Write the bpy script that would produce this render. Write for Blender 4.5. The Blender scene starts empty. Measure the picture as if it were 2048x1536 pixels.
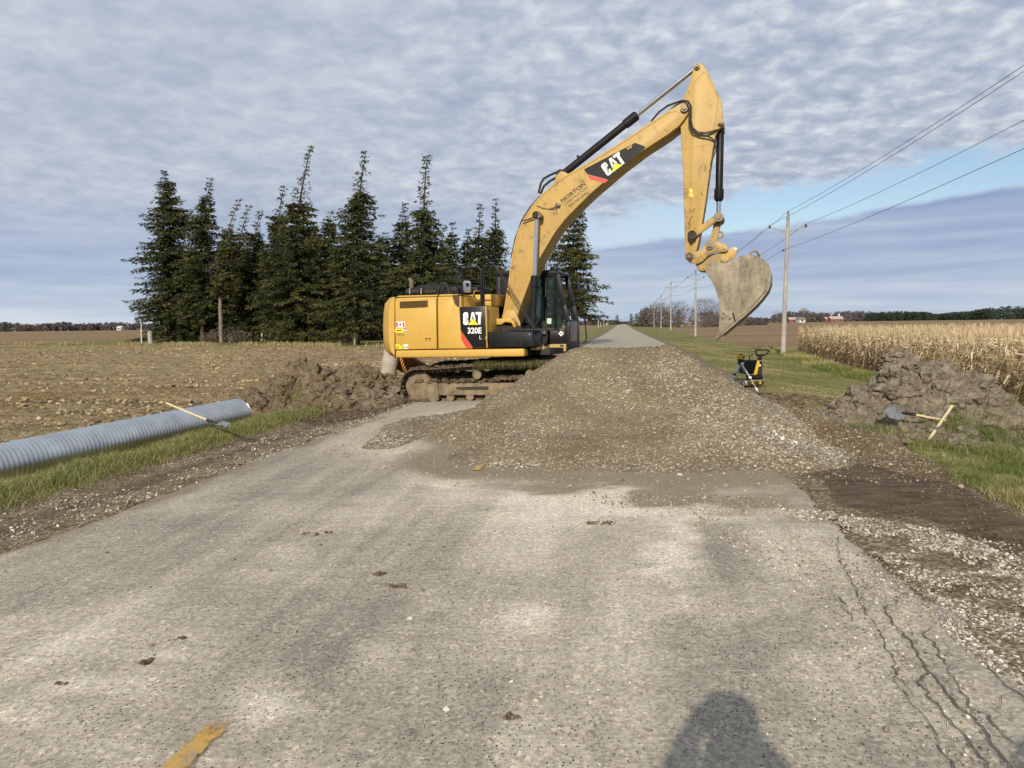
import bpy, bmesh, math, random
import numpy as np
from mathutils import Vector, Matrix

SC = bpy.context.scene
R = math.radians
# ------------------------------------------------------------------ camera
F_PX = 1490.0                      # focal length in pixels of a 2048 px wide picture
CAM_H = 1.65
PITCH, ROLL = R(4.5), R(-0.7)
cam_data = bpy.data.cameras.new("camera")
cam_data.sensor_width = 36.0
cam_data.lens = F_PX / 2048.0 * 36.0
cam_data.clip_start = 0.05
cam_data.clip_end = 9000.0
cam = bpy.data.objects.new("camera", cam_data)
SC.collection.objects.link(cam)
CAM_R = Matrix.Rotation(math.pi / 2 - PITCH, 3, 'X') @ Matrix.Rotation(ROLL, 3, 'Z')
cam.matrix_world = Matrix.Translation((0, 0, CAM_H)) @ CAM_R.to_4x4()
SC.camera = cam
# ------------------------------------------------------------------ exposure
SC.view_settings.view_transform = 'Standard'
SC.view_settings.look = 'None'
SC.view_settings.exposure = 0.0
SC.view_settings.gamma = 1.0
# ------------------------------------------------------------------ sun
SUN_EL, SUN_AZ = R(26.0), R(194.0)          # azimuth clockwise from +Y: behind the camera, a little left
sun_dir = Vector((math.sin(SUN_AZ) * math.cos(SUN_EL), math.cos(SUN_AZ) * math.cos(SUN_EL), math.sin(SUN_EL)))
sun_data = bpy.data.lights.new("sun", 'SUN')
sun_data.energy = 4.6
sun_data.angle = R(0.6)
sun_data.color = (1.0, 0.89, 0.73)
sun = bpy.data.objects.new("sun", sun_data)
sun.rotation_euler = (-sun_dir).to_track_quat('-Z', 'Y').to_euler()
sun.location = (-20, -60, 60)
SC.collection.objects.link(sun)


# ------------------------------------------------------------------ node helper
class NG:
    def __init__(s, nt):
        s.nt = nt

    def n(s, typ, **kw):
        nd = s.nt.nodes.new(typ)
        for k, v in kw.items():
            setattr(nd, k, v)
        return nd

    def put(s, sock, v):
        if isinstance(v, bpy.types.NodeSocket):
            s.nt.links.new(v, sock)
        elif v is not None:
            if isinstance(v, (tuple, list)) and len(v) == 3 and sock.type == 'RGBA':
                v = (*v, 1.0)
            sock.default_value = v

    def m(s, op, a, b=None, c=None, clamp=False):
        nd = s.n('ShaderNodeMath', operation=op, use_clamp=clamp)
        for i, v in enumerate((a, b, c)):
            if v is not None:
                s.put(nd.inputs[i], v)
        return nd.outputs[0]

    def mix(s, f, a, b):
        nd = s.n('ShaderNodeMix', data_type='RGBA')
        s.put(nd.inputs[0], f); s.put(nd.inputs[6], a); s.put(nd.inputs[7], b)
        return nd.outputs[2]

    def mul(s, a, b):
        nd = s.n('ShaderNodeMix', data_type='RGBA', blend_type='MULTIPLY')
        nd.inputs[0].default_value = 1.0
        s.put(nd.inputs[6], a); s.put(nd.inputs[7], b)
        return nd.outputs[2]

    def mr(s, v, a, b, c=0.0, d=1.0, smooth=False):
        nd = s.n('ShaderNodeMapRange', interpolation_type='SMOOTHSTEP' if smooth else 'LINEAR')
        for i, x in enumerate((v, a, b, c, d)):
            s.put(nd.inputs[i], x)
        return nd.outputs[0]

    def noise(s, vec, scale, detail=4.0, rough=0.55, dist=0.0):
        nd = s.n('ShaderNodeTexNoise')
        s.put(nd.inputs['Vector'], vec)
        nd.inputs['Scale'].default_value = scale
        nd.inputs['Detail'].default_value = detail
        nd.inputs['Roughness'].default_value = rough
        nd.inputs['Distortion'].default_value = dist
        return nd.outputs[0]

    def vor(s, vec, scale, feature='F1', out=0, rand=1.0):
        nd = s.n('ShaderNodeTexVoronoi', feature=feature)
        s.put(nd.inputs['Vector'], vec)
        nd.inputs['Scale'].default_value = scale
        nd.inputs['Randomness'].default_value = rand
        return nd.outputs[out]

    def ramp(s, f, stops):
        nd = s.n('ShaderNodeValToRGB')
        e = nd.color_ramp.elements
        while len(e) < len(stops):
            e.new(0.5)
        for i, (p, c) in enumerate(stops):
            e[i].position = p
            e[i].color = (*c, 1.0)
        s.put(nd.inputs[0], f)
        return nd.outputs[0]

    def scl(s, vec, k):
        nd = s.n('ShaderNodeMapping')
        s.put(nd.inputs[0], vec)
        nd.inputs['Scale'].default_value = k
        return nd.outputs[0]

    def att(s, name):
        return s.n('ShaderNodeAttribute', attribute_name=name).outputs['Fac']


def srgb(r, g, b):
    f = lambda c: (c / 12.92 if c <= 0.04045 else ((c + 0.055) / 1.055) ** 2.4)
    return tuple(f(c / 255.0) for c in (r, g, b))


# ------------------------------------------------------------------ world: broken altocumulus over a blue sky
W = bpy.data.worlds.new("World")
SC.world = W
W.use_nodes = True
W.node_tree.nodes.clear()
g = NG(W.node_tree)
tc = g.n('ShaderNodeTexCoord').outputs['Generated']
sep = g.n('ShaderNodeSeparateXYZ'); g.put(sep.inputs[0], tc)
X, Y, Z = sep.outputs
zc = g.m('MAXIMUM', Z, 0.0)
el = g.m('MULTIPLY', g.m('ARCSINE', zc), 57.2958)                 # degrees above the horizon
az = g.m('MULTIPLY', g.m('ARCTAN2', X, Y), 57.2958)               # degrees clockwise from +Y
den = g.m('ADD', zc, 0.20)
cmb = g.n('ShaderNodeCombineXYZ')
g.put(cmb.inputs[0], g.m('DIVIDE', X, den)); g.put(cmb.inputs[1], g.m('DIVIDE', Y, den))
pl = cmb.outputs[0]
cm2 = g.n('ShaderNodeCombineXYZ')
g.put(cm2.inputs[0], az); g.put(cm2.inputs[1], el)
ae = cm2.outputs[0]
n_big = g.noise(g.scl(pl, (1.0, 1.6, 1.0)), 1.7, 3.0, 0.5)
n_mid = g.noise(g.scl(pl, (1.0, 1.15, 1.0)), 4.5, 5.0, 0.52, 0.3)
n_fin = g.noise(g.scl(pl, (1.0, 1.05, 1.0)), 15.0, 6.0, 0.56, 0.25)
puff = g.m('SUBTRACT', 1.0, g.vor(g.scl(pl, (1.0, 1.1, 1.0)), 10.0, 'SMOOTH_F1'))
rightness = g.mr(az, -22.0, 22.0, 0.42, 1.10, True)
v = g.m('ADD', g.m('MULTIPLY', g.m('SUBTRACT', n_big, 0.5), 0.30), g.m('MULTIPLY', g.m('SUBTRACT', n_mid, 0.5), 0.38))
fine = g.m('ADD', g.m('MULTIPLY', g.m('SUBTRACT', n_fin, 0.5), 1.05), g.m('MULTIPLY', g.m('SUBTRACT', puff, 0.62), 0.30))
v = g.m('ADD', v, g.m('MULTIPLY', fine, rightness))
v = g.m('ADD', v, g.mr(el, 4.0, 24.0, 0.47, 0.52))
deck = g.ramp(v, [(0.20, srgb(158, 170, 190)), (0.40, srgb(174, 184, 203)), (0.53, srgb(189, 197, 211)),
                  (0.68, srgb(208, 214, 223)), (0.88, srgb(234, 236, 239))])
# lower decks: flat banks and streaks
st1 = g.noise(g.scl(ae, (0.022, 0.42, 1.0)), 1.0, 5.0, 0.55, 0.4)
st2 = g.noise(g.scl(ae, (0.10, 1.1, 1.0)), 1.0, 5.0, 0.55, 0.3)
lv = g.m('ADD', g.m('MULTIPLY', g.m('SUBTRACT', st1, 0.5), 0.85), g.m('MULTIPLY', g.m('SUBTRACT', st2, 0.5), 0.40))
lv = g.m('ADD', lv, g.mr(el, 0.0, 8.0, 0.62, 0.33))
low = g.ramp(lv, [(0.18, srgb(140, 158, 194)), (0.38, srgb(163, 179, 207)), (0.58, srgb(188, 201, 217)), (0.80, srgb(219, 224, 230))])
# edges of the decks, in degrees: both climb to the right
wob1 = g.m('MULTIPLY', g.m('SUBTRACT', g.noise(g.scl(ae, (0.10, 0.10, 1.0)), 1.0, 4.0), 0.5), 1.6)
e1 = g.m('ADD', g.m('ADD', g.m('MULTIPLY', az, 0.093), 5.1), wob1)
wob2 = g.m('MULTIPLY', g.m('SUBTRACT', g.noise(g.scl(ae, (0.32, 0.5, 1.0)), 1.0, 6.0, 0.62), 0.5), 4.2)
e2 = g.m('ADD', g.m('ADD', g.m('MULTIPLY', az, 0.105), 7.1), wob2)
a_low = g.mr(g.m('SUBTRACT', el, e1), -0.25, 0.35, 1.0, 0.0, True)
a_low = g.m('MAXIMUM', a_low, g.m('MULTIPLY', g.mr(el, 3.0, 11.0, 1.0, 0.0, True), g.mr(az, -6.0, 6.0, 1.0, 0.0, True)))
a_up = g.mr(g.m('SUBTRACT', el, e2), -0.5, 0.9, 0.0, 1.0, True)
thin = g.mr(az, 4.0, 20.0, 0.85, 0.03, True)                          # thin veil left, open blue right
thin = g.m('ADD', thin, g.m('MULTIPLY', g.m('SUBTRACT', g.noise(g.scl(ae, (0.12, 0.5, 1.0)), 1.0, 5.0), 0.5), 0.7), clamp=True)
col = g.mix(a_up, srgb(196, 210, 228), deck)
col = g.mix(a_low, col, low)
alpha = g.m('MAXIMUM', g.m('MAXIMUM', a_up, a_low), thin)
skyt = g.n('ShaderNodeTexSky', sky_type='NISHITA')
skyt.sun_disc = False
skyt.sun_elevation = SUN_EL
skyt.sun_rotation = SUN_AZ
skyt.air_density = 1.0; skyt.dust_density = 0.6; skyt.ozone_density = 1.5
b1 = g.n('ShaderNodeBackground'); g.put(b1.inputs[0], skyt.outputs[0]); b1.inputs[1].default_value = 0.11
b2 = g.n('ShaderNodeBackground'); g.put(b2.inputs[0], col); b2.inputs[1].default_value = 1.04
mx = g.n('ShaderNodeMixShader'); g.put(mx.inputs[0], alpha)
g.nt.links.new(b1.outputs[0], mx.inputs[1]); g.nt.links.new(b2.outputs[0], mx.inputs[2])
wo = g.n('ShaderNodeOutputWorld'); g.nt.links.new(mx.outputs[0], wo.inputs[0])

# ------------------------------------------------------------------ geometry helpers
rng = np.random.default_rng(7)
random.seed(7)


def ray(px, py):
    return CAM_R @ Vector(((px - 1024.0) / F_PX, -(py - 768.0) / F_PX, -1.0))


def GP(px, py, z=0.0):
    """ground point seen at that place of the photograph, for a ground height z"""
    d = ray(px, py)
    k = (z - CAM_H) / d.z
    return Vector((d.x * k, d.y * k, z))


def VP(px, py, depth):
    d = ray(px, py)
    k = depth / d.y
    return Vector((d.x * k, depth, CAM_H + d.z * k))


CR = np.array(CAM_R)


def project(P):
    q = (np.asarray(P, float) - np.array([0, 0, CAM_H])) @ CR
    w = np.maximum(-q[:, 2], 1e-6)
    return 1024.0 + F_PX * q[:, 0] / w, 768.0 - F_PX * q[:, 1] / w, -q[:, 2]


def in_poly(x, y, poly):
    x = np.asarray(x); y = np.asarray(y)
    r = np.zeros(x.shape, bool)
    n = len(poly)
    for i in range(n):
        x0, y0 = poly[i][0], poly[i][1]
        x1, y1 = poly[(i + 1) % n][0], poly[(i + 1) % n][1]
        c = ((y0 > y) != (y1 > y)) & (x < (x1 - x0) * (y - y0) / ((y1 - y0) if y1 != y0 else 1e-9) + x0)
        r ^= c
    return r


def sstep(x, a, b):
    t = np.clip((x - a) / (b - a), 0, 1)
    return t * t * (3 - 2 * t)


_lat = np.random.default_rng(99).random((8, 256, 256))


def vnoise(x, y, k=0):
    xi = np.floor(x).astype(int); yi = np.floor(y).astype(int)
    fx = x - xi; fy = y - yi
    fx = fx * fx * (3 - 2 * fx); fy = fy * fy * (3 - 2 * fy)
    L = _lat[k % 8]
    a = L[xi % 256, yi % 256]; b = L[(xi + 1) % 256, yi % 256]
    c = L[xi % 256, (yi + 1) % 256]; d = L[(xi + 1) % 256, (yi + 1) % 256]
    return (a * (1 - fx) + b * fx) * (1 - fy) + (c * (1 - fx) + d * fx) * fy


def fbm(x, y, f=1.0, octs=4, gain=0.5, k=0):
    s = 0.0; a = 1.0; tot = 0.0
    for i in range(octs):
        s = s + a * vnoise(x * f + 17.3 * i, y * f - 9.1 * i, k + i)
        tot += a; a *= gain; f *= 2.03
    return s / tot


def link(o, parent=None):
    SC.collection.objects.link(o)
    if parent is not None:
        o.parent = parent
    return o


def tag(o, label=None, cat=None, group=None, kind=None):
    if label: o['label'] = label
    if cat: o['category'] = cat
    if group: o['group'] = group
    if kind: o['kind'] = kind
    return o


def empty(name, loc=(0, 0, 0), rz=0.0):
    o = bpy.data.objects.new(name, None)
    o.empty_display_size = 0.3
    o.location = loc
    o.rotation_euler = (0, 0, rz)
    return link(o)


def np_mesh(name, V, Fc, mats, parent=None, mi=None, attrs=None, smooth=False, sharp=None):
    """V (n,3), Fc: (m,k) array or list of such arrays (different k)"""
    V = np.asarray(V, np.float32)
    if not isinstance(Fc, list):
        Fc = [Fc]
    Fc = [np.asarray(f, np.int32) for f in Fc if len(f)]
    me = bpy.data.meshes.new(name)
    me.vertices.add(len(V)); me.vertices.foreach_set('co', V.ravel())
    nl = sum(f.size for f in Fc); nf = sum(len(f) for f in Fc)
    me.loops.add(nl); me.polygons.add(nf)
    me.loops.foreach_set('vertex_index', np.concatenate([f.ravel() for f in Fc]))
    tot = np.concatenate([np.full(len(f), f.shape[1], np.int32) for f in Fc])
    st = np.concatenate([[0], np.cumsum(tot)[:-1]]).astype(np.int32)
    me.polygons.foreach_set('loop_start', st)
    me.polygons.foreach_set('loop_total', tot)
    if mi is not None:
        me.polygons.foreach_set('material_index', np.asarray(mi, np.int32))
    me.polygons.foreach_set('use_smooth', np.full(nf, bool(smooth)))
    for k, a in (attrs or {}).items():
        at = me.attributes.new(k, 'FLOAT', 'POINT')
        at.data.foreach_set('value', np.asarray(a, np.float32))
    for m_ in (mats if isinstance(mats, (list, tuple)) else [mats]):
        me.materials.append(m_)
    me.update(calc_edges=True)
    me.validate()
    if smooth and sharp:
        me.set_sharp_from_angle(angle=R(sharp))
    o = bpy.data.objects.new(name, me)
    return link(o, parent)


def grid_faces(nx, ny):
    i = np.arange(nx * ny).reshape(nx, ny)
    return np.stack([i[:-1, :-1], i[1:, :-1], i[1:, 1:], i[:-1, 1:]], -1).reshape(-1, 4)


class MB:
    """collects shapes and links them as one mesh object"""
    def __init__(s):
        s.v = []; s.f = []; s.m = []

    def add(s, vs, fs, mi=0):
        b = len(s.v)
        s.v.extend([tuple(p) for p in vs])
        s.f.extend([tuple(i + b for i in f) for f in fs])
        s.m.extend([mi] * len(fs))
        return s

    def add_bm(s, bm, mi=0):
        bm.verts.index_update()
        s.add([v.co[:] for v in bm.verts], [[v.index for v in f.verts] for f in bm.faces], mi)
        bm.free()
        return s

    def poly(s, pts, mi=0):
        return s.add(pts, [list(range(len(pts)))], mi)

    def prism(s, A, B, mi=0, bevel=0.0, seg=2):
        """side outlines A and B (same length, 3-D), capped"""
        n = len(A)
        bm = bmesh.new()
        a = [bm.verts.new(p) for p in A]; b = [bm.verts.new(p) for p in B]
        bm.faces.new(a); bm.faces.new(b[::-1])
        for i in range(n):
            j = (i + 1) % n
            bm.faces.new((a[j], a[i], b[i], b[j]))
        bmesh.ops.recalc_face_normals(bm, faces=bm.faces[:])
        if bevel > 0:
            es = [e for e in bm.edges if len(e.link_faces) == 2 and e.calc_face_angle(0) > R(22)]
            bmesh.ops.bevel(bm, geom=es, offset=bevel, offset_type='OFFSET', segments=seg, profile=0.5, affect='EDGES', clamp_overlap=True)
        return s.add_bm(bm, mi)

    def box(s, c, d, mi=0, bevel=0.0, rot=None):
        hx, hy, hz = d[0] / 2, d[1] / 2, d[2] / 2
        q = [Vector((x, y, -hz)) for x, y in ((-hx, -hy), (hx, -hy), (hx, hy), (-hx, hy))]
        t = [p + Vector((0, 0, 2 * hz)) for p in q]
        M = rot if rot is not None else Matrix.Identity(3)
        c = Vector(c)
        return s.prism([c + M @ p for p in q], [c + M @ p for p in t], mi, bevel)

    def tube(s, pts, r, seg=8, mi=0, caps=True, closed=False):
        pts = [Vector(p) for p in pts]
        n = len(pts)
        rs = r if isinstance(r, (list, tuple)) else [r] * n
        rings = []; up = None
        for i in range(n):
            if closed:
                t = pts[(i + 1) % n] - pts[i - 1]
            else:
                t = pts[min(i + 1, n - 1)] - pts[max(i - 1, 0)]
            if t.length < 1e-9:
                t = Vector((0, 0, 1))
            t.normalize()
            if up is None:
                up = Vector((0, 0, 1)) if abs(t.z) < 0.9 else Vector((1, 0, 0))
            x = up - t * up.dot(t)
            if x.length < 1e-6:
                x = t.orthogonal()
            x.normalize(); up = x
            y = t.cross(x)
            rings.append([pts[i] + (x * math.cos(2 * math.pi * k / seg) + y * math.sin(2 * math.pi * k / seg)) * rs[i] for k in range(seg)])
        vs = [p for rg in rings for p in rg]
        fs = []
        for i in range(n if closed else n - 1):
            a = i * seg; b = ((i + 1) % n) * seg
            for k in range(seg):
                k2 = (k + 1) % seg
                fs.append((a + k, a + k2, b + k2, b + k))
        if caps and not closed:
            fs.append(tuple(range(seg))[::-1]); fs.append(tuple((n - 1) * seg + k for k in range(seg)))
        return s.add(vs, fs, mi)

    def cyl(s, p0, p1, r, seg=16, mi=0, r1=None):
        return s.tube([p0, p1], [r, r if r1 is None else r1], seg, mi)

    def lathe(s, base, axis, prof, seg=16, mi=0):
        """prof: list of (distance along the axis, radius)"""
        axis = Vector(axis).normalized(); base = Vector(base)
        x = axis.orthogonal().normalized(); y = axis.cross(x)
        vs = []; fs = []
        for d, r in prof:
            for k in range(seg):
                a = 2 * math.pi * k / seg
                vs.append(base + axis * d + (x * math.cos(a) + y * math.sin(a)) * r)
        for i in range(len(prof) - 1):
            for k in range(seg):
                k2 = (k + 1) % seg
                fs.append((i * seg + k, i * seg + k2, (i + 1) * seg + k2, (i + 1) * seg + k))
        fs.append(tuple(range(seg))[::-1]); fs.append(tuple((len(prof) - 1) * seg + k for k in range(seg)))
        return s.add(vs, fs, mi)

    def build_each(s, name, mats, parent=None, smooth=True, sharp=32, pad=0.004):
        """one object per separate piece (shapes whose boxes touch stay together)"""
        par = list(range(len(s.v)))

        def find(i):
            while par[i] != i:
                par[i] = par[par[i]]; i = par[i]
            return i
        for f in s.f:
            for i in f[1:]:
                par[find(i)] = find(f[0])
        grp = {}
        for i in range(len(s.v)):
            grp.setdefault(find(i), []).append(i)
        bx = []
        for ids in grp.values():
            a = np.array([s.v[i] for i in ids])
            bx.append([a.min(0) - pad, a.max(0) + pad, set(ids)])
        done = False
        while not done:
            done = True
            for i in range(len(bx)):
                for j in range(i + 1, len(bx)):
                    if (bx[i][0] <= bx[j][1]).all() and (bx[j][0] <= bx[i][1]).all():
                        bx[i] = [np.minimum(bx[i][0], bx[j][0]), np.maximum(bx[i][1], bx[j][1]), bx[i][2] | bx[j][2]]
                        del bx[j]; done = False; break
                if not done:
                    break
        outs = []
        for lo, hi, ids in bx:
            m2 = MB(); mp = {}
            for f, mi in zip(s.f, s.m):
                if f[0] in ids:
                    for i in f:
                        if i not in mp:
                            mp[i] = len(m2.v); m2.v.append(s.v[i])
                    m2.f.append(tuple(mp[i] for i in f)); m2.m.append(mi)
            outs.append(m2.build(name, mats, parent, smooth, sharp))
        return outs[0]

    def build(s, name, mats, parent=None, smooth=True, sharp=32, fix=True):
        me = bpy.data.meshes.new(name)
        me.from_pydata(s.v, [], s.f)
        for m_ in (mats if isinstance(mats, (list, tuple)) else [mats]):
            me.materials.append(m_)
        me.polygons.foreach_set('material_index', s.m)
        me.polygons.foreach_set('use_smooth', [smooth] * len(s.f))
        me.update()
        if smooth:
            me.set_sharp_from_angle(angle=R(sharp))
        o = bpy.data.objects.new(name, me)
        return link(o, parent)


def ico(sub):
    bm = bmesh.new()
    bmesh.ops.create_icosphere(bm, subdivisions=sub, radius=1.0)
    V = np.array([v.co[:] for v in bm.verts]); bm.verts.index_update()
    Fc = np.array([[v.index for v in f.verts] for f in bm.faces])
    bm.free()
    return V, Fc


ICO1, ICO2, ICO3 = ico(1), ico(2), ico(3)


def scatter_lumps(P, S, seed=0, base=ICO1, flat=0.75, rough=0.3, nvar=12):
    """lumps (stones, clods) at points P with sizes S -> V, F, per-vertex tint"""
    r = np.random.default_rng(seed)
    BV, BF = base
    var = []
    for i in range(nvar):
        d = 1 + rough * (r.random(len(BV)) - 0.5) * 2
        w = BV * d[:, None] * np.array([1, 0.65 + 0.35 * r.random(), flat * (0.7 + 0.5 * r.random())])
        var.append(w)
    var = np.array(var)
    n = len(P)
    S = np.broadcast_to(np.asarray(S, float), (n,))
    vi = r.integers(0, nvar, n)
    a = r.random(n) * 2 * np.pi
    ca, sa = np.cos(a), np.sin(a)
    V = var[vi] * S[:, None, None]
    tl = (r.random(n) - 0.5) * 1.2
    x, y, z = V[..., 0], V[..., 1], V[..., 2]
    y, z = y * np.cos(tl)[:, None] - z * np.sin(tl)[:, None], y * np.sin(tl)[:, None] + z * np.cos(tl)[:, None]
    V = np.stack([x * ca[:, None] - y * sa[:, None], x * sa[:, None] + y * ca[:, None], z], -1) + np.asarray(P)[:, None, :]
    Fc = BF[None] + (np.arange(n) * len(BV))[:, None, None]
    tint = np.repeat(r.random(n), len(BV))
    return V.reshape(-1, 3), Fc.reshape(-1, 3), tint


def blades(P, L, wid, seed=0, bend=0.6, seg=2, az=None):
    """grass blades rooted at P -> V, F(quads), tint"""
    r = np.random.default_rng(seed)
    n = len(P)
    L = np.broadcast_to(np.asarray(L, float), (n,)) * (0.6 + 0.7 * r.random(n))
    a = r.random(n) * 2 * np.pi if az is None else az + (r.random(n) - 0.5) * 2.2
    out = np.stack([np.cos(a), np.sin(a), np.zeros(n)], -1)
    b = a + np.pi / 2 + (r.random(n) - 0.5) * 1.5
    side = np.stack([np.cos(b), np.sin(b), np.zeros(n)], -1)
    bd = bend * (0.3 + 1.0 * r.random(n))
    rows = []
    for i in range(seg + 1):
        t = i / seg
        c = np.asarray(P) + out * (L * bd * t ** 1.6)[:, None] + np.array([0, 0, 1.0]) * (L * (t - 0.38 * np.minimum(bd, 1.6) * t * t))[:, None]
        w = wid * (1 - 0.85 * t)
        wv = side * (np.broadcast_to(w, (n,)) * 0.5)[:, None]
        rows += [c - wv, c + wv]
    V = np.stack(rows, 1)                      # n, 2(seg+1), 3
    k = 2 * (seg + 1)
    fb = np.array([[2 * i, 2 * i + 1, 2 * i + 3, 2 * i + 2] for i in range(seg)])
    Fc = fb[None] + (np.arange(n) * k)[:, None, None]
    tint = np.repeat(r.random(n), k)
    return V.reshape(-1, 3), Fc.reshape(-1, 4), tint


# ------------------------------------------------------------------ materials
MATS = {}


def new_mat(name):
    m = bpy.data.materials.new(name)
    m.use_nodes = True
    m.node_tree.nodes.clear()
    g = NG(m.node_tree)
    out = g.n('ShaderNodeOutputMaterial')
    p = g.n('ShaderNodeBsdfPrincipled')
    g.nt.links.new(p.outputs[0], out.inputs[0])
    MATS[name] = m
    return m, g, p, out


def bump(g, p, h, strength=0.4, dist=0.02):
    b = g.n('ShaderNodeBump')
    b.inputs['Strength'].default_value = strength
    b.inputs['Distance'].default_value = dist
    g.put(b.inputs['Height'], h)
    g.nt.links.new(b.outputs[0], p.inputs['Normal'])


def simple(name, c1, c2=None, scale=6.0, rough=0.6, metal=0.0, bmp=0.0, bscale=None, spec=None, lo=0.35, hi=0.65, rough2=None):
    m, g, p, out = new_mat(name)
    co = g.n('ShaderNodeTexCoord').outputs['Object']
    if c2 is None:
        c2 = tuple(c * 0.8 for c in c1)
    f = g.mr(g.noise(co, scale, 6.0, 0.6), lo, hi)
    g.put(p.inputs['Base Color'], g.mix(f, c1, c2))
    if rough2 is not None:
        g.put(p.inputs['Roughness'], g.mr(g.noise(co, scale * 0.7, 5.0), 0.35, 0.65, rough, rough2))
    else:
        p.inputs['Roughness'].default_value = rough
    p.inputs['Metallic'].default_value = metal
    if spec is not None:
        p.inputs['Specular IOR Level'].default_value = spec
    if bmp:
        bump(g, p, g.noise(co, bscale or scale * 3, 5.0, 0.6), 0.5, bmp)
    return m


def tinted(name, stops, rough=0.9, spec=0.15, trans=0.0, vary=None):
    """colour by the per-piece 'tint' attribute"""
    m, g, p, out = new_mat(name)
    c = g.ramp(g.att('tint'), stops)
    if vary:
        co = g.n('ShaderNodeTexCoord').outputs['Object']
        c = g.mul(c, g.ramp(g.noise(co, vary[0], 4.0), [(0.3, vary[1]), (0.7, vary[2])]))
    g.put(p.inputs['Base Color'], c)
    p.inputs['Roughness'].default_value = rough
    p.inputs['Specular IOR Level'].default_value = spec
    if trans:
        t = g.n('ShaderNodeBsdfTranslucent'); g.put(t.inputs[0], c)
        mx = g.n('ShaderNodeMixShader'); mx.inputs[0].default_value = trans
        g.nt.links.new(p.outputs[0], mx.inputs[1]); g.nt.links.new(t.outputs[0], mx.inputs[2])
        g.nt.links.new(mx.outputs[0], out.inputs[0])
    return m

# ------------------------------------------------------------------ terrain
TH = R(8.4)
ST, CT = math.sin(TH), math.cos(TH)


def to_st(x, y):
    return x * ST + y * CT, x * CT - y * ST


def to_xy(s, t):
    return s * ST + t * CT, s * CT - t * ST


def tcen(s):                                   # centre line of the road
    return -1.42 + 1.72 * sstep(s, 14.0, 48.0)


HW = 3.23


def gedge(s):                                  # where the verge on the corn side begins
    return 3.4 + 0.55 * sstep(s, 20.0, 50.0)


def rise(r):
    return 1.5 * sstep(r, 120.0, 750.0)


def tz(x, y):
    x = np.asarray(x, float); y = np.asarray(y, float)
    s, t = to_st(x, y)
    r = np.hypot(x, y)
    wn = 1 - sstep(r, 60.0, 190.0)
    dl = tcen(s) - HW - t
    dr = t - gedge(s)
    left = -0.02 - 0.05 * sstep(dl, 0, 1.0) + 0.06 * np.exp(-((dl - 1.6) / 0.45) ** 2) * (1 - sstep(s, 15, 18)) - 0.28 * sstep(dl, 1.9, 3.0) + 0.15 * sstep(dl, 8, 40)
    right = -0.02 - 0.50 * sstep(dr, 0.1, 5.0)
    z = np.where(dl > 0, left, right)
    return z * wn + rise(r)


def road_z(s, t):
    x, y = to_xy(s, t)
    return 0.004 + 0.035 * (1 - np.abs(t - tcen(s)) / HW) + rise(np.hypot(x, y))


def tzs(x, y):
    return float(tz(np.array([x]), np.array([y]))[0])


def geom(a, b, k):
    """positions from a to b with a spacing of k times the position"""
    n = max(2, int(math.log(b / a) / k))
    return a * (b / a) ** (np.arange(n + 1) / n)


def fieldedge(t):
    return 67.7 + 0.28 * (-t - 20.6)


MUDR = [(1585, 925), (1700, 905), (1760, 915), (1900, 970), (2048, 1045), (2048, 1125), (1930, 1075), (1850, 1035), (1760, 1030), (1680, 1010), (1640, 960)]
MUDL = [(560, 800), (800, 770), (850, 800), (800, 822), (650, 850), (560, 838)]

# ground sheet -------------------------------------------------------------
m_ground, g, p, out = new_mat("ground")
co = g.n('ShaderNodeTexCoord').outputs['Object']
n1 = g.noise(co, 0.35, 5.0); n2 = g.noise(co, 2.6, 6.0, 0.62); n3 = g.noise(co, 14.0, 5.0, 0.65)
nj = g.m('SUBTRACT', g.m('ADD', g.m('MULTIPLY', n2, 0.55), g.m('MULTIPLY', n3, 0.45)), 0.5)
soil = g.mix(g.mr(n3, 0.35, 0.65), (0.10, 0.072, 0.045), (0.19, 0.14, 0.09))
tanc = g.mix(g.mr(g.noise(g.scl(co, (0.02, 0.16, 1.0)), 1.0, 6.0, 0.6), 0.35, 0.68), (0.185, 0.128, 0.066), (0.29, 0.205, 0.115))
grn = g.mix(g.mr(g.m('ADD', g.m('MULTIPLY', n1, 0.6), g.m('MULTIPLY', n2, 0.4)), 0.42, 0.60), (0.13, 0.145, 0.042), (0.31, 0.26, 0.115))
grn = g.mix(g.mr(n3, 0.35, 0.75), grn, g.mul(grn, (0.62, 0.66, 0.55)))
vs_ = g.vor(co, 48.0, 'F1', 1)
gv = g.n('ShaderNodeSeparateColor'); g.put(gv.inputs[0], vs_)
grav = g.ramp(gv.outputs[0], [(0.0, (0.115, 0.092, 0.06)), (0.55, (0.225, 0.185, 0.13)), (0.85, (0.33, 0.285, 0.21)), (1.0, (0.50, 0.455, 0.37))])
grav = g.mul(grav, g.ramp(n2, [(0.3, (0.55, 0.48, 0.38)), (0.65, (1.0, 0.96, 0.88))]))
mud = g.mix(g.mr(g.noise(g.scl(co, (1.0, 3.0, 1.0)), 3.0, 6.0, 0.6), 0.35, 0.7), (0.072, 0.052, 0.034), (0.155, 0.118, 0.08))
th = lambda a: g.mr(g.m('ADD', g.att(a), g.m('MULTIPLY', nj, 0.9)), 0.42, 0.58, 0.0, 1.0, True)
c = g.mix(th('tan'), soil, tanc)
c = g.mix(th('gravel'), c, grav)
c = g.mix(th('grass'), c, grn)
c = g.mix(g.mr(g.m('ADD', g.att('mud'), g.m('MULTIPLY', nj, 1.7)), 0.36, 0.66, 0.0, 1.0, True), c, mud)
g.put(p.inputs['Base Color'], c)
p.inputs['Roughness'].default_value = 0.95
p.inputs['Specular IOR Level'].default_value = 0.1
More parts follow.
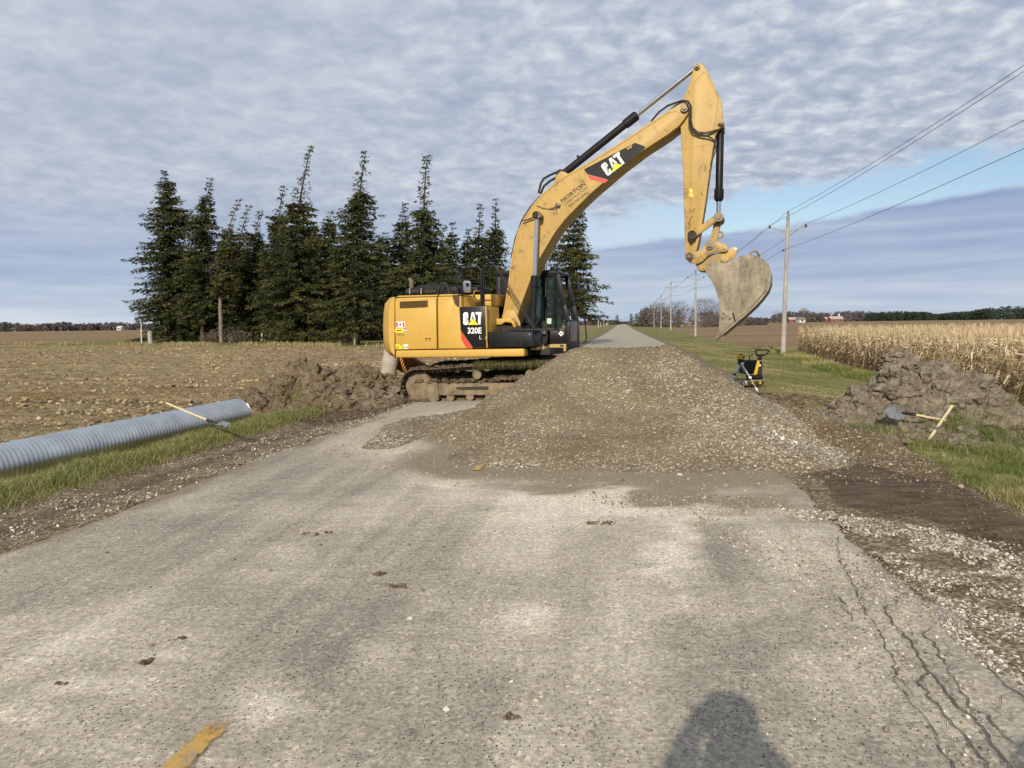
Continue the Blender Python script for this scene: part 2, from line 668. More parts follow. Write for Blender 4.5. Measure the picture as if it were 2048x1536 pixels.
bump(g, p, g.m('ADD', n3, g.m('MULTIPLY', gv.outputs[0], 0.4)), 0.7, 0.03)

sN = np.concatenate([-geom(0.6, 60, 0.25)[::-1] - 2.4, np.arange(-2.9, 26, 0.1), geom(26.1, 3000, 0.022)])
tR = np.concatenate([np.arange(0, 14, 0.1), geom(14.05, 2600, 0.03)])
tN = np.concatenate([-tR[::-1], tR[1:]])
S, T = np.meshgrid(sN, tN, indexing='ij')
Xg, Yg = to_xy(S, T)
Zg = tz(Xg, Yg)
onroad = (np.abs(T - tcen(S)) < HW - 0.05)
Zg = Zg - np.where(onroad, 0.06, 0.0)
nearw = np.exp(-np.hypot(Xg, Yg) / 25.0)
Zg = Zg + np.where(onroad, 0, 1) * nearw * (fbm(Xg, Yg, 2.2, 4, 0.55) - 0.5) * 0.07
dl = tcen(S) - HW - T
dr = T - gedge(S)
pxs, pys, dep = project(np.stack([Xg.ravel(), Yg.ravel(), Zg.ravel()], -1))
pxs = pxs.reshape(S.shape); pys = pys.reshape(S.shape); front = (dep.reshape(S.shape) > 0.5)
grass = np.zeros_like(S)
grass = np.maximum(grass, sstep(dl, 1.05, 1.4) * (1 - sstep(dl, 3.4, 4.0)) * (1 - sstep(S, 15.5, 17.5)))
grass = np.maximum(grass, sstep(dl, 1.0, 1.6) * (1 - sstep(dl, 4.0, 5.0)) * sstep(S, 21, 24))
right_lim = 8.6 + 2.2 * sstep(S, 30, 60)
grass = np.maximum(grass, sstep(dr, -0.05, 0.25) * (1 - sstep(T, right_lim, right_lim + 1.2)))
fe = fieldedge(T)
cem = (dl > 1.0) * sstep(S - fe, -0.5, 1.0) * (1 - sstep(S - fe, 55, 70)) * sstep(T, -95, -80)
strip = (dl > 1.0) * sstep(S - fe, -0.5, 1.0) * (1 - sstep(S - fe, 9, 12))
grass = np.maximum(grass, np.maximum(cem, strip))
grass = np.maximum(grass, (dl > 0.9) * (S > 120) * (dl < 6))
gravel = np.maximum((dl > -0.2) * (1 - sstep(dl, 1.1, 1.5)), (dr < 0.1) * (T > tcen(S) + HW - 0.3)) * 1.0
tan = np.maximum((T > right_lim) * 1.0, (dl > 1.0) * sstep(S - fe, 5, 12))
mud = np.where(in_poly(pxs, pys, MUDR) & front & (T > 0), 1.0, 0.0)
mud = np.maximum(mud, np.where(in_poly(pxs, pys, MUDL) & front & (T < 0), 0.95, 0))
mud = np.maximum(mud, 0.62 * np.exp(-((dl - 0.62) / 0.36) ** 2) * (S < 20))
mud = np.maximum(mud, 0.5 * (T > 0) * np.exp(-((dr + 0.25) / 0.35) ** 2) * (S < 9))
for _ in range(3):
    mud[1:-1, 1:-1] = (mud[1:-1, 1:-1] * 2 + mud[:-2, 1:-1] + mud[2:, 1:-1] + mud[1:-1, :-2] + mud[1:-1, 2:]) / 6
gr_o = np_mesh("ground", np.stack([Xg, Yg, Zg], -1).reshape(-1, 3), grid_faces(*S.shape), m_ground,
               attrs=dict(grass=grass.ravel(), gravel=gravel.ravel(), tan=tan.ravel(), mud=mud.ravel()), smooth=True)
tag(gr_o, kind='structure')

# gravel pile --------------------------------------------------------------
SEG = [  # (x, y, z) - (x, y, z), slope
    ((1.08, 11.5, 1.27), (2.38, 11.5, 1.28), .57),
    ((1.3, 11.3, 1.15), (1.2, 9.9, .40), .50),
    ((2.38, 11.5, 1.26), (3.9, 9.35, .14), .66),
    ((1.2, 9.9, .42), (2.9, 9.6, .44), .42),
    ((.1, 9.3, .24), (3.2, 9.0, .24), .32),
    ((3.1, 13.2, .74), (4.0, 11.6, .47), .62),
    ((4.0, 11.6, .47), (4.66, 9.9, .21), .58),
    ((4.66, 9.9, .21), (4.62, 8.4, .08), .40),
    ((4.62, 8.4, .08), (4.4, 7.5, .01), .30),
    ((1.4, 12.9, 1.0), (2.8, 13.2, .8), .6),
    ((-1.8, 10.1, .07), (-1.5, 12.2, .14), .28),
    ((-1.5, 12.2, .14), (-.3, 14.2, .13), .30),
    ((-.2, 8.9, .04), (1.9, 8.4, .05), .12),
]


def pile_raw(x, y, segs=None):
    H = np.full(np.shape(x), -1.0)
    for a, b, sl in (segs or SEG):
        ax, ay, azz = a; bx, by, bz = b
        dx, dy = bx - ax, by - ay
        u = np.clip(((x - ax) * dx + (y - ay) * dy) / (dx * dx + dy * dy), 0, 1)
        dd = np.hypot(x - ax - u * dx, y - ay - u * dy)
        dd = np.sqrt(dd * dd + 0.02) - 0.14
        h = azz + (bz - azz) * u - sl * dd
        k = 0.045
        m = np.maximum(H, h)
        H = m + k * np.log(np.exp((H - m) / k) + np.exp((h - m) / k))
    return H


def pile_h(x, y):
    H = pile_raw(x, y)
    wob = (fbm(x, y, 1.2, 3, 0.5, 1) - 0.5) * 0.10 * np.clip(H / 0.4, 0.25, 1)
    return np.maximum(H + wob - 0.02, -0.08)


def base_z(x, y):
    s, t = to_st(x, y)
    return np.where(np.abs(t - tcen(s)) < HW, road_z(s, t), tz(x, y))


# road ---------------------------------------------------------------------
# worn dust and dark swept areas on the asphalt: (px, py, rx, ry, strength) in the photograph's picture, laid on the ground there
DUST = [(1210, 1010, 330, 42, .95), (1320, 1075, 42, 85, 1.1), (1335, 1180, 30, 60, .7), (905, 972, 70, 20, 1.0), (960, 840, 60, 20, .9), (930, 850, 90, 26, .9), (820, 905, 120, 18, .55), (1050, 1240, 80, 52, .95), (1230, 1280, 90, 240, .55),
        (520, 1390, 60, 32, .95), (330, 1325, 75, 22, .65), (160, 1395, 150, 26, .7), (55, 1445, 90, 24, .8), (110, 1265, 260, 85, .55), (280, 1500, 230, 40, .45),
        (1040, 1070, 130, 50, .55), (560, 1145, 85, 28, .45), (700, 1040, 260, 30, .40), (850, 1160, 60, 60, .35), (760, 1300, 60, 50, .35),
        (1600, 1130, 120, 70, .55), (1720, 1330, 130, 110, .60), (1500, 1180, 80, 60, .45), (1620, 1330, 40, 60, .6), (1900, 1440, 110, 60, .5), (1130, 1480, 110, 60, .4),
        (1500, 1010, 130, 30, .85), (1250, 960, 320, 30, .6), (740, 870, 90, 40, .35), (420, 1010, 160, 20, .2)]
DARK = [(330, 1040, 260, 34, .75), (640, 985, 190, 22, .65), (560, 1270, 130, 60, .65), (690, 1190, 130, 60, .5), (660, 1330, 90, 70, .45), (1000, 1390, 60, 130, .7), (930, 1440, 120, 80, .45),
        (1440, 1150, 90, 55, .55), (1480, 1310, 110, 80, .65), (1560, 1430, 150, 70, .55), (60, 1180, 100, 40, .55), (900, 1110, 120, 50, .4), (790, 850, 120, 22, .45), (620, 930, 150, 25, .4), (1050, 1160, 90, 40, .35)]
m_road, g, p, out = new_mat("worn_asphalt")
co = g.n('ShaderNodeTexCoord').outputs['Object']
rmp = g.n('ShaderNodeMapping'); g.put(rmp.inputs[0], co); rmp.inputs['Rotation'].default_value = (0, 0, TH)
rco = rmp.outputs[0]
nA = g.noise(co, 1.1, 5.0, 0.6)
swp = g.noise(g.scl(co, (1.5, 5.5, 1.0)), 2.0, 8.0, 0.70, 1.1)        # brushed across the lane
nF = g.noise(co, 34.0, 6.0, 0.75)
vcol = g.n('ShaderNodeSeparateColor'); g.put(vcol.inputs[0], g.vor(g.scl(co, (1.0, .75, 1.0)), 72.0, 'F1', 1))
dv = g.vor(g.scl(co, (1.0, .75, 1.0)), 72.0, 'F1', 0)
dust = g.m('ADD', g.att('dust'), g.m('MULTIPLY', g.m('SUBTRACT', swp, 0.5), 0.80))
trk = g.noise(g.scl(rco, (2.1, 0.17, 1.0)), 1.0, 6.0, 0.62, 0.35)
dust = g.m('ADD', dust, g.m('MULTIPLY', g.m('SUBTRACT', trk, 0.5), g.m('MULTIPLY', g.att('near'), 1.7)))
dust = g.m('ADD', dust, g.m('MULTIPLY', g.m('SUBTRACT', nA, 0.5), 0.25))
dust = g.m('SUBTRACT', dust, g.m('MULTIPLY', g.att('dark'), 0.30))
fine = g.m('ADD', dust, g.m('MULTIPLY', g.m('SUBTRACT', nF, 0.5), g.m('ADD', 0.3, g.m('MULTIPLY', g.att('near'), 1.2))))
fac = g.mr(fine, -0.55, 1.35, 0.0, 1.0, False)
base = g.ramp(fac, [(0.0, (0.135, 0.123, 0.104)), (0.33, (0.27, 0.242, 0.195)), (0.60, (0.44, 0.392, 0.306)), (1.0, (0.70, 0.64, 0.52))])
base = g.mul(base, g.ramp(vcol.outputs[0], [(0.0, (0.74, 0.74, 0.74)), (0.5, (1.0, 1.0, 1.0)), (0.93, (1.14, 1.13, 1.11)), (1.0, (1.55, 1.5, 1.42))]))
dots = g.mr(g.m('ADD', dv, g.m('MULTIPLY', vcol.outputs[1], 0.40)), 0.27, 0.38, 1.0, 0.0)
pits = g.m('MULTIPLY', dots, g.mr(g.m('ADD', nA, g.m('MULTIPLY', g.att('dark'), 0.25)), 0.40, 0.58, 0.25, 1.0))
base = g.mix(g.mr(g.m('ADD', g.att('silt'), g.m('MULTIPLY', g.m('SUBTRACT', nF, 0.5), 0.7)), 0.25, 0.8, 0.0, 0.9, True), base, g.mix(vcol.outputs[2], (0.19, 0.15, 0.098), (0.285, 0.234, 0.16)))
base = g.mix(pits, base, (0.05, 0.046, 0.042))
g.put(p.inputs['Base Color'], base)
p.inputs['Roughness'].default_value = 0.92
p.inputs['Specular IOR Level'].default_value = 0.2
bump(g, p, g.m('ADD', g.m('MULTIPLY', nF, 0.8), g.m('ADD', g.m('MULTIPLY', pits, -0.6), g.m('MULTIPLY', swp, 0.7))), 0.75, 0.012)
m_crack = simple("dark_crack", (0.07, 0.06, 0.047), (0.13, 0.11, 0.085), 20, 0.95)

sr = np.concatenate([np.arange(-3.0, 24, 0.09), geom(24.1, 1600, 0.02)])
tr = np.linspace(-HW, HW, 68)
S, T0 = np.meshgrid(sr, tr, indexing='ij')
jit = (fbm(S, T0 * 0 + 3.0, 1.1, 5, 0.6) - 0.5) * 0.9 + (fbm(S, T0 * 0 + 9.0, 7.0, 3, 0.6) - 0.5) * 0.14
edge_w = sstep(np.abs(T0) / HW, 0.80, 1.0)
T = T0 + np.sign(T0) * jit * edge_w * 0.6 + tcen(S)
Xr, Yr = to_xy(S, T)
Zr = road_z(S, T) - np.where(np.abs(T0) > HW - 0.02, 0.035, 0) + (fbm(Xr, Yr, 1.3, 3) - 0.5) * 0.012
pxs, pys, dep = project(np.stack([Xr.ravel(), Yr.ravel(), Zr.ravel()], -1))
xw, yw = Xr.ravel(), Yr.ravel()
wk = np.minimum(1.0, 4.5 / np.maximum(dep, 1.0))
pxs = pxs + wk * (240 * (fbm(xw, yw, .9, 5, .62, 1) - .5) + 90 * (fbm(xw * .5, yw * 2.5, 2.6, 3, .6, 4) - .5))
pys = pys + wk * (190 * (fbm(xw, yw, .9, 5, .62, 3) - .5) + 70 * (fbm(xw * .5, yw * 2.5, 2.6, 3, .6, 6) - .5))
dustv = np.zeros(pxs.shape); darkv = np.zeros(pxs.shape)
for (cx, cy, rx, ry, k) in DUST:
    dustv = np.maximum(dustv, k * np.exp(-(((pxs - cx) / rx) ** 2 + ((pys - cy) / ry) ** 2) * 0.9))
for (cx, cy, rx, ry, k) in DARK:
    darkv = np.maximum(darkv, k * np.exp(-(((pxs - cx) / rx) ** 2 + ((pys - cy) / ry) ** 2) * 0.9))
fw = dep > 1.0
rx_, ry_ = Xr.ravel(), Yr.ravel()
hraw = pile_raw(rx_, ry_, SEG[:5] + SEG[12:])
halo = sstep(hraw + 0.05 * (fbm(rx_, ry_, 2.0, 3, 0.6) - 0.5), -0.17, -0.01) * (rx_ > -3) * (ry_ > 5)
SILT = [(1290, 968, 400, 20, .9), (920, 925, 130, 34, .8), (1520, 985, 150, 42, .8), (1640, 1015, 60, 40, .7), (860, 900, 70, 26, .6), (1150, 940, 200, 25, .8), (870, 850, 60, 18, .5)]
siltv = np.zeros(pxs.shape)
for (cx, cy, rx, ry, k) in SILT:
    siltv = np.maximum(siltv, k * np.exp(-(((pxs - cx) / rx) ** 2 + ((pys - cy) / ry) ** 2) * 0.9))
siltv = np.where(fw, np.maximum(siltv, halo * 0.95), 0)
lft = sstep(-T0.ravel() / HW + (fbm(Xr.ravel(), Yr.ravel(), 1.4, 4, .6, 5) - .5) * .22, .84, .99) * (S.ravel() < 22)
siltv = np.maximum(siltv, lft * .85)
dustv = np.where(fw, dustv * 1.0, 0) + 0.36; darkv = np.where(fw, darkv, 0.2)
nV = len(pxs)
V = [np.stack([Xr, Yr, Zr], -1).reshape(-1, 3)]
Fq = [grid_faces(*S.shape)]; MI = [np.zeros(len(Fq[0]), int)]
# cracks: thin dark strips 4 mm above the asphalt
ZC = lambda L: [(1024 + x / 2, 1000 + y / 2) for x, y in L]
ZL = lambda L: [(x / 2.695, 660 + y / 2.695) for x, y in L]
CRACKS = [(ZC([(1300, 150), (1310, 250), (1355, 330), (1400, 420), (1440, 500), (1490, 570), (1500, 610), (1530, 650), (1530, 740), (1600, 830), (1650, 880), (1690, 950), (1750, 1072), (1800, 1160)]), .009),
          (ZC([(1490, 430), (1520, 500), (1580, 560), (1630, 640), (1670, 700), (1730, 770), (1790, 850), (1840, 880), (1890, 940), (1980, 1072), (2050, 1160)]), .014),
          (ZC([(1640, 540), (1700, 600), (1740, 680), (1790, 770), (1830, 840), (1900, 880), (1960, 960), (2040, 1010)]), .011),
          (ZC([(1670, 700), (1640, 750), (1690, 830), (1750, 900), (1820, 970), (1880, 1050), (1920, 1140)]), .013),
          (ZC([(1500, 600), (1560, 640), (1650, 690)]), .007), (ZC([(1890, 660), (1960, 740), (2040, 800), (2100, 900)]), .010),
          (ZC([(1355, 330), (1420, 420), (1500, 450), (1560, 440)]), .006), (ZC([(1700, 520), (1640, 545), (1580, 560)]), .007), (ZC([(1310, 400), (1330, 440), (1365, 500)]), .010),
          (ZC([(1830, 640), (1790, 660), (1740, 660)]), .006), (ZC([(340, 540), (370, 590), (420, 610)]), .004), (ZC([(350, 890), (330, 930), (360, 980)]), .004),
          (ZC([(1430, 240), (1480, 300), (1560, 330)]), .008), (ZC([(1530, 650), (1600, 650), (1660, 700)]), .005), (ZC([(1760, 720), (1800, 700), (1900, 690)]), .005),
          (ZL([(970, 845), (1040, 832), (1100, 810), (1170, 785), (1230, 760), (1290, 712), (1420, 665), (1500, 640)]), .018),
          (ZL([(-20, 1190), (120, 1115), (220, 1060), (330, 1020)]), .012), (ZL([(20, 1130), (140, 1075), (260, 1040)]), .008), (ZL([(300, 1010), (500, 960), (650, 925)]), .007)]
rr = random.Random(5)
extra = []
for pts, wdt in CRACKS[:9]:
    for a_, b_ in zip(pts[:-1], pts[1:]):
        for k_ in range(2):
            if rr.random() < .62:
                u_ = rr.random(); x0_ = a_[0] + (b_[0] - a_[0]) * u_; y0_ = a_[1] + (b_[1] - a_[1]) * u_
                an = rr.uniform(-.9, .9) + (0 if rr.random() < .5 else math.pi); q_ = [(x0_, y0_)]
                for j_ in range(rr.randint(2, 5)):
                    an += rr.gauss(0, .5); st_ = rr.uniform(14, 34)
                    q_.append((q_[-1][0] + st_ * math.cos(an), q_[-1][1] + st_ * .7 * math.sin(an)))
                extra.append((q_, .0045))
CRACKS = CRACKS + extra
base_i = nV
for pts, wdt in CRACKS:
    P = [GP(*q) for q in pts]
    fine_pts = []
    for a, b in zip(P[:-1], P[1:]):
        n = max(2, int((b - a).length / 0.035))
        for i in range(n):
            q = a.lerp(b, i / n)
            fine_pts.append(q + Vector((rr.gauss(0, .008), rr.gauss(0, .010), 0)))
    fine_pts.append(P[-1])
    vs = []
    for i, q in enumerate(fine_pts):
        d = fine_pts[min(i + 1, len(fine_pts) - 1)] - fine_pts[max(i - 1, 0)]
        nrm = Vector((-d.y, d.x, 0)).normalized()
        w = wdt * (0.35 + 0.75 * rr.random()) * (0.3 if i in (0, len(fine_pts) - 1) else 1) * 0.5 * (.85 if wdt > .0085 else .6)
        s_, t_ = to_st(q.x, q.y)
        z = float(road_z(np.array([s_]), np.array([t_]))[0]) + 0.011
        vs += [(q.x - nrm.x * w, q.y - nrm.y * w, z), (q.x + nrm.x * w, q.y + nrm.y * w, z)]
    n = len(fine_pts)
    V.append(np.array(vs))
    Fq.append(np.array([[base_i + 2 * i, base_i + 2 * i + 1, base_i + 2 * i + 3, base_i + 2 * i + 2] for i in range(n - 1)]))
    MI.append(np.ones(n - 1, int))
    base_i += 2 * n
V = np.concatenate(V)
ex = np.zeros(len(V) - nV)
ro = np_mesh("road", V, np.concatenate(Fq), [m_road, m_crack], mi=np.concatenate(MI), smooth=True,
             attrs=dict(dust=np.concatenate([dustv, ex]), dark=np.concatenate([darkv, ex]), silt=np.concatenate([siltv, ex]), near=np.concatenate([np.exp(-np.maximum(dep - 6, 0) / 14.0), ex])))
tag(ro, kind='structure')

# worn yellow centre line
m_yel, g, p, out = new_mat("worn_yellow_paint")
co = g.n('ShaderNodeTexCoord').outputs['Object']
f = g.mr(g.m('ADD', g.noise(co, 7.0, 6.0, 0.65), g.m('MULTIPLY', g.noise(co, 60.0, 3.0), 0.35)), 0.66, 0.86)
g.put(p.inputs['Base Color'], g.mix(f, (0.52, 0.31, 0.07), (0.29, 0.25, 0.18)))
p.inputs['Roughness'].default_value = 0.85
tp_ = g.n('ShaderNodeBsdfTransparent'); mx = g.n('ShaderNodeMixShader')
wn_ = g.m('ADD', g.noise(co, 18.0, 6.0, 0.7), g.m('MULTIPLY', g.att('edge'), 0.55))
g.put(mx.inputs[0], g.mr(wn_, 0.62, 0.86)); g.nt.links.new(p.outputs[0], mx.inputs[1]); g.nt.links.new(tp_.outputs[0], mx.inputs[2]); g.nt.links.new(mx.outputs[0], out.inputs[0])


def paint_strip(name, s0, s1, t0, w):
    n = max(4, int((s1 - s0) / 0.08))
    s = np.linspace(s0, s1, n)
    rows = []
    r_ = np.random.default_rng(int(s1 * 100))
    ed_ = []
    for sg in (-1, -.5, 0, .5, 1):
        t = t0 + sg * w / 2 + 0 * s
        x, y = to_xy(s, t)
        rows.append(np.stack([x, y, road_z(s, t) + 0.008], -1)); ed_.append(np.maximum(abs(sg) ** 3 * .8, sstep(s, s1 - .45, s1)))
    o = np_mesh(name, np.concatenate(rows), np.array([[k * n + i, k * n + i + 1, k * n + n + i + 1, k * n + n + i] for k in range(4) for i in range(n - 1)]), m_yel, attrs=dict(edge=np.concatenate(ed_)))
    return tag(o, kind='structure')


q = GP(418, 1478); s1, t1 = to_st(q.x, q.y)
q = GP(402, 1505); _, t1 = to_st(q.x, q.y)
paint_strip("road_marking", -1.0, s1 + .25, t1, 0.125)
q = GP(948, 948); s0, t0 = to_st(q.x, q.y)
q = GP(990, 908); s2, t2 = to_st(q.x, q.y)
paint_strip("road_marking", s0, s2, t0 + 0.02, 0.10)

# ploughed field -----------------------------------------------------------
m_plough, g, p, out = new_mat("ploughed_soil")
co = g.n('ShaderNodeTexCoord').outputs['Object']
n1 = g.noise(co, 0.07, 4.0); n2 = g.noise(co, 3.0, 6.0, 0.65); n3 = g.noise(co, 16.0, 5.0, 0.65)
far = g.noise(g.scl(co, (0.25, 1.1, 1.0)), 1.0, 6.0, 0.6)
c = g.ramp(g.m('ADD', g.m('MULTIPLY', n2, 0.5), g.m('MULTIPLY', n3, 0.5)), [(0.36, (0.115, 0.085, 0.048)), (0.5, (0.335, 0.265, 0.15)), (0.66, (0.54, 0.43, 0.265))])  # lowest stop darkened: shade in the gaps between clods put into the colour
c = g.mul(c, g.ramp(g.m('ADD', g.m('MULTIPLY', n1, 0.5), g.m('MULTIPLY', far, 0.5)), [(0.36, (0.78, 0.66, 0.54)), (0.5, (0.96, 0.94, 0.90)), (0.62, (1.08, 1.06, 1.02))]))
g.put(p.inputs['Base Color'], c)
p.inputs['Roughness'].default_value = 0.95
p.inputs['Specular IOR Level'].default_value = 0.08
bump(g, p, g.m('ADD', n2, g.m('MULTIPLY', n3, 0.8)), 1.0, 0.14)
sf = geom(4.5, 92, 0.0062)
tf = -geom(8.05, 150, 0.0066)
S, T = np.meshgrid(sf, tf, indexing='ij')
lim = fieldedge(T)
S = np.where(S > lim, lim + (S - lim) * 0.02, S)
Xf, Yf = to_xy(S, T)
dist = np.hypot(Xf, Yf)
amp = 0.55 + 0.6 * sstep(dist, 10, 60)
h = (np.abs(fbm(Xf, Yf, 2.6, 4, 0.6) - 0.5) * 2) * 0.20 + (fbm(Xf, Yf, 8.0, 3, 0.6, 2) - 0.5) * 0.13 + (fbm(Xf, Yf, 0.35, 3, 0.5, 4) - 0.5) * 0.16
furrow = np.sin((S * 0.97 + T * 0.12) * 2 * np.pi / 2.2 + 2.5 * fbm(Xf, Yf, 0.1, 2)) * 0.03
edge_in = sstep(-T, 8.1, 8.8) * (1 - sstep(S, lim - 1.0, lim))
Zf = tz(Xf, Yf) + 0.015 + (h * amp + furrow) * edge_in
tag(np_mesh("ploughed_field", np.stack([Xf, Yf, Zf], -1).reshape(-1, 3), grid_faces(*S.shape)[:, ::-1], m_plough, smooth=True), kind='structure')
m_clod = tinted("soil_clods", [(0.0, (0.12, 0.082, 0.046)), (0.5, (0.29, 0.228, 0.135)), (0.9, (0.39, 0.31, 0.19)), (1.0, (0.46, 0.38, 0.25))])
n = 26000
ss = np.exp(rng.uniform(math.log(6), math.log(66), n)); tt = -np.exp(rng.uniform(math.log(8.6), math.log(75), n))
ok = ss < fieldedge(tt) - 0.6
ss, tt = ss[ok], tt[ok]
cx, cy = to_xy(ss, tt)
dd = np.hypot(cx, cy)
P = np.stack([cx, cy, tz(cx, cy) + 0.05], -1)
V, Fc, ti = scatter_lumps(P, (0.012 + 0.034 * rng.random(len(P)) ** 3.0) * (0.75 + dd / 22), 3, ICO1, 0.7, 0.4)
tag(np_mesh("soil_clods", V, Fc, m_clod, attrs=dict(tint=ti)), kind='stuff')

gx = np.arange(-2.6, 6.2, 0.042); gy = np.arange(6.2, 16.6, 0.042)
PX, PY = np.meshgrid(gx, gy, indexing='ij')
H = pile_h(PX, PY)
cl = (fbm(PX, PY, 9.0, 3, 0.6, 3) - 0.5) * 0.05 + (fbm(PX, PY, 22.0, 2, 0.6, 5) - 0.5) * 0.025
PZ = base_z(PX, PY) + np.where(H > 0, H + cl * np.clip(H / 0.08, 0, 1), H)
pp, qq, _ = project(np.stack([PX.ravel(), PY.ravel(), PZ.ravel()], -1))
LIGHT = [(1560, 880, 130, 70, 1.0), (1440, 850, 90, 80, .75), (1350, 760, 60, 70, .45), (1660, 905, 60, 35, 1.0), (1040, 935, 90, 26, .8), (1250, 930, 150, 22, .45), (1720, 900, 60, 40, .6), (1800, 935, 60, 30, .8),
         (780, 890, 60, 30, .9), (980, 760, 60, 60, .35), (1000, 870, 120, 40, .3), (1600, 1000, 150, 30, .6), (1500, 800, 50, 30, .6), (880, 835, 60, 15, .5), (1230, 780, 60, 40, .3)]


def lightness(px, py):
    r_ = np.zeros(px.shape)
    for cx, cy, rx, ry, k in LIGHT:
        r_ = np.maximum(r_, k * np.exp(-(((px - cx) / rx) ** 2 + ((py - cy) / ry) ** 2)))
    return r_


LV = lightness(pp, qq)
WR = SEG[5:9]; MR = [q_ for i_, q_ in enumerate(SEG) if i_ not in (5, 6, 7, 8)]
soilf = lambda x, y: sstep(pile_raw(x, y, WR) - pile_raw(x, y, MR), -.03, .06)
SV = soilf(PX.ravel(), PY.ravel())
m_pile, g, p, out = new_mat("crushed_gravel")
co = g.n('ShaderNodeTexCoord').outputs['Object']
a = g.n('ShaderNodeSeparateColor'); g.put(a.inputs[0], g.vor(co, 42.0, 'F1', 1))
b = g.n('ShaderNodeSeparateColor'); g.put(b.inputs[0], g.vor(co, 90.0, 'F1', 1))
n1 = g.noise(co, 1.4, 5.0, 0.6)
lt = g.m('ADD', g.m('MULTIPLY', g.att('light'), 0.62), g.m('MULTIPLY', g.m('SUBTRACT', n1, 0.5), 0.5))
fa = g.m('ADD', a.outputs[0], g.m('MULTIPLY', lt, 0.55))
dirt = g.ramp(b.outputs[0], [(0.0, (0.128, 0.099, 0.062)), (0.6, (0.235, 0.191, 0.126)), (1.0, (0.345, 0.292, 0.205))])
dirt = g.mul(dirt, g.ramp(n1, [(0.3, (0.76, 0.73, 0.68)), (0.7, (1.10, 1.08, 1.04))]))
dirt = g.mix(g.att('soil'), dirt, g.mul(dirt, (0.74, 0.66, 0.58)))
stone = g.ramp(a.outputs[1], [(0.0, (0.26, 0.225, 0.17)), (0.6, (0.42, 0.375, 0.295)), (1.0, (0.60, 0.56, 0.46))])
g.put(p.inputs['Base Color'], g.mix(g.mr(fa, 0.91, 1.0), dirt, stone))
p.inputs['Roughness'].default_value = 0.93
p.inputs['Specular IOR Level'].default_value = 0.12
bump(g, p, g.m('ADD', g.vor(co, 42.0), g.m('MULTIPLY', g.vor(co, 90.0), 0.5)), 0.75, 0.02)
m_pst = tinted("gravel_stones", [(0.0, (0.16, 0.13, 0.09)), (0.4, (0.28, 0.235, 0.17)), (0.75, (0.44, 0.395, 0.31)), (1.0, (0.64, 0.60, 0.51))])
gf = grid_faces(*PX.shape)
keep = (H.ravel()[gf] > -0.03).any(1)
gf = gf[keep]
PV = np.stack([PX, PY, PZ], -1).reshape(-1, 3)
# loose stones on it
n = 70000
sx = rng.uniform(-2.5, 6.0, n); sy = rng.uniform(6.3, 14.5, n)
hh = pile_h(sx, sy)
sz = base_z(sx, sy) + np.maximum(hh, 0)
pu, pv, _ = project(np.stack([sx, sy, sz], -1))
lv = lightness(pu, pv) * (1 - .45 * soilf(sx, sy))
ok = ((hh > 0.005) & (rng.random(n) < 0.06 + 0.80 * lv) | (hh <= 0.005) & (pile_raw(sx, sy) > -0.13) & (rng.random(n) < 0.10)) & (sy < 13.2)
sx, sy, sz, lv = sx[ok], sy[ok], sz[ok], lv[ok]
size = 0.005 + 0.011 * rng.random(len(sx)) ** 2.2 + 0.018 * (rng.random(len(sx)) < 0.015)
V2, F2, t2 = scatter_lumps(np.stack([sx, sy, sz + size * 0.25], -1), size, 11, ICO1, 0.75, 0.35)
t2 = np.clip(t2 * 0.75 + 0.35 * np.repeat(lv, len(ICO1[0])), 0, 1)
nb = len(PV)
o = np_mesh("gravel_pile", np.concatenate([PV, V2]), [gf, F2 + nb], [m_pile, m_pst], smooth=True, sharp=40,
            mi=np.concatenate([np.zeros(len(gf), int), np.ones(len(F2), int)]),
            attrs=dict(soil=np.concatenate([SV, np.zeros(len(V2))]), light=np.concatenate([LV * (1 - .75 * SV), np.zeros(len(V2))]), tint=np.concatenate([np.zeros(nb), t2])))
tag(o, "large grey-brown pile of crushed gravel heaped on the road in front of the excavator", "gravel pile")

# loose gravel on shoulders and road --------------------------------------
m_gst = tinted("shoulder_stones", [(0.0, (0.12, 0.10, 0.075)), (0.4, (0.26, 0.225, 0.175)), (0.75, (0.42, 0.38, 0.31)), (1.0, (0.66, 0.63, 0.55))])


def gravel_in(poly, n, smin, smax, seed, zoff=0.0, dens=None):
    r_ = np.random.default_rng(seed)
    pts = [GP(*q) for q in poly]
    x0, x1 = min(q.x for q in pts), max(q.x for q in pts)
    y0, y1 = min(q.y for q in pts), max(q.y for q in pts)
    x = r_.uniform(x0, x1, n); y = r_.uniform(y0, y1, n)
    ok = in_poly(x, y, [(q.x, q.y) for q in pts])
    if dens is not None:
        ok &= r_.random(n) < sstep(fbm(x, y, dens, 4, 0.6), 0.40, 0.60)
    x, y = x[ok], y[ok]
    z = np.maximum(base_z(x, y), 0.0 * x + tz(x, y)) + zoff
    sz = smin + (smax - smin) * r_.random(len(x)) ** 2.2
    return np.stack([x, y, z + sz * 0.3], -1), sz


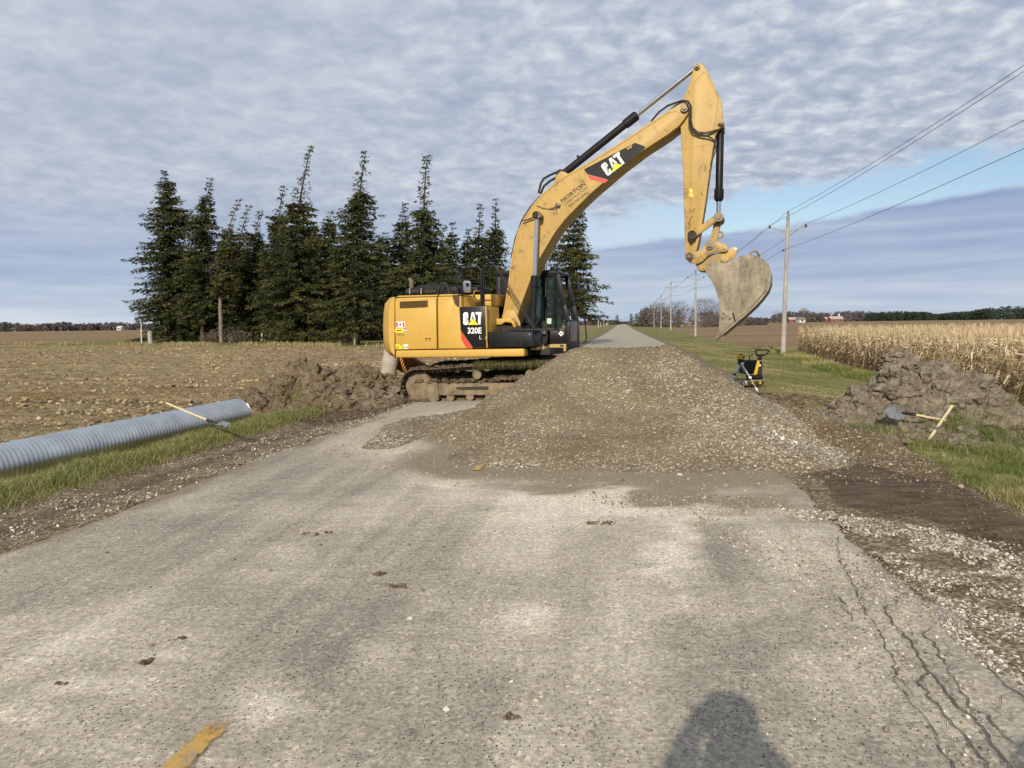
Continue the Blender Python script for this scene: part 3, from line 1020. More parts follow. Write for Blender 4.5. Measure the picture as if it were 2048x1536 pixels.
parts = [gravel_in([(1560, 1020), (1700, 1025), (1900, 1060), (2060, 1120), (2300, 1400), (2150, 1450), (1960, 1330), (1830, 1210), (1720, 1110)], 34000, .005, .0155, 21, 0.0, 2.2),
         gravel_in([(1800, 1040), (2060, 1090), (2400, 1300), (2300, 1400), (2060, 1200)], 3000, .006, .02, 22),
         gravel_in([(-200, 1110), (0, 1015), (300, 925), (600, 850), (790, 812), (800, 822), (640, 880), (300, 1000), (0, 1095), (-200, 1180)], 12000, .004, .016, 23, 0.0, 1.6),
         gravel_in([(1420, 1000), (1700, 1030), (1900, 1300), (2048, 1536), (1850, 1536), (1560, 1150), (1380, 1050)], 5000, .004, .011, 24, 0.0, 2.0),
         gravel_in([(0, 1100), (640, 880), (800, 930), (1000, 965), (1400, 990), (1600, 1050), (2000, 1536), (0, 1536)], 1700, .003, .009, 25, 0.0, 0.9),
         gravel_in([(0, 1150), (900, 970), (1400, 1000), (1900, 1536), (0, 1536)], 90, .008, .018, 27),
         gravel_in([(1100, 995), (1500, 990), (1640, 1040), (1300, 1030)], 900, .005, .012, 26)]
P = np.concatenate([a for a, b in parts]); Sz = np.concatenate([b for a, b in parts])
V, Fc, ti = scatter_lumps(P, Sz, 31, ICO1, 0.7, 0.35)
tag(np_mesh("loose_gravel", V, Fc, m_gst, attrs=dict(tint=ti), smooth=True, sharp=40), kind='stuff')
# mud crumbs on the asphalt
m_mudc = tinted("mud_crumbs", [(0.0, (0.06, 0.045, 0.03)), (1.0, (0.19, 0.145, 0.095))])
P = []; Sz = []
for (px, py, nn, sp) in [(1215, 1052, 22, .05), (1185, 1054, 14, .04), (800, 1186, 16, .03), (760, 1160, 8, .02), (1020, 1448, 9, .02), (650, 868, 60, .14), (620, 1075, 10, .05), (290, 1337, 14, .02), (355, 1290, 6, .02), (128, 1380, 5, .02)]:
    c0 = GP(px, py)
    for i in range(nn):
        x, y = c0.x + rng.normal(0, sp), c0.y + rng.normal(0, sp * 0.6)
        P.append((x, y, float(base_z(np.array([x]), np.array([y]))[0]) + 0.004)); Sz.append(0.006 + 0.014 * rng.random())
V, Fc, ti = scatter_lumps(np.array(P), np.array(Sz), 33, ICO1, 0.55, 0.4)
tag(np_mesh("mud_crumbs", V, Fc, m_mudc, attrs=dict(tint=ti)), kind='stuff')

P_, S_ = gravel_in(MUDR, 2600, .004, .016, 36)
P2_, S2_ = gravel_in([(560, 800), (800, 775), (830, 812), (650, 850), (560, 838)], 2200, .006, .04, 37)
V, Fc, ti = scatter_lumps(np.concatenate([P_, P2_]), np.concatenate([S_, S2_]), 38, ICO1, 0.55, 0.4)
tag(np_mesh("mud_crumbs", V, Fc, m_mudc, attrs=dict(tint=ti)), kind='stuff')

# dug-out earth ------------------------------------------------------------
m_earth, g, p, out = new_mat("dug_earth")
co = g.n('ShaderNodeTexCoord').outputs['Object']
n1 = g.noise(co, 1.3, 5.0, 0.6); n2 = g.noise(co, 7.0, 6.0, 0.65); n3 = g.noise(co, 30.0, 4.0, 0.6)
c = g.ramp(g.m('ADD', g.m('MULTIPLY', n2, 0.6), g.m('MULTIPLY', n3, 0.4)), [(0.33, (0.07, 0.05, 0.032)), (0.5, (0.155, 0.117, 0.076)), (0.68, (0.27, 0.215, 0.145))])
c = g.mix(g.mr(n1, 0.42, 0.62), c, g.mul(c, (1.02, 1.0, 0.98)))
c = g.mix(g.mr(n1, 0.55, 0.70), c, (0.225, 0.19, 0.145))
g.put(p.inputs['Base Color'], c)
p.inputs['Roughness'].default_value = 0.95
p.inputs['Specular IOR Level'].default_value = 0.1
bump(g, p, g.m('ADD', n2, g.m('MULTIPLY', n3, 0.4)), 0.9, 0.05)


m_earth2 = m_earth.copy(); m_earth2.name = "grey_dug_earth"
for nd_ in m_earth2.node_tree.nodes:
    if nd_.type == 'VALTORGB':
        for e_, c_ in zip(nd_.color_ramp.elements, [(0.075, 0.06, 0.043), (0.185, 0.155, 0.115), (0.33, 0.285, 0.22)]):
            e_.color = (*c_, 1)


def earth_heap(name, blobs, seed, label, nl, lump=(.05, .2), grid=0.045, mat=None):
    cs = [(VP(b[0], 700, b[1]), b[2], b[3]) for b in blobs]
    x0 = min(c.x - r * 1.15 for c, z, r in cs); x1 = max(c.x + r * 1.15 for c, z, r in cs)
    y0 = min(c.y - r * 1.15 for c, z, r in cs); y1 = max(c.y + r * 1.15 for c, z, r in cs)

    def hz(x, y):
        b = tz(x, y)
        H = np.full(np.shape(x), -0.3)
        for c, z, r in cs:
            d = np.hypot(x - c.x, (y - c.y)) / r
            wob = 1 + 0.55 * (fbm(x, y, 1.6, 3, 0.55, seed) - 0.5)
            H = np.maximum(H, (z - b) * (1 - np.clip(d * wob, 0, 1.3) ** 1.35))
        m = np.clip(H / 0.25, 0, 1)
        H = H + m * ((np.abs(fbm(x, y, 2.4, 4, 0.6, seed + 1) - 0.5)) * -0.75 + 0.09 + (fbm(x, y, 6.0, 4, 0.65, seed + 2) - 0.5) * 0.24)
        return b, H
    gx = np.arange(x0, x1, grid); gy = np.arange(y0, y1, grid)
    A, B = np.meshgrid(gx, gy, indexing='ij')
    b, H = hz(A, B)
    ox, oy = (x0 + x1) / 2, (y0 + y1) / 2
    oz = tzs(ox, oy)
    V1 = np.stack([A - ox, B - oy, b + H - oz], -1).reshape(-1, 3)
    f1 = grid_faces(*A.shape)
    f1 = f1[(H.ravel()[f1] > -0.04).any(1)]
    r_ = np.random.default_rng(seed)
    x = r_.uniform(x0, x1, nl * 8); y = r_.uniform(y0, y1, nl * 8)
    b, h = hz(x, y)
    ok = np.where(h > 0.01)[0][:nl]
    sz = lump[0] + (lump[1] - lump[0]) * r_.random(len(ok)) ** 4.0
    P = np.stack([x[ok] - ox, y[ok] - oy, b[ok] + h[ok] - oz - sz * 0.1], -1)
    V2, f2, _ = scatter_lumps(P, sz, seed + 5, ICO2, 0.72, 0.34, 30)
    nz = 1 + 0.22 * (fbm(V2[:, 0] * 1.7 + V2[:, 2], V2[:, 1] * 1.7 - V2[:, 2], 9.0, 2, 0.5, 6) - 0.5)
    okb = np.where(h > 0.30)[0][-26:]
    sb = .15 + .13 * r_.random(len(okb))
    V3, f3, _ = scatter_lumps(np.stack([x[okb] - ox, y[okb] - oy, b[okb] + h[okb] - oz - sb * .35], -1), sb, seed + 9, ICO3, .8, .10, 16)
    V3 += ((fbm(V3[:, 0] * 2 + V3[:, 2] * 3, V3[:, 1] * 2 - V3[:, 2], 3.0, 4, .6, 2) - .5) * .16)[:, None] * np.array([1, .7, .8])
    V2 = np.concatenate([V2, V3]); f2 = np.concatenate([f2, f3 + len(V2) - len(V3)])
    o = np_mesh(name, np.concatenate([V1, V2]), [f1, f2 + len(V1)], mat or m_earth, smooth=False)
    o.location = (ox, oy, oz)
    tag(o, label, "earth heap")
    return hz


hzL = earth_heap("earth_heap", [(600, 17.0, .88, 1.1), (655, 17.3, .72, 1.15), (715, 17.4, .74, 1.15), (770, 17.6, .50, 1.1), (800, 17.3, .2, .9), (540, 16.4, .50, .9), (505, 15.6, .30, .75), (640, 16.2, .35, 1.1), (720, 16.3, .2, 1.0), (560, 15.3, .05, .9)], 41,
                 "dark brown heap of dug earth between the culvert pipe and the excavator", 1500, (.018, .17), .038)
hzR = earth_heap("earth_heap", [(1805, 12.3, 1.12, .95), (1860, 12.2, .92, 1.2), (1940, 12.2, .72, 1.2), (1880, 10.9, .12, .9), (1735, 12.2, .55, .85), (1690, 11.8, .22, .6), (1965, 12.3, .30, .9), (1780, 11.4, .25, .8), (1870, 11.3, .18, 1.0), (1950, 11.5, .05, .9), (1830, 10.8, -.1, .7)], 47,
                 "grey-brown earth heap with two tools lying on it beside the standing corn", 1700, (.016, .15), .036, m_earth2)

# trodden soil where the ditch was cut across the verge
cutP = []
for i in range(900):
    k = rng.random()
    q = GP(1500 + 330 * k + rng.normal(0, 16), 792 + 14 * k + 20 * abs(rng.normal(0, .7)), -0.1)
    cutP.append((q.x, q.y, float(tz(np.array([q.x]), np.array([q.y]))[0]) + 0.01))
V, Fc, ti = scatter_lumps(np.array(cutP), 0.02 + 0.07 * rng.random(len(cutP)) ** 3, 52, ICO1, 0.6, 0.4)
tag(np_mesh("soil_crumbs", V, Fc, m_mudc, attrs=dict(tint=ti)), kind='stuff')

# grass --------------------------------------------------------------------
m_grass = tinted("grass_blades", [(0.0, (0.085, 0.13, 0.026)), (0.4, (0.165, 0.20, 0.048)), (0.7, (0.31, 0.28, 0.10)), (1.0, (0.50, 0.42, 0.22))], 0.7, 0.25, 0.25)


def st_points(n, s0, s1, t0, t1, seed, logs=False):
    r_ = np.random.default_rng(seed)
    s = np.exp(r_.uniform(math.log(s0), math.log(s1), n)) if logs else r_.uniform(s0, s1, n)
    t = r_.uniform(0, 1, n)
    t = t0(s) + (t1(s) - t0(s)) * t
    x, y = to_xy(s, t)
    return x, y, r_


GR = []
# strip in front of the culvert
x, y, r_ = st_points(60000, 4.2, 15.6, lambda s: -8.0 + 0 * s, lambda s: tcen(s) - HW - 1.0, 61)
dens = fbm(x, y, 1.3, 4, 0.6)
s_, t_ = to_st(x, y)
dlx = tcen(s_) - HW - t_
ok = (r_.random(len(x)) < sstep(dens, 0.34, 0.52) * sstep(dlx, 0.95, 1.5) * (1 - sstep(s_, 13.5, 15.6) * 0.6))
x, y, dlx = x[ok], y[ok], dlx[ok]
GR.append(blades(np.stack([x, y, tz(x, y) + 0.01], -1), 0.05 + 0.13 * fbm(x, y, 1.3, 3, 0.6), 0.007, 62, 1.25, 3))
# near verge on the corn side
x, y, r_ = st_points(70000, 4.6, 13.0, lambda s: gedge(s) - 0.12, lambda s: 8.4 + 0 * s, 63)
dens = fbm(x, y, 1.2, 4, 0.6)
s_, t_ = to_st(x, y)
ok = r_.random(len(x)) < sstep(dens, 0.36, 0.54) * sstep(t_ - gedge(s_), -0.15, 0.35)
x, y = x[ok], y[ok]
GR.append(blades(np.stack([x, y, tz(x, y) + 0.0], -1), 0.05 + 0.13 * fbm(x, y, 1.5, 3, 0.6), 0.007, 64, 1.1, 3))
# mown verge further off
x, y, r_ = st_points(60000, 12.0, 75.0, lambda s: gedge(s), lambda s: 9.6 + 1.6 * sstep(s, 30, 60), 65, True)
s_, t_ = to_st(x, y)
dens = fbm(x, y, 0.5, 4, 0.6)
ok = r_.random(len(x)) < sstep(dens, 0.30, 0.52)
x, y, s_ = x[ok], y[ok], s_[ok]
GR.append(blades(np.stack([x, y, tz(x, y) - 0.01], -1), 0.03 + 0.035 * r_.random(len(x)), 0.006 + 0.0005 * s_, 66, 1.2, 2))
# tall rough grass at the foot of the pole and the corn
x, y, r_ = st_points(16000, 14.0, 64.0, lambda s: 8.6 + 2.2 * sstep(s, 30, 60), lambda s: 10.0 + 2.6 * sstep(s, 30, 60), 67, True)
s_, t_ = to_st(x, y)
GR.append(blades(np.stack([x, y, tz(x, y)], -1), 0.14 + 0.16 * r_.random(len(x)), 0.006 + 0.0005 * s_, 68, 0.7, 2))
# tufts turned up on the earth heap
tp = []
for (px, py, dp, nn, sp) in [(1925, 865, 10.6, 500, .25), (1960, 880, 10.7, 700, .35), (2020, 880, 11.0, 900, .4), (1740, 860, 10.6, 500, .25), (1700, 840, 10.9, 350, .2), (2000, 800, 12.2, 500, .4), (2040, 940, 9.4, 900, .4)]:
    c0 = VP(px, py, dp)
    tp.append(np.stack([rng.normal(c0.x, sp, nn), rng.normal(c0.y, sp * 0.7, nn)], -1))
tp = np.concatenate(tp)
b, h = hzR(tp[:, 0], tp[:, 1])
zz = b + np.maximum(h, 0)
ok = (fbm(tp[:, 0], tp[:, 1], 3.0, 3, 0.6) > 0.42) & (h < 0.75)
GR.append(blades(np.stack([tp[ok, 0], tp[ok, 1], zz[ok]], -1), 0.22, 0.008, 70, 1.25, 3))
c0 = VP(575, 800, 15.9)
tq = np.stack([rng.normal(c0.x, .25, 500), rng.normal(c0.y, .2, 500)], -1)
b, h = hzL(tq[:, 0], tq[:, 1])
GR.append(blades(np.stack([tq[:, 0], tq[:, 1], b + np.maximum(h, 0)], -1), 0.2, 0.008, 71, 1.1, 3))
# cemetery margin: dry stalks along the far edge of the ploughed field
x, y, r_ = st_points(9000, 66, 95, lambda s: -22 - (s - 67.7) / 0.28 + 0 * s, lambda s: -20.6 - (s - 67.7) / 0.28 + 0 * s, 72)
s_, t_ = to_st(x, y)
ss = fieldedge(t_) + r_.random(len(x)) * 2.0
t_ = np.random.default_rng(4).uniform(-95, -8, len(x)); ss = fieldedge(t_) + r_.random(len(x)) * 2.0
x, y = to_xy(ss, t_)
ok = fbm(x, y, 0.25, 3, 0.6) > 0.47
GR.append(blades(np.stack([x[ok], y[ok], tz(x[ok], y[ok])], -1), 0.5, 0.07, 73, 0.5, 2))
off = 0; VV = []; F4 = []; TT = []
for i, (V, Fc, ti) in enumerate(GR):
    k = Fc.shape[1]
    if i == len(GR) - 1:
        ti = 0.7 + 0.3 * ti
    elif i in (1, 2, 3, 4):
        rt = V.reshape(-1, k * 0 + (8 if k == 4 and i in (1, 4) else 6), 3)[:, 0]
        pt_ = fbm(rt[:, 0], rt[:, 1], 0.45, 4, 0.6, 2)
        ti = np.clip(ti * 0.55 + np.repeat(sstep(pt_, .34, .60) * .62, len(V) // len(rt)) - .02, 0, 1)
    VV.append(V); F4.append(Fc + off); TT.append(ti); off += len(V)
tag(np_mesh("grass", np.concatenate(VV), np.concatenate(F4), m_grass, attrs=dict(tint=np.concatenate(TT)), smooth=True), kind='stuff')

# ================================================================== excavator
EX_C = Vector((0.37, 17.5, 0.03))
EX_R = R(-18.0)
EU = Vector((math.cos(EX_R), math.sin(EX_R), 0)); EV = Vector((-math.sin(EX_R), math.cos(EX_R), 0))


def LP(px, py, b):
    """machine-frame point (forward, sideways, up) seen at that place on the upright plane 'sideways = b'"""
    d = ray(px, py)
    o = Vector((0, 0, CAM_H)) - EX_C
    k = (b - o.dot(EV)) / d.dot(EV)
    q = o + d * k
    return Vector((q.dot(EU), b, q.z))


def LPs(pts, b):
    return [LP(x, y, b) for x, y in pts]


def shift(pts, b):
    return [Vector((p.x, b, p.z)) for p in pts]


m_cy, g, p, out = new_mat("machine_yellow")
co = g.n('ShaderNodeTexCoord').outputs['Object']
n1 = g.noise(co, 2.5, 6.0, 0.6); n2 = g.noise(co, 45.0, 3.0, 0.6)
run = g.noise(g.scl(co, (16.0, 16.0, 0.9)), 1.0, 4.0, 0.6)
c = g.mix(g.mr(n1, 0.35, 0.7), (0.565, 0.345, 0.068), (0.50, 0.31, 0.066))
c = g.mix(g.mr(run, 0.56, 0.72, 0.0, 0.28), c, (0.33, 0.23, 0.10))
c = g.mix(g.mr(g.m('ADD', n2, g.m('MULTIPLY', n1, 0.35)), 0.86, 0.92, 0.0, 0.6), c, (0.14, 0.09, 0.04))
g.put(p.inputs['Base Color'], c)
g.put(p.inputs['Roughness'], g.mr(n1, 0.35, 0.65, 0.42, 0.62))
p.inputs['Specular IOR Level'].default_value = 0.4
m_cyd, g, p, out = new_mat("muddy_yellow")
co = g.n('ShaderNodeTexCoord').outputs['Object']
n1 = g.noise(co, 3.2, 6.0, 0.65); n2 = g.noise(co, 22.0, 4.0, 0.6)
f = g.mr(g.m('ADD', g.m('MULTIPLY', n1, 0.7), g.m('MULTIPLY', n2, 0.3)), 0.56, 0.63)
streak = g.mr(g.noise(g.scl(co, (14.0, 14.0, 1.6)), 1.0, 4.0), 0.64, 0.70)
c = g.mix(g.mr(n1, 0.3, 0.7), (0.475, 0.315, 0.088), (0.41, 0.265, 0.080))
c = g.mix(g.m('MULTIPLY', streak, 0.75), c, (0.30, 0.19, 0.08))
g.put(p.inputs['Base Color'], g.mix(g.m('MULTIPLY', f, 0.8), c, (0.17, 0.115, 0.06)))
p.inputs['Roughness'].default_value = 0.55
m_blk = simple("black_paint", (0.008, 0.0085, 0.010), (0.014, 0.0145, 0.017), 5, 0.36, 0, 0, None, 0.22, 0.3, 0.7, rough2=0.55)
m_blkd = simple("dusty_black", (0.014, 0.014, 0.015), (0.038, 0.035, 0.031), 9, 0.62, 0, 0, None, 0.25)
m_cav = simple("dark_cavity", (0.020, 0.016, 0.011), (0.04, 0.03, 0.018), 6, 0.8)
m_chrome = simple("chrome_rod", (0.72, 0.73, 0.75), (0.62, 0.62, 0.63), 12, 0.16, 1.0)
m_steel = simple("worn_steel", (0.30, 0.26, 0.20), (0.16, 0.125, 0.085), 14, 0.6, 0.35, 0.003, 60)
m_pin = simple("greasy_pin", (0.10, 0.085, 0.065), (0.24, 0.19, 0.13), 30, 0.5, 0.5)
m_hose = simple("black_hose", (0.012, 0.012, 0.013), (0.03, 0.028, 0.025), 20, 0.55)
m_mir = simple("grey_mirror_back", (0.17, 0.185, 0.20), (0.13, 0.14, 0.15), 8, 0.5)
m_red = simple("red_stripe", (0.62, 0.06, 0.035), (0.56, 0.05, 0.03), 8, 0.45)
m_wht = simple("white_vinyl", (0.80, 0.80, 0.78), (0.72, 0.72, 0.70), 10, 0.45)
m_lyel = simple("decal_yellow", (0.85, 0.66, 0.03), (0.80, 0.60, 0.03), 8, 0.45)
m_ink = simple("dark_lettering", (0.028, 0.02, 0.014), (0.05, 0.036, 0.02), 25, 0.6)
m_ink2 = simple("faded_lettering", (0.17, 0.10, 0.028), (0.26, 0.155, 0.04), 30, 0.6)
m_seam = simple("panel_gap", (0.075, 0.042, 0.010), (0.05, 0.03, 0.01), 5, 0.8)
m_louv = simple("louvre_brown", (0.19, 0.115, 0.026), (0.15, 0.09, 0.02), 12, 0.6)
m_mudm, g, p, out = new_mat("caked_mud")
co = g.n('ShaderNodeTexCoord').outputs['Object']
n1 = g.noise(co, 4.0, 6.0, 0.65); n2 = g.noise(co, 25.0, 5.0, 0.65)
g.put(p.inputs['Base Color'], g.ramp(g.m('ADD', g.m('MULTIPLY', n1, 0.55), g.m('MULTIPLY', n2, 0.45)), [(0.32, (0.055, 0.04, 0.025)), (0.5, (0.125, 0.095, 0.062)), (0.7, (0.25, 0.20, 0.135))]))
p.inputs['Roughness'].default_value = 0.95
p.inputs['Specular IOR Level'].default_value = 0.1
bump(g, p, g.m('ADD', n1, g.m('MULTIPLY', n2, 0.7)), 1.0, 0.03)
m_dframe, g, p, out = new_mat("mud_dusted_frame")
co = g.n('ShaderNodeTexCoord').outputs['Object']
n1 = g.noise(co, 5.0, 6.0, 0.65); st = g.noise(g.scl(co, (9.0, 9.0, 1.2)), 1.0, 5.0)
c = g.ramp(g.m('ADD', g.m('MULTIPLY', n1, 0.6), g.m('MULTIPLY', st, 0.4)), [(0.33, (0.10, 0.072, 0.045)), (0.5, (0.20, 0.155, 0.10)), (0.7, (0.29, 0.235, 0.16))])
g.put(p.inputs['Base Color'], c)
p.inputs['Roughness'].default_value = 0.85
p.inputs['Specular IOR Level'].default_value = 0.2
bump(g, p, n1, 0.5, 0.012)
m_buck, g, p, out = new_mat("dusty_bucket_steel")
co = g.n('ShaderNodeTexCoord').outputs['Object']
n1 = g.noise(co, 2.6, 6.0, 0.62, 0.6); n2 = g.noise(co, 16.0, 5.0, 0.65)
smr = g.noise(g.scl(co, (5.0, 5.0, 1.3)), 1.2, 5.0, 0.6, 1.0)
c = g.ramp(g.m('ADD', g.m('MULTIPLY', n1, 0.5), g.m('ADD', g.m('MULTIPLY', n2, 0.22), g.m('MULTIPLY', smr, 0.28))), [(0.37, (0.10, 0.088, 0.07)), (0.46, (0.215, 0.182, 0.13)), (0.56, (0.31, 0.265, 0.19)), (0.66, (0.44, 0.385, 0.295))])
g.put(p.inputs['Base Color'], c)
p.inputs['Roughness'].default_value = 0.8
p.inputs['Specular IOR Level'].default_value = 0.25
bump(g, p, g.m('ADD', n2, n1), 0.5, 0.012)
m_glass, g, p, out = new_mat("tinted_glass")
p.inputs['Base Color'].default_value = (0.03, 0.045, 0.038, 1)
p.inputs['Roughness'].default_value = 0.08
p.inputs['Specular IOR Level'].default_value = 0.6
tr_ = g.n('ShaderNodeBsdfTransparent'); tr_.inputs[0].default_value = (0.34, 0.43, 0.38, 1)
mx = g.n('ShaderNodeMixShader')
fr = g.n('ShaderNodeFresnel'); fr.inputs[0].default_value = 1.5
co = g.n('ShaderNodeTexCoord').outputs['Object']
g.put(mx.inputs[0], g.m('ADD', g.m('MULTIPLY', g.noise(co, 6.0, 5.0), 0.75), fr.outputs[0], clamp=True))
g.nt.links.new(tr_.outputs[0], mx.inputs[1]); g.nt.links.new(p.outputs[0], mx.inputs[2]); g.nt.links.new(mx.outputs[0], out.inputs[0])
m_gglass = simple("dusty_grey_glass", (0.13, 0.15, 0.155), (0.17, 0.185, 0.19), 8, 0.22)
m_seat = simple("seat_fabric", (0.02, 0.02, 0.022), (0.03, 0.03, 0.032), 20, 0.9)
m_mint = simple("pale_green_paper", (0.50, 0.68, 0.52), (0.46, 0.63, 0.48), 10, 0.7)
m_rib = simple("orange_rust", (0.52, 0.22, 0.055), (0.36, 0.14, 0.035), 7, 0.8)

m_dgrass = tinted("muddy_grass", [(0.0, (0.035, 0.045, 0.014)), (0.5, (0.075, 0.085, 0.026)), (0.8, (0.14, 0.12, 0.05)), (1.0, (0.20, 0.16, 0.085))], 0.85, 0.2)
m_lnk = m_cyd.copy(); m_lnk.name = "muddy_linkage"
for nd_ in m_lnk.node_tree.nodes:
    if nd_.type == 'MAP_RANGE' and abs(nd_.inputs[1].default_value - .56) < .01:
        nd_.inputs[1].default_value = .44; nd_.inputs[2].default_value = .60
exc = tag(empty("excavator", EX_C, EX_R), "yellow and black tracked excavator with its boom raised behind the gravel pile", "excavator")
NB = -1.5


def text_mesh(body, origin, xv, yv, mat, name, parent, bold=0.0, shear=0.0):
    """flat lettering whose box starts at origin and spans xv and yv"""
    cu = bpy.data.curves.new("lettering", 'FONT')
    cu.body = body
    cu.size = 1.0
    cu.offset = bold
    cu.resolution_u = 3
    cu.fill_mode = 'FRONT'
    cu.shear = shear
    to = bpy.data.objects.new("lettering_tmp", cu)
    SC.collection.objects.link(to)
    dg = bpy.context.evaluated_depsgraph_get()
    me = bpy.data.meshes.new_from_object(to.evaluated_get(dg))
    bpy.data.objects.remove(to); bpy.data.curves.remove(cu)
    vs = np.array([v.co[:] for v in me.vertices])
    lo = vs.min(0); hi = vs.max(0)
    sp = np.maximum(hi - lo, 1e-6)
    mb = MB()
    n = xv.cross(yv).normalized()
    pts = []
    for v in vs:
        a = (v[0] - lo[0]) / sp[0]; b = (v[1] - lo[1]) / sp[1]
        pts.append(origin + xv * a + yv * b)
    mb.add(pts, [list(pl_.vertices) for pl_ in me.polygons])
    bpy.data.meshes.remove(me)
    return mb.build(name, mat, parent, smooth=False)


# ---- counterweight: rounded tail
cwo = [(789, 593.5), (779, 595), (773, 606), (770, 625), (769, 655), (770, 682), (774, 702), (781, 712), (789, 716)]
secs = []
for i in range(15):
    b = NB + 3.0 * i / 14
    k = b / 1.5
    back = 0.50 * (1 - abs(k) ** 2.2)
    rnd = 0.10 * max(0, abs(k) - 0.93) / 0.07
    row = []
    for j, (x, y) in enumerate(cwo):
        q = LP(x, y, NB)
        fwd = 0 if j in (0, len(cwo) - 1) else 1
        q = Vector((q.x - back * fwd * (1 if 1 < j < len(cwo) - 2 else .7) + rnd * fwd, b, q.z))
        row.append(q)
    secs.append(row)
mb = MB()
n = len(cwo)
vs = [q for r_ in secs for q in r_]
fs = []
for i in range(14):
    for j in range(n - 1):
        fs.append((i * n + j, i * n + j + 1, (i + 1) * n + j + 1, (i + 1) * n + j))
    fs.append((i * n + n - 1, i * n, (i + 1) * n, (i + 1) * n + n - 1))
fs.append(tuple(range(n))[::-1]); fs.append(tuple(14 * n + j for j in range(n)))
mb.add(vs, fs)
o = mb.build("counterweight", m_cy, exc, True, 40)
bmn = bmesh.new(); bmn.from_mesh(o.data); bmesh.ops.recalc_face_normals(bmn, faces=bmn.faces[:]); bmn.to_mesh(o.data); bmn.free()

# ---- machine house core (between the panels), hood, platform
zt = LP(850, 589, NB).z; zb = LP(850, 699, NB).z
aR = LP(790, 650, NB).x; aM = LP(914, 650, NB).x; aF = LP(1048, 700, NB).x
mb = MB().box(((aR + aM) / 2, 0.0, (zt + zb) / 2 - 0.02), (aM - aR + 0.1, 2.9, zt - zb - 0.03), 0, 0.02)
mb.build("engine_housing", m_seam, exc)
mb = MB().box((aM - .01, 0.02, (zt + zb) / 2 - .02), (.16, 2.92, zt - zb - .06), 0, .01)
mb.build("firewall_plate", m_cy, exc)
mb = MB()
mb.box(((aR + aM) / 2 - 0.02, 0.05, zt - 0.012), (aM - aR - 0.06, 2.70, 0.02), 0, 0.006)
mb.build("engine_deck", m_cy, exc)


def panel(name, low, chamfer, mat):
    """side panel: an upright outline and a strip leaning in above it"""
    mb = MB()
    mb.prism(shift(LPs(low, NB), NB), shift(LPs(low, NB), NB + 0.07), 0, 0.012)
    if chamfer:
        a = LPs(chamfer, NB)
        q = [Vector((v.x, NB + (0.0 if i < len(a) // 2 else 0.10), v.z)) for i, v in enumerate(a)]
        mb.prism(q, [v + Vector((0, 0.06, -0.01)) for v in q], 0, 0.008)
    return mb.build(name, mat, exc)


p1_ = panel("side_door", [(790, 600.5), (872.3, 598.5), (872.6, 640), (873.6, 697.5), (791, 699.3)], [(790, 600.5), (872.3, 598.5), (872.0, 589), (790, 592)], m_cy)
p2_ = panel("side_door", [(875.3, 598.5), (906, 598.2), (908.5, 607), (913, 613), (918.4, 614.3), (921.3, 662), (944.8, 697), (876.6, 697.4)], [(875.3, 598.5), (906, 598.2), (901.5, 587.5), (875, 588.5)], m_cy)
# louvre
mb = MB()
q = LPs([(799.5, 603.2), (856.2, 600.6), (855.6, 614.6), (799.0, 617.0)], NB - 0.004)
mb.prism(q, shift(q, NB + 0.03), 0, 0.0)
for i in range(7):
    t = (i + 0.5) / 7
    a = q[0].lerp(q[3], t); b = q[1].lerp(q[2], t)
    mb.prism([a + Vector((0.01, -.010, .006)), b + Vector((-.01, -.010, .006)), b + Vector((-.01, 0, -.006)), a + Vector((.01, 0, -.006))],
             [a + Vector((0.01, -.002, .010)), b + Vector((-.01, -.002, .010)), b + Vector((-.01, .01, -.002)), a + Vector((.01, .01, -.002))], 1)
mb.build("vent_grille", [m_louv, m_seam], p1_)
# handle and two little latch marks
mb = MB()
for cx in (852.5, 859.5):
    q = LPs([(cx - 2.6, 676), (cx + 2.6, 676), (cx + 2.6, 677.4), (cx + .8, 677.4), (cx + .8, 682), (cx - .8, 682), (cx - .8, 677.4), (cx - 2.6, 677.4)], NB - 0.006)
    mb.prism(q, shift(q, NB + 0.003))
mb.build_each("door_latch", m_seam, p1_, False)


def decal(name, parent, items, b0=NB):
    """flat printed pieces: (material index, outline in picture points, layer)"""
    mb = MB(); mats = []
    for mat, pts, lay in items:
        if mat not in mats:
            mats.append(mat)
        b = b0 - 0.003 - 0.0025 * lay
        q = LPs(pts, b)
        mb.poly(q[::-1] if (q[1] - q[0]).cross(q[2] - q[1]).y > 0 else q, mats.index(mat))
    return mb.build(name, mats, parent, smooth=False)


rect = lambda x0, y0, x1, y1: [(x0, y0), (x1, y0), (x1, y1), (x0, y1)]
decal("flag_sticker", p1_, [(m_wht, rect(791.3, 643.2, 810.2, 655.2), 0), (m_red, rect(792.0, 644.6, 795.8, 654.0), 1), (m_red, rect(805.4, 644.6, 808.8, 654.0), 1),
                            (m_red, [(800.4, 645.5), (801.3, 647.5), (803.4, 648.0), (802.4, 650.5), (800.9, 651.0), (800.9, 652.2), (799.9, 652.2), (799.9, 651.0), (798.4, 650.5), (797.4, 648.0), (799.5, 647.5)], 1)])
decal("plate_sticker", p1_, [(m_lyel, rect(789.8, 657.2, 807.2, 664.8), 0), (m_ink, rect(793, 659.8, 803, 661.8), 1), (m_wht, rect(807.4, 657.0, 813.6, 665.0), 0), (m_ink, rect(807.6, 657.2, 813.0, 659.2), 1), (m_ink, rect(807.6, 662.2, 813.0, 664.2), 1)])
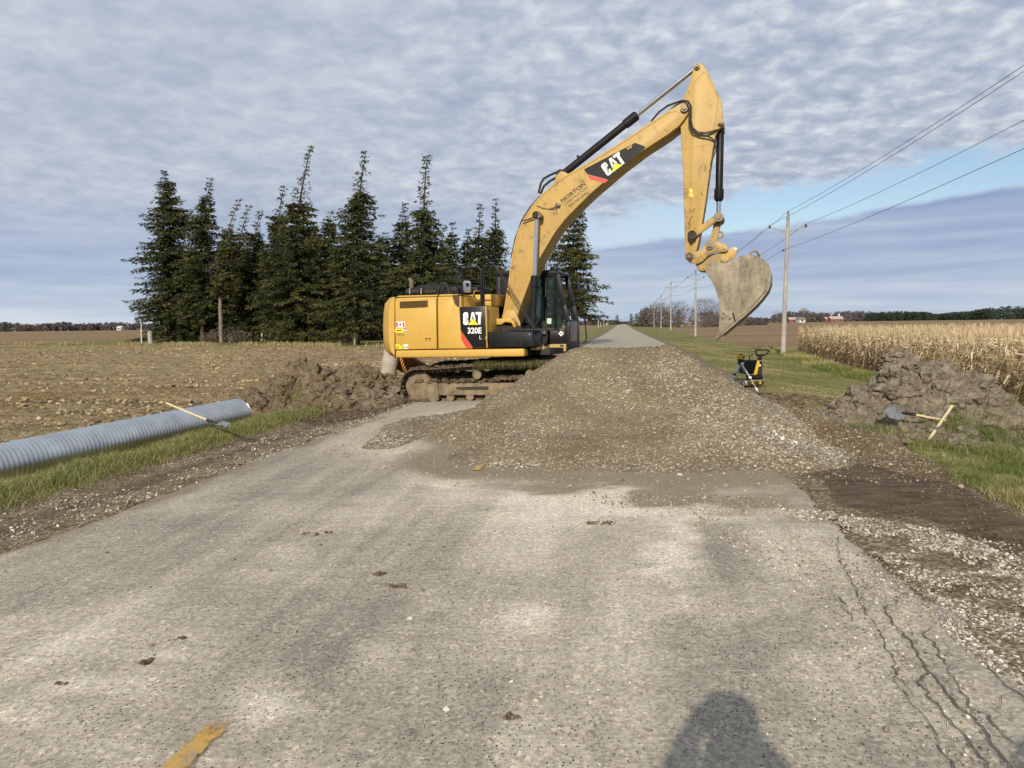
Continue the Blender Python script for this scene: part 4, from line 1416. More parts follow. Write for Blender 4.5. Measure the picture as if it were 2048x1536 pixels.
decal("warning_sticker", p1_, [(m_lyel, rect(791.0, 688.6, 806.8, 698.0), 0), (m_ink, [(794.8, 690.6), (798, 696.6), (791.8, 696.6)], 1), (m_lyel, [(794.8, 692.4), (796.4, 695.8), (793.2, 695.8)], 2), (m_ink, rect(799, 689.4, 806, 690.8), 1),
                               (m_ink, rect(803.8, 693, 805.8, 695.6), 1), (m_wht, rect(807.2, 688.4, 816, 697.8), 0), (m_mir, rect(808, 693.5, 811, 696), 1), (m_mir, rect(812.5, 693, 815.4, 696.2), 1)])
tl = LP(794.6, 671.4, NB - 0.004); 
text_mesh("9696", tl, LP(807.8, 671.2, NB - 0.004) - tl, LP(794.6, 667.1, NB - 0.004) - tl, m_ink2, "number_lettering", p1_, 0.02)

# ---- logo box: black panel with red stripe
LOGO_C = [(.41, .62), (.41, .9), (.32, 1), (.1, 1), (0, .9), (0, .1), (.1, 0), (.32, 0), (.41, .1), (.41, .38), (.285, .38), (.285, .22), (.25, .17), (.20, .17), (.16, .22), (.16, .78), (.20, .83), (.25, .83), (.285, .78), (.285, .62)]
LOGO_A = [(.50, .05), (.675, 1), (.865, 1), (1.07, .05)]
LOGO_AH = [(.71, .50), (.775, .80), (.84, .50)]
LOGO_T = [(.965, 1), (1.47, 1), (1.47, .80), (1.37, .80), (1.37, .02), (1.185, .02), (1.185, .80), (1.01, .80)]
LOGO_TRO = [(.30, -.02), (.79, .55), (1.30, -.02)]
LOGO_TRI = [(.37, .0), (.79, .49), (1.23, .0)]


def logo(name, parent, origin, xv, yv, nrm):
    """letters over a yellow triangle; origin at the lower left, xv one unit of width, yv the letter height"""
    mb = MB()
    T3 = lambda pts, lay: [origin + xv * a + yv * b + nrm * (0.0025 * lay) for a, b in pts]
    for pts, mi, lay in ((LOGO_C, 0, 1), (LOGO_A, 0, 1.3), (LOGO_AH, 2, 2), (LOGO_T, 0, 1.6), (LOGO_TRO, 2, 3), (LOGO_TRI, 1, 4)):
        q = T3(pts, lay)
        n = len(q)
        bm = bmesh.new()
        f = bm.faces.new([bm.verts.new(v) for v in q])
        bmesh.ops.triangulate(bm, faces=[f])
        bm.normal_update()
        for f in bm.faces:
            if f.normal.dot(nrm) < 0:
                f.normal_flip()
        mb.add_bm(bm, mi)
    return mb.build(name, [m_wht, m_lyel, m_blk], parent, smooth=False)


q = LPs([(919.6, 613.6), (969.6, 612.9), (972.2, 694.6), (945.6, 694.9), (921.9, 660.6)], NB - 0.012)
mb = MB().prism(q, shift(q, NB + 0.05), 0, 0.004)
lp_ = mb.build("logo_panel", m_blk, exc)
decal("red_stripe", p2_, [(m_red, [(921.6, 662.4), (944.9, 695.6), (933.2, 696.2), (922.2, 678.4)], 0)], NB)
o0 = LP(926.6, 649.8, NB - 0.015)
xv = (LP(963.6, 649.6, NB - 0.015) - o0) / 1.47; yv = LP(926.4, 624.5, NB - 0.015) - o0
logo("logo_lettering", lp_, o0, xv, yv, Vector((0, -1, 0)))
o0 = LP(935.2, 667.4, NB - 0.016)
text_mesh("320E", o0, LP(963.2, 667.1, NB - 0.016) - o0, LP(935.0, 655.0, NB - 0.016) - o0, m_wht, "model_lettering", lp_, 0.03)
o0 = LP(959.0, 678.4, NB - 0.016)
text_mesh("L", o0, LP(963.6, 678.4, NB - 0.016) - o0, LP(958.8, 671.2, NB - 0.016) - o0, m_wht, "model_lettering", lp_, 0.0)
# storage box behind the logo panel: its shaded front face shows
q = LPs([(915, 613.6), (970.8, 612.6), (974.0, 695.6), (917, 696)], NB + 0.045)
mb = MB().prism(q, shift(q, -0.55), 0, 0.012)
mb.build("storage_box", m_cy, exc)
q = LPs([(970.0, 612.0), (972.2, 611.9), (975.0, 695.4), (972.8, 695.6)], NB - 0.014)
mb = MB().prism(q, shift(q, NB + 0.09), 0, 0.004)
mb.cyl(LP(972.5, 675, NB - 0.05), LP(972.5, 675, NB + .02), 0.022, 10)
mb.cyl(LP(972.5, 679, NB - 0.05), LP(972.5, 679, NB + .02), 0.018, 10)
mb.build("door_frame", m_cy, exc)
# fuel tank behind, with cap and grab rail
bt = -0.42
q = LPs([(927.5, 590), (990.8, 588.2), (991.6, 612.4), (927.5, 613)], bt)
mb = MB().prism(q, shift(q, 0.35), 0, 0.015)
ft = mb.build("fuel_tank", m_cy, exc)
mb = MB().tube([LP(948, 591, bt + .1), LP(948, 582.5, bt + .1), LP(961, 581.6, bt + .1)], 0.012, 6)
mb.build("grab_rail", m_cy, ft)
mb = MB().tube([LP(947, 612, bt - .04), LP(947, 605, bt - .04), LP(950, 602.5, bt - .04), LP(958, 602.5, bt - .04), LP(960, 605, bt - .04), LP(960, 612, bt - .04)], 0.016, 6)
mb.build("hose_loop", m_pin, ft)

# ---- hood
q = LPs([(808, 589.5), (808, 581), (812, 577), (828, 575), (836, 570.5), (840, 569), (884, 568.2), (889, 569.5), (897, 570), (909, 571), (914, 574), (917, 588)], -0.85)
mb = MB().prism(q, shift(q, 0.9), 0, 0.05, 3)
hd = mb.build("engine_hood", m_blk, exc)
mb = MB()
for x0, x1 in ((812, 838), (850, 872)):
    qq_ = LPs([(x0, 579.5), (x1, 578.5), (x1, 584.5), (x0, 585.5)], -0.852)
    mb.prism(qq_, shift(qq_, -0.84), 0)
mb.build_each("hood_vent", m_cav, hd)
mb = MB()
for x in (819.5, 842.5):
    mb.cyl(LP(x, 588, -0.90), LP(x, 577, -0.88), 0.014, 8)
mb.build_each("hood_latch", m_chrome, hd)
mb = MB().tube([LP(823, 577, -.2), LP(823, 566, -.2), LP(822, 561, -.2), LP(818, 558, -.2)], [.055, .055, .05, .045], 10)
mb.build("exhaust_pipe", m_pin, exc)
# hinge bracket above the seam
mb = MB()
mb.tube([LP(875.5, 589, -1.32), LP(878.5, 575, -1.32), LP(884.5, 566, -1.32), LP(891, 568, -1.32), LP(896.5, 577, -1.32), LP(898, 588, -1.32)], .035, 8)
mb.tube([LP(880, 590, -1.34), LP(887, 576, -1.34), LP(893, 588, -1.34)], .018, 6)
mb.build("hood_bracket", m_blkd, exc)
q = LPs([(921, 588), (921, 578), (926, 572), (950, 569.5), (957, 575), (957, 588)], -0.3)
mb = MB().prism(q, shift(q, 0.35), 0, 0.05, 3)
mb.build("air_cleaner", m_blk, exc)

# ---- skirt beam along the platform edge
q = LPs([(790.5, 701.0), (1047.6, 697.2), (1048.6, 713.2), (791, 716)], NB - 0.02)
mb = MB().prism(q, shift(q, NB + 0.30), 0, 0.035, 3)
mb.build("side_skirt", m_cy, exc)
aF0 = q[1].x; zsk0 = q[3].z; zsk1 = q[0].z
mb = MB().box(((aR + aF0) / 2, 0.1, (zsk0 + zsk1) / 2 + .005), (aF0 - aR - 0.05, 2.6, zsk1 - zsk0 - 0.05), 0, 0.01)
mb.box((aF0 + 0.15, 0.1, (zsk0 + zsk1) / 2 + .02), (0.5, 1.9, 0.13), 0, 0.01)
mb.build("platform_frame", m_cav, exc)
mb = MB()
q = LPs([(1060, 695.5), (1074, 694.5), (1074, 700.5), (1060, 701)], NB + 0.3)
mb.prism(q, shift(q, NB + 0.8), 0, 0.01)
q = LPs([(1071, 693.5), (1088, 692.8), (1089, 698.5), (1071, 700)], NB + 0.75)
mb.prism(q, shift(q, NB + 1.2), 0, 0.01)
mb.build_each("front_bracket", m_cyd, exc)
# ---- tool box
q = LPs([(975.8, 664.2), (1065.5, 662.8), (1067, 694.0), (976.6, 695.2)], NB - 0.005)
mb = MB().prism(q, shift(q, NB + 0.72), 0, 0.02, 3)
tb = mb.build("tool_box", m_blk, exc)
mb = MB()
a = LP(1042, 664, NB - .008); b = LP(1043, 694.5, NB - .008)
mb.box(((a.x + b.x) / 2, NB - .006, (a.z + b.z) / 2), (.012, .01, a.z - b.z - .03), 0)
mb.build("box_seam", m_cav, tb)
mb = MB().box(LP(1058, 669.5, NB - .01), (.05, .012, .016), 0, .004)
mb.build("box_latch", m_chrome, tb)
mb = MB().box((q[0].x + .9, NB + .42, q[0].z + .04), (1.1, .5, .05), 0, .02)
mb.build("box_lid", m_blkd, tb)
# dark well between box and boom foot, and the boom foot plates
wz = q[0].z
mb = MB()
mb.box((LP(1010, 650, -.5).x, -0.1, wz - .12), (0.9, 1.2, 0.5), 0)
mb.build("swing_well", m_cav, exc)
mb = MB()
for b in (-.48, .44):
    qq_ = LPs([(1000, 660), (1005, 630), (1015, 618), (1030, 622), (1040, 645), (1042, 662)], b)
    mb.prism(qq_, shift(qq_, b + .05), 0, .01)
mb.build_each("boom_foot_plate", m_cyd, exc)
q = LPs([(990, 637.5), (1020, 636.2), (1028, 644), (1031, 654), (1028, 656), (1023, 646), (1010, 644), (1003, 649), (992, 649.5)], -.75)
mb = MB().prism(q, shift(q, -.45), 0, .012)
mb.build("valve_bracket", m_cy, exc)
mb = MB()
for k in range(5):
    x = 1000 + 5.5 * k
    mb.tube([LP(x, 662, -.7 + .05 * k), LP(x + 2, 650 + k, -.72 + .05 * k), LP(x + 9, 646 + 2 * k, -.6 + .05 * k), LP(x + 14, 660, -.5)], .02, 6)
mb.build_each("hydraulic_hose", m_hose, exc)

# ---- handrails and mirror
mb = MB()
bh = -1.30
mb.tube([LP(924.3, 613, bh), LP(924.3, 545, bh), LP(925.5, 538, bh), LP(930, 536.2, bh), LP(954, 534.8, bh), LP(959.5, 537, bh), LP(962, 543, bh), LP(963, 613, bh)], .028, 8)
mb.tube([LP(924.3, 559, bh), LP(962.5, 558.6, bh)], .016, 8)
mb.build("handrail", m_blk, exc)
mb = MB()
mb.tube([LP(967.6, 612, bh), LP(966.8, 541, bh), LP(969, 535.5, bh), (LP(975, 532.8, bh)), LP(988, 532.4, bh), LP(991.5, 534.5, bh), LP(997, 543, bh)], .027, 8)
mb.build("handrail", m_blk, exc)
mb = MB()
mb.tube([LP(916.2, 613, -1.1), LP(914.6, 547, -1.1), LP(911.5, 539.5, -1.1), LP(905, 537.2, -1.1), LP(890, 537.8, -1.1), LP(884, 541, -1.1), LP(883, 568, -1.1)], .022, 8)
mb.tube([LP(883, 560, -1.1), LP(915, 559.6, -1.1)], .014, 8)
mb.build("handrail", m_blk, exc)
mb = MB().tube([LP(992.5, 535.5, bh), LP(1064.5, 652, NB + .05), LP(1065.8, 690, NB)], .012, 8)
mb.tube([LP(995.5, 534.5, bh + .03), LP(1066.5, 650, NB + .1)], .008, 8)
mb.build("support_strut", m_blkd, exc)
q = LPs([(925.6, 562.5), (928, 561), (938, 561.2), (940.6, 565), (941.2, 583.5), (938, 585.4), (929, 585.2), (926.2, 582)], -1.42)
mb = MB().prism(q, shift(q, -1.34), 0, .014)
mr_ = mb.build("mirror", m_mir, exc)
mb = MB().tube([LP(935, 569, -1.42), LP(935, 569, -1.34), LP(945, 572, -1.25), LP(963, 575, -1.28)], .02, 8)
mb.build("mirror_arm", m_blk, mr_)
mb = MB().cyl(LP(934.6, 569, -1.45), LP(934.6, 569, -1.42), .04, 12)
mb.build("mirror_mount", m_blk, mr_)

# ---- cab
b0, b1 = 0.42, 1.46
cab = MB()
CN = dict(rt=(991, 546.5), ft=(1117.5, 543.5), f1=(1131, 611), f2=(1139, 644), fb=(1139, 703), rb=(991, 704))
L3 = {k: LP(v[0], v[1], b0) for k, v in CN.items()}
far_ = lambda v: Vector((v.x, b1, v.z))


def bar(mb, pts, w, d, mi=0):
    """square bar along a polyline in the side plane, near face at the given b"""
    for a, b in zip(pts[:-1], pts[1:]):
        t = (b - a); t.y = 0; t.normalize()
        nrm = Vector((-t.z, 0, t.x))
        ext = t * (w * .2)
        A = [a - nrm * w / 2 - ext, b - nrm * w / 2 + ext, b + nrm * w / 2 + ext, a + nrm * w / 2 - ext]
        mb.prism(A, [v + Vector((0, d, 0)) for v in A], mi, .012)


off = Vector((-.055, 0, 0))
for s_, yb in ((0, b0), (1, b1 - .09)):
    P = lambda k: Vector((L3[k].x, yb, L3[k].z))
    bar(cab, [P('ft') + off + Vector((0, 0, -.03)), P('f1') + off, P('f2') + off, P('fb') + off], .12, .09)
    bar(cab, [P('rt') + Vector((.06, 0, -.03)), P('rb') + Vector((.06, 0, 0))], .12, .09)
    bar(cab, [P('rt') + Vector((.05, 0, -.05)), P('ft') + Vector((-.05, 0, -.05))], .10, .09)
    mid = LP(1090, 600, b0)
    bar(cab, [Vector((mid.x, yb, L3['rt'].z - .06)), Vector((mid.x, yb, L3['rb'].z))], .07, .09)
zlow = LP(1110, 657.5, b0).z
# closed lower side panels, rear wall, floor
for yb in (b0 + .005, b1 - .05):
    A = [Vector((L3['rb'].x + .02, yb, zlow)), Vector((L3['fb'].x - .06, yb, zlow)), Vector((L3['fb'].x - .06, yb, LP(1110, 689, b0).z)), Vector((L3['rb'].x + .02, yb, LP(1110, 689, b0).z))]
    cab.prism(A, [v + Vector((0, .045, 0)) for v in A], 0, .008)
xr = L3['rt'].x
cab.box((xr + .03, (b0 + b1) / 2, (L3['rt'].z + L3['rb'].z) / 2), (.05, b1 - b0 - .1, L3['rt'].z - L3['rb'].z - .1), 0, .01)
cab.box(((L3['rb'].x + L3['fb'].x) / 2, (b0 + b1) / 2, L3['rb'].z + .06), (L3['fb'].x - L3['rb'].x - .04, b1 - b0 - .02, .12), 0, .02)
cab.box((L3['fb'].x - .05, (b0 + b1) / 2, L3['rb'].z + .10), (.10, b1 - b0 - .06, .30), 0, .02)
# opaque quarter panel behind the boom: dark rear window frame
A = [Vector((xr + .04, b0 + .01, L3['rt'].z - .08)), Vector((mid.x - .5, b0 + .01, L3['rt'].z - .08)), Vector((mid.x - .5, b0 + .01, zlow)), Vector((xr + .04, b0 + .01, zlow))]
cab.prism(A, [v + Vector((0, .03, 0)) for v in A], 0, .006)
cabo = cab.build("cab", m_blk, exc)
# roof
A = [L3['rt'] + Vector((-.03, 0, 0)), L3['rt'] + Vector((.05, 0, .045)), L3['ft'] + Vector((-.12, 0, .05)), L3['ft'] + Vector((.03, 0, -.01)), L3['ft'] + Vector((.0, 0, -.06)), L3['rt'] + Vector((0, 0, -.06))]
mb = MB().prism([v + Vector((0, -.015, 0)) for v in A], [Vector((v.x, b1 + .015, v.z)) for v in A], 0, .03, 3)
mb.build("roof", m_blk, cabo)
mb = MB()
zr = L3['ft'].z
for dx, yy in ((-.18, b0 + .1), (-.08, b0 + .22), (-.5, b0 + .3)):
    mb.box((L3['ft'].x + dx, yy, zr + .085), (.09, .09, .08), 0, .015)
mb.tube([(L3['ft'].x - .08, b0 + .2, zr + .05), (L3['ft'].x - .08, b0 + .2, zr + .38)], .008, 6)
mb.build_each("work_lamp", m_blk, cabo)
# glass
q = LPs([(1094, 550), (1114.6, 547.5), (1124, 611), (1124.2, 655.8), (1092, 656.2)], b0 + .03)
mb = MB().prism(q, shift(q, b0 + .038))
sw = mb.build("side_window", m_glass, cabo)
decal("paper_notice", sw, [(m_mint, rect(1093.2, 636.6, 1102.6, 647.6), 0)], b0 + .028)
q = LPs([(1030, 550), (1088, 548.5), (1088, 656), (1030, 656)], b0 + .03)
mb = MB().prism(q, shift(q, b0 + .038))
mb.build("side_window", m_glass, cabo)
A = [L3['ft'] + Vector((-.03, 0, -.06)), L3['f1'] + Vector((-.03, 0, 0)), L3['f2'] + Vector((-.03, 0, 0))]
# lower windscreen pane, dusty grey
lo0 = L3['f2'] + Vector((-.015, .10, .02)); lo1 = Vector((L3['fb'].x - .015, b0 + .10, LP(1141, 684, b0).z))
hi0 = Vector((lo0.x, b1 - .10, lo0.z)); hi1 = Vector((lo1.x, b1 - .10, lo1.z))
mb = MB().prism([lo0, hi0, hi1, lo1], [v + Vector((-.01, 0, 0)) for v in (lo0, hi0, hi1, lo1)])
mb.build("lower_windscreen", m_gglass, cabo)
mb = MB()
mb.box((L3['f2'].x - .05, (b0 + b1) / 2, L3['f2'].z + .03), (.05, b1 - b0 - .16, .05), 0, .01)
mb.build("windscreen_bar", m_blk, cabo)
# seat, console
mb = MB()
sx_ = L3['rt'].x + .62
mb.box((sx_, .98, L3['rb'].z + .42), (.5, .5, .16), 0, .05)
mb.box((sx_ - .27, .98, L3['rb'].z + .80), (.16, .48, .72), 0, .06, Matrix.Rotation(R(-10), 3, 'Y'))
mb.box((sx_ - .34, .98, L3['rb'].z + 1.24), (.12, .28, .2), 0, .05)
mb.build("seat", m_seat, cabo)
mb = MB()
mb.box((sx_ + .1, .64, L3['rb'].z + .55), (.6, .16, .30), 0, .04)
mb.box((L3['f2'].x - .22, b0 + .16, L3['f2'].z + .12), (.06, .16, .24), 0, .02)
mb.tube([(sx_ + .3, .64, L3['rb'].z + .6), (sx_ + .34, .64, L3['rb'].z + .85)], [.02, .03], 8)
mb.build_each("control_console", m_blkd, cabo)
decal("round_sticker", cabo, [(m_wht, [(1129.2 - 7 + 5.4 * math.cos(k * math.pi / 2), 667.2 + 5.6 * math.sin(k * math.pi / 2)) for k in range(4)], 0),
                              (m_mir, [(1122.2 + 2.6 * math.cos(k * math.pi / 3), 667.2 + 1.7 * math.sin(k * math.pi / 3)) for k in range(6)], 1)], b0)
# outside mirror, grab rail
mb = MB()
q = LPs([(1152.5, 563), (1156.5, 562), (1159.5, 584), (1155.5, 586)], b1)
mb.prism(q, shift(q, b1 + .2), 0, .015)
mb.tube([LP(1150, 556, b1), LP(1155, 566, b1 + .1)], .014, 6)
mb.build("cab_mirror", m_blk, cabo)
mb = MB().tube([LP(1162, 601, b1), LP(1171, 650, b1), LP(1173, 676, b1), LP(1170.5, 684, b1), LP(1166, 683.6, b1)], .016, 8)
mb.build("grab_rail", m_blk, cabo)
q = LPs([(1092.5, 688.6), (1131.8, 688.0), (1132.2, 702.8), (1092.8, 703.8)], b0 - .05)
mb = MB().prism(q, shift(q, b1 - .1), 0, .012)
stp = mb.build("cab_step", m_cyd, exc)
decal("dark_label", stp, [(m_ink, rect(1119.5, 689.5, 1127.5, 693.2), 0), (m_ink2, rect(1117, 696.5, 1118.4, 698.5), 0), (m_ink2, rect(1125, 697, 1126.6, 699), 0)], b0 - .05)
# hose bundle in front of the cab
mb = MB()
for k in range(4):
    x = 1076.5 + 3.6 * k
    mb.tube([LP(x, 652, .1), LP(x + .3, 644, .1), LP(x + 4, 642.5, .12), LP(x + 6, 648, .12), LP(x + 6.2, 680, .12), LP(x + 3, 688, .12)], .022, 8)
mb.build_each("hydraulic_hose", m_hose, exc)
mb = MB()
for k in range(4):
    x = 1077 + 3.6 * k
    mb.cyl(LP(x + 1.2, 668, .02), LP(x + 1.2, 659, .02), .026, 8)
mb.build_each("hose_fitting", m_chrome, exc)

# ---- boom
BW = .34
OUT = [(1003, 636), (1007, 620), (1011, 595), (1015.5, 570), (1019, 542), (1022, 517), (1027, 491), (1035, 462), (1047, 437), (1066, 408), (1086, 385.5), (1110, 365), (1129, 352), (1163, 333), (1226, 294.5), (1304, 243), (1338, 220.5), (1358, 208.5), (1364, 205.5),
       (1370, 205), (1376, 208), (1379.5, 214), (1379, 221), (1375, 228.5), (1369, 238), (1357, 252.5), (1335, 269.5), (1288, 300), (1241, 336), (1185, 384), (1160, 408), (1129, 440), (1110, 465), (1093, 493), (1079, 517), (1066, 547), (1056, 572), (1044, 604), (1034, 634), (1029, 648), (1018, 651), (1007, 647)]
q = LPs(OUT, -BW)
bm = bmesh.new()
mb = MB().prism(q, shift(q, BW), 0, .018, 2)
boom = mb.build("boom", m_cyd, exc, True, 25)
# flange along the upper edge, weld seams, recessed end plate
mb = MB()
top = LPs([(x + .6, y - .6) for x, y in OUT[2:17]], -BW - .012)
cen = q[0]
for a, b in zip(top[:-1], top[1:]):
    t = (b - a).normalized(); nrm = Vector((t.z, 0, -t.x)) * .035
    mb.prism([a, b, b + nrm, a + nrm], shift([a, b, b + nrm, a + nrm], BW + .012))
mb.build("boom_flange", m_cyd, boom, True, 30)
mb = MB()
for a, b in (((1156, 344), (1182, 386)), ((1306, 249), (1324, 276)), ((1020, 537), (1063, 547)), ((1010, 620), (1036, 627))):
    A, B = LP(a[0], a[1], -BW), LP(b[0], b[1], -BW)
    mb.tube([A, B], .009, 6)
seq = [(1310, 244), (1318, 233), (1352, 222), (1358, 225), (1356, 237), (1330, 256)]
mb.tube([LP(a, b, -BW) for a, b in seq], .006, 5)
mb.build_each("weld_seam", m_cyd, boom)
# printed panel on the boom
RB = lambda x, y: (1160 + x / 14.63, 270 + y / 14.63)
blackp = [RB(*v) for v in [(120, 1020), (150, 985), (1600, 230), (1640, 235), (1890, 330), (1905, 365), (1890, 400), (830, 1310), (215, 1140)]]
redp = [RB(*v) for v in [(215, 1148), (828, 1318), (730, 1398), (690, 1400), (300, 1300), (255, 1240)]]
dec = decal("boom_panel", boom, [(m_blk, blackp, 0), (m_red, redp, 0)], -BW)
o0 = LP(*RB(835, 1185), -BW - .006)
xe = LP(*RB(1350, 800), -BW - .006)
# logo axes: along the boom and square to it
xv = (xe - o0); ulen = xv.length
o0 = LP(*RB(800, 1215), -BW - .006)
xv = xv.normalized() * (ulen / 1.40)
yd = LP(*RB(645, 880), -BW - .006) - LP(*RB(850, 1190), -BW - .006)
yv = yd.normalized() * (yd.length * 1.03)
logo("logo_lettering", dec, o0 + xv * .02, xv, yv, Vector((0, -1, 0)))
o0 = LP(*RB(1400, 440), -BW - .006)
text_mesh("MP", o0, LP(*RB(1560, 350), -BW - .006) - o0, LP(*RB(1350, 375), -BW - .006) - o0, m_cyd, "small_lettering", dec, .02)
RN = lambda x, y: (1090 + x / 15.36, 340 + y / 15.36)


def boomtext(s_, a, b, h, mat, bold):
    o0 = LP(*RN(*a), -BW - .004); xv = LP(*RN(*b), -BW - .004) - o0
    up = Vector((-xv.z, 0, xv.x)).normalized()
    text_mesh(s_, o0, xv, up * h, mat, "boom_lettering", boom, bold)


boomtext("NORTON", (530, 1010), (1262, 455), .088, m_ink, .03)
boomtext("CONSTRUCTION", (610, 1100), (1320, 565), .062, m_ink, .004)
boomtext("905.765.6942", (745, 1160), (1330, 715), .060, m_ink, .004)
mb = MB()
A = LP(1117, 411, -BW)
mb.box(A + Vector((0, -.03, 0)), (.09, .06, .09), 0, .02, Matrix.Rotation(R(20), 3, 'Y'))
mb.cyl(A + Vector((-.05, -.05, .03)), A + Vector((.04, -.05, -.02)), .028, 8)
mb.tube([LP(1115, 411, -BW - .02), LP(1105, 416, -BW - .02), LP(1096, 417.5, -BW - .02), LP(1085, 416, -BW - .02), LP(1073, 411, -BW - .02)], .011, 6)
mb.tube([LP(1115, 413, -BW - .02), LP(1108, 419, -BW - .02), LP(1096, 418, -BW - .02)], .009, 6)
mb.tube([LP(1114, 416, -BW - .02), LP(1112, 422, -BW - .02), LP(1115, 429, -BW - .02)], .006, 5)
mb.build("boom_lamp", m_pin, boom)
mb = MB()
mb.tube([LP(1068, 433, -BW - .03), LP(1058, 438, -BW - .02), LP(1045, 442, -BW - .01)], .009, 6)
mb.tube([LP(1069, 438, -BW - .03), LP(1058, 442, -BW - .02), LP(1046, 447, -BW - .01)], .009, 6)
mb.tube([LP(1022, 517, -BW + .1), LP(1030, 478, -BW + .05), LP(1044, 440, -BW + .05), LP(1062, 412, -BW + .05), LP(1080, 392, -BW + .05)], .018, 6)
mb.tube([LP(1077, 386, -.1), LP(1082, 366, -.1), LP(1088, 357, -.1), LP(1100, 350, -.1), LP(1122, 341, -.1)], .028, 8)
mb.tube([LP(1081, 388, .0), LP(1088, 372, .0), LP(1100, 362, .0), LP(1118, 352, .0)], .028, 8)
mb.tube([LP(1302, 243, -.2), LP(1318, 224, -.2), LP(1336, 211, -.2), LP(1356, 204, -.25), LP(1366, 201, -.3), LP(1376, 203, -.38), LP(1382, 213, -.40), LP(1381, 240, -.40), LP(1385, 256, -.36), LP(1396, 265, -.33), LP(1412, 266, -.32), LP(1428, 262, -.30), LP(1438, 259, -.2)], .022, 8)
mb.tube([LP(1340, 222, -.2), LP(1352, 210, -.25), LP(1366, 204, -.33), LP(1374, 208, -.42), LP(1379, 220, -.42), LP(1378, 245, -.40), LP(1384, 260, -.38), LP(1398, 268, -.35), LP(1418, 273, -.33), LP(1430, 282, -.28), LP(1428, 300, -.25)], .018, 8)
mb.tube([LP(1430, 282, -.28), LP(1432, 300, -.27), LP(1426, 316, -.26), LP(1421, 330, -.24)], .012, 6)
mb.build_each("hydraulic_hose", m_hose, boom)
mb = MB()
A = LP(1369, 216.5, -BW)
mb.cyl(A + Vector((0, -.07, 0)), A + Vector((0, 2 * BW + .07, 0)), .085, 20)
mb.cyl(A + Vector((0, -.10, 0)), A + Vector((0, -.06, 0)), .055, 16)
mb.build("boom_pin", m_pin, boom)
# ---- boom cylinders
for bb, p0, pg0, pg1, p1x in ((-.53, (1065.5, 652), (1068.5, 573), (1070, 551), (1077, 431)), (.53, (1086, 655), (1089, 574), (1089.8, 553), (1093, 430))):
    A, G0, G1, B = LP(*p0, bb), LP(*pg0, bb), LP(*pg1, bb), LP(*p1x, bb)
    ax = (G0 - A).normalized()
    B = A + ax * (B - A).length
    mb = MB()
    mb.lathe(A, ax, [(0, .070), ((G0 - A).length - .02, .070), ((G0 - A).length, .088), ((G1 - A).length - .02, .092), ((G1 - A).length, .060)], 18)
    mb.cyl(A + Vector((0, -.09, 0)), A + Vector((0, .09, 0)), .10, 16)
    cy = mb.build("boom_cylinder", m_blk, exc)
    mb = MB().cyl(A + ax * ((G1 - A).length - .05), B, .044, 16)
    mb.build("cylinder_rod", m_chrome, cy)
    mb = MB().cyl(B + Vector((0, -.08 if bb < 0 else -.1, 0)), B + Vector((0, .1 if bb < 0 else .08, 0)), .088, 18)
    mb.cyl(B + Vector((0, -.11 if bb < 0 else -.1, 0)), B + Vector((0, .1 if bb < 0 else .11, 0)), .06, 14)
    mb.build("rod_eye", m_blkd, cy)
mb = MB().cyl(LP(1077, 431, -.62), Vector((LP(1077, 431, -.62).x, .62, LP(1077, 431, -.62).z)), .05, 12)
mb.build("cylinder_pin", m_pin, boom)
# ---- stick cylinder
A, G0, G1, B = LP(1124, 350, 0), LP(1252, 250.5, 0), LP(1277, 232, 0), LP(1394, 134, 0)
ax = (G1 - A).normalized(); B = A + (B - A)
mb = MB()
ax2 = (B - A).normalized()
mb.lathe(A, ax2, [(-.02, .07), (0, .083), ((G0 - A).length - .02, .083), ((G0 - A).length, .105), ((G1 - A).length - .03, .108), ((G1 - A).length, .07)], 18)
mb.cyl(A + Vector((0, -.16, 0)), A + Vector((0, .16, 0)), .10, 16)
mb.box(A + ax2 * .52 + Vector((-.06, 0, .09)), (.05, .05, .06), 0, .01)
sc_ = mb.build("stick_cylinder", m_blk, exc)
mb = MB().cyl(A + ax2 * ((G1 - A).length - .05), B, .052, 16)
mb.build("cylinder_rod", m_chrome, sc_)
mb = MB()
for b in (-.2, .14):
    qq_ = LPs([(1108, 366), (1112, 352), (1121, 342), (1130, 344), (1140, 350)], b)
    mb.prism(qq_, shift(qq_, b + .06), 0, .01)
mb.build_each("cylinder_bracket", m_cyd, boom)

# ---- stick
SW = .24
STK = [(1386, 141), (1387.5, 132), (1392, 127), (1398, 125.4), (1405, 128.5), (1413, 139), (1418.5, 151), (1438, 191), (1442, 199), (1446, 236), (1448.5, 246), (1444.5, 253), (1437, 258), (1431, 270), (1425.5, 300), (1418, 350), (1411.5, 400), (1404.5, 445), (1398, 480), (1393, 502),
       (1390, 514), (1385, 521), (1378, 523), (1372, 519), (1370, 508), (1369.2, 460), (1366, 350), (1363, 290), (1360.8, 250), (1361.5, 226), (1366, 197), (1379, 168)]
q = LPs(STK, -SW)
mb = MB().prism(q, shift(q, SW), 0, .015, 2)
stick = mb.build("stick", m_cyd, exc, True, 25)
mb = MB()
mb.tube([LP(*v, -SW) for v in ((1362, 297), (1424, 289))], .007, 6)
mb.tube([LP(*v, -SW) for v in ((1383, 172), (1408, 143), (1414, 147), (1437, 196), (1431, 240), (1426, 262))], .010, 6)
mb.build_each("weld_seam", m_cyd, stick)
decal("yellow_sticker", stick, [(m_lyel, [(1379, 378), (1384, 378), (1386, 386), (1387, 393), (1379.5, 393)], 0), (m_ink, rect(1380, 384, 1385, 385), 1), (m_ink, rect(1381, 388, 1386, 389), 1)], -SW)
mb = MB()
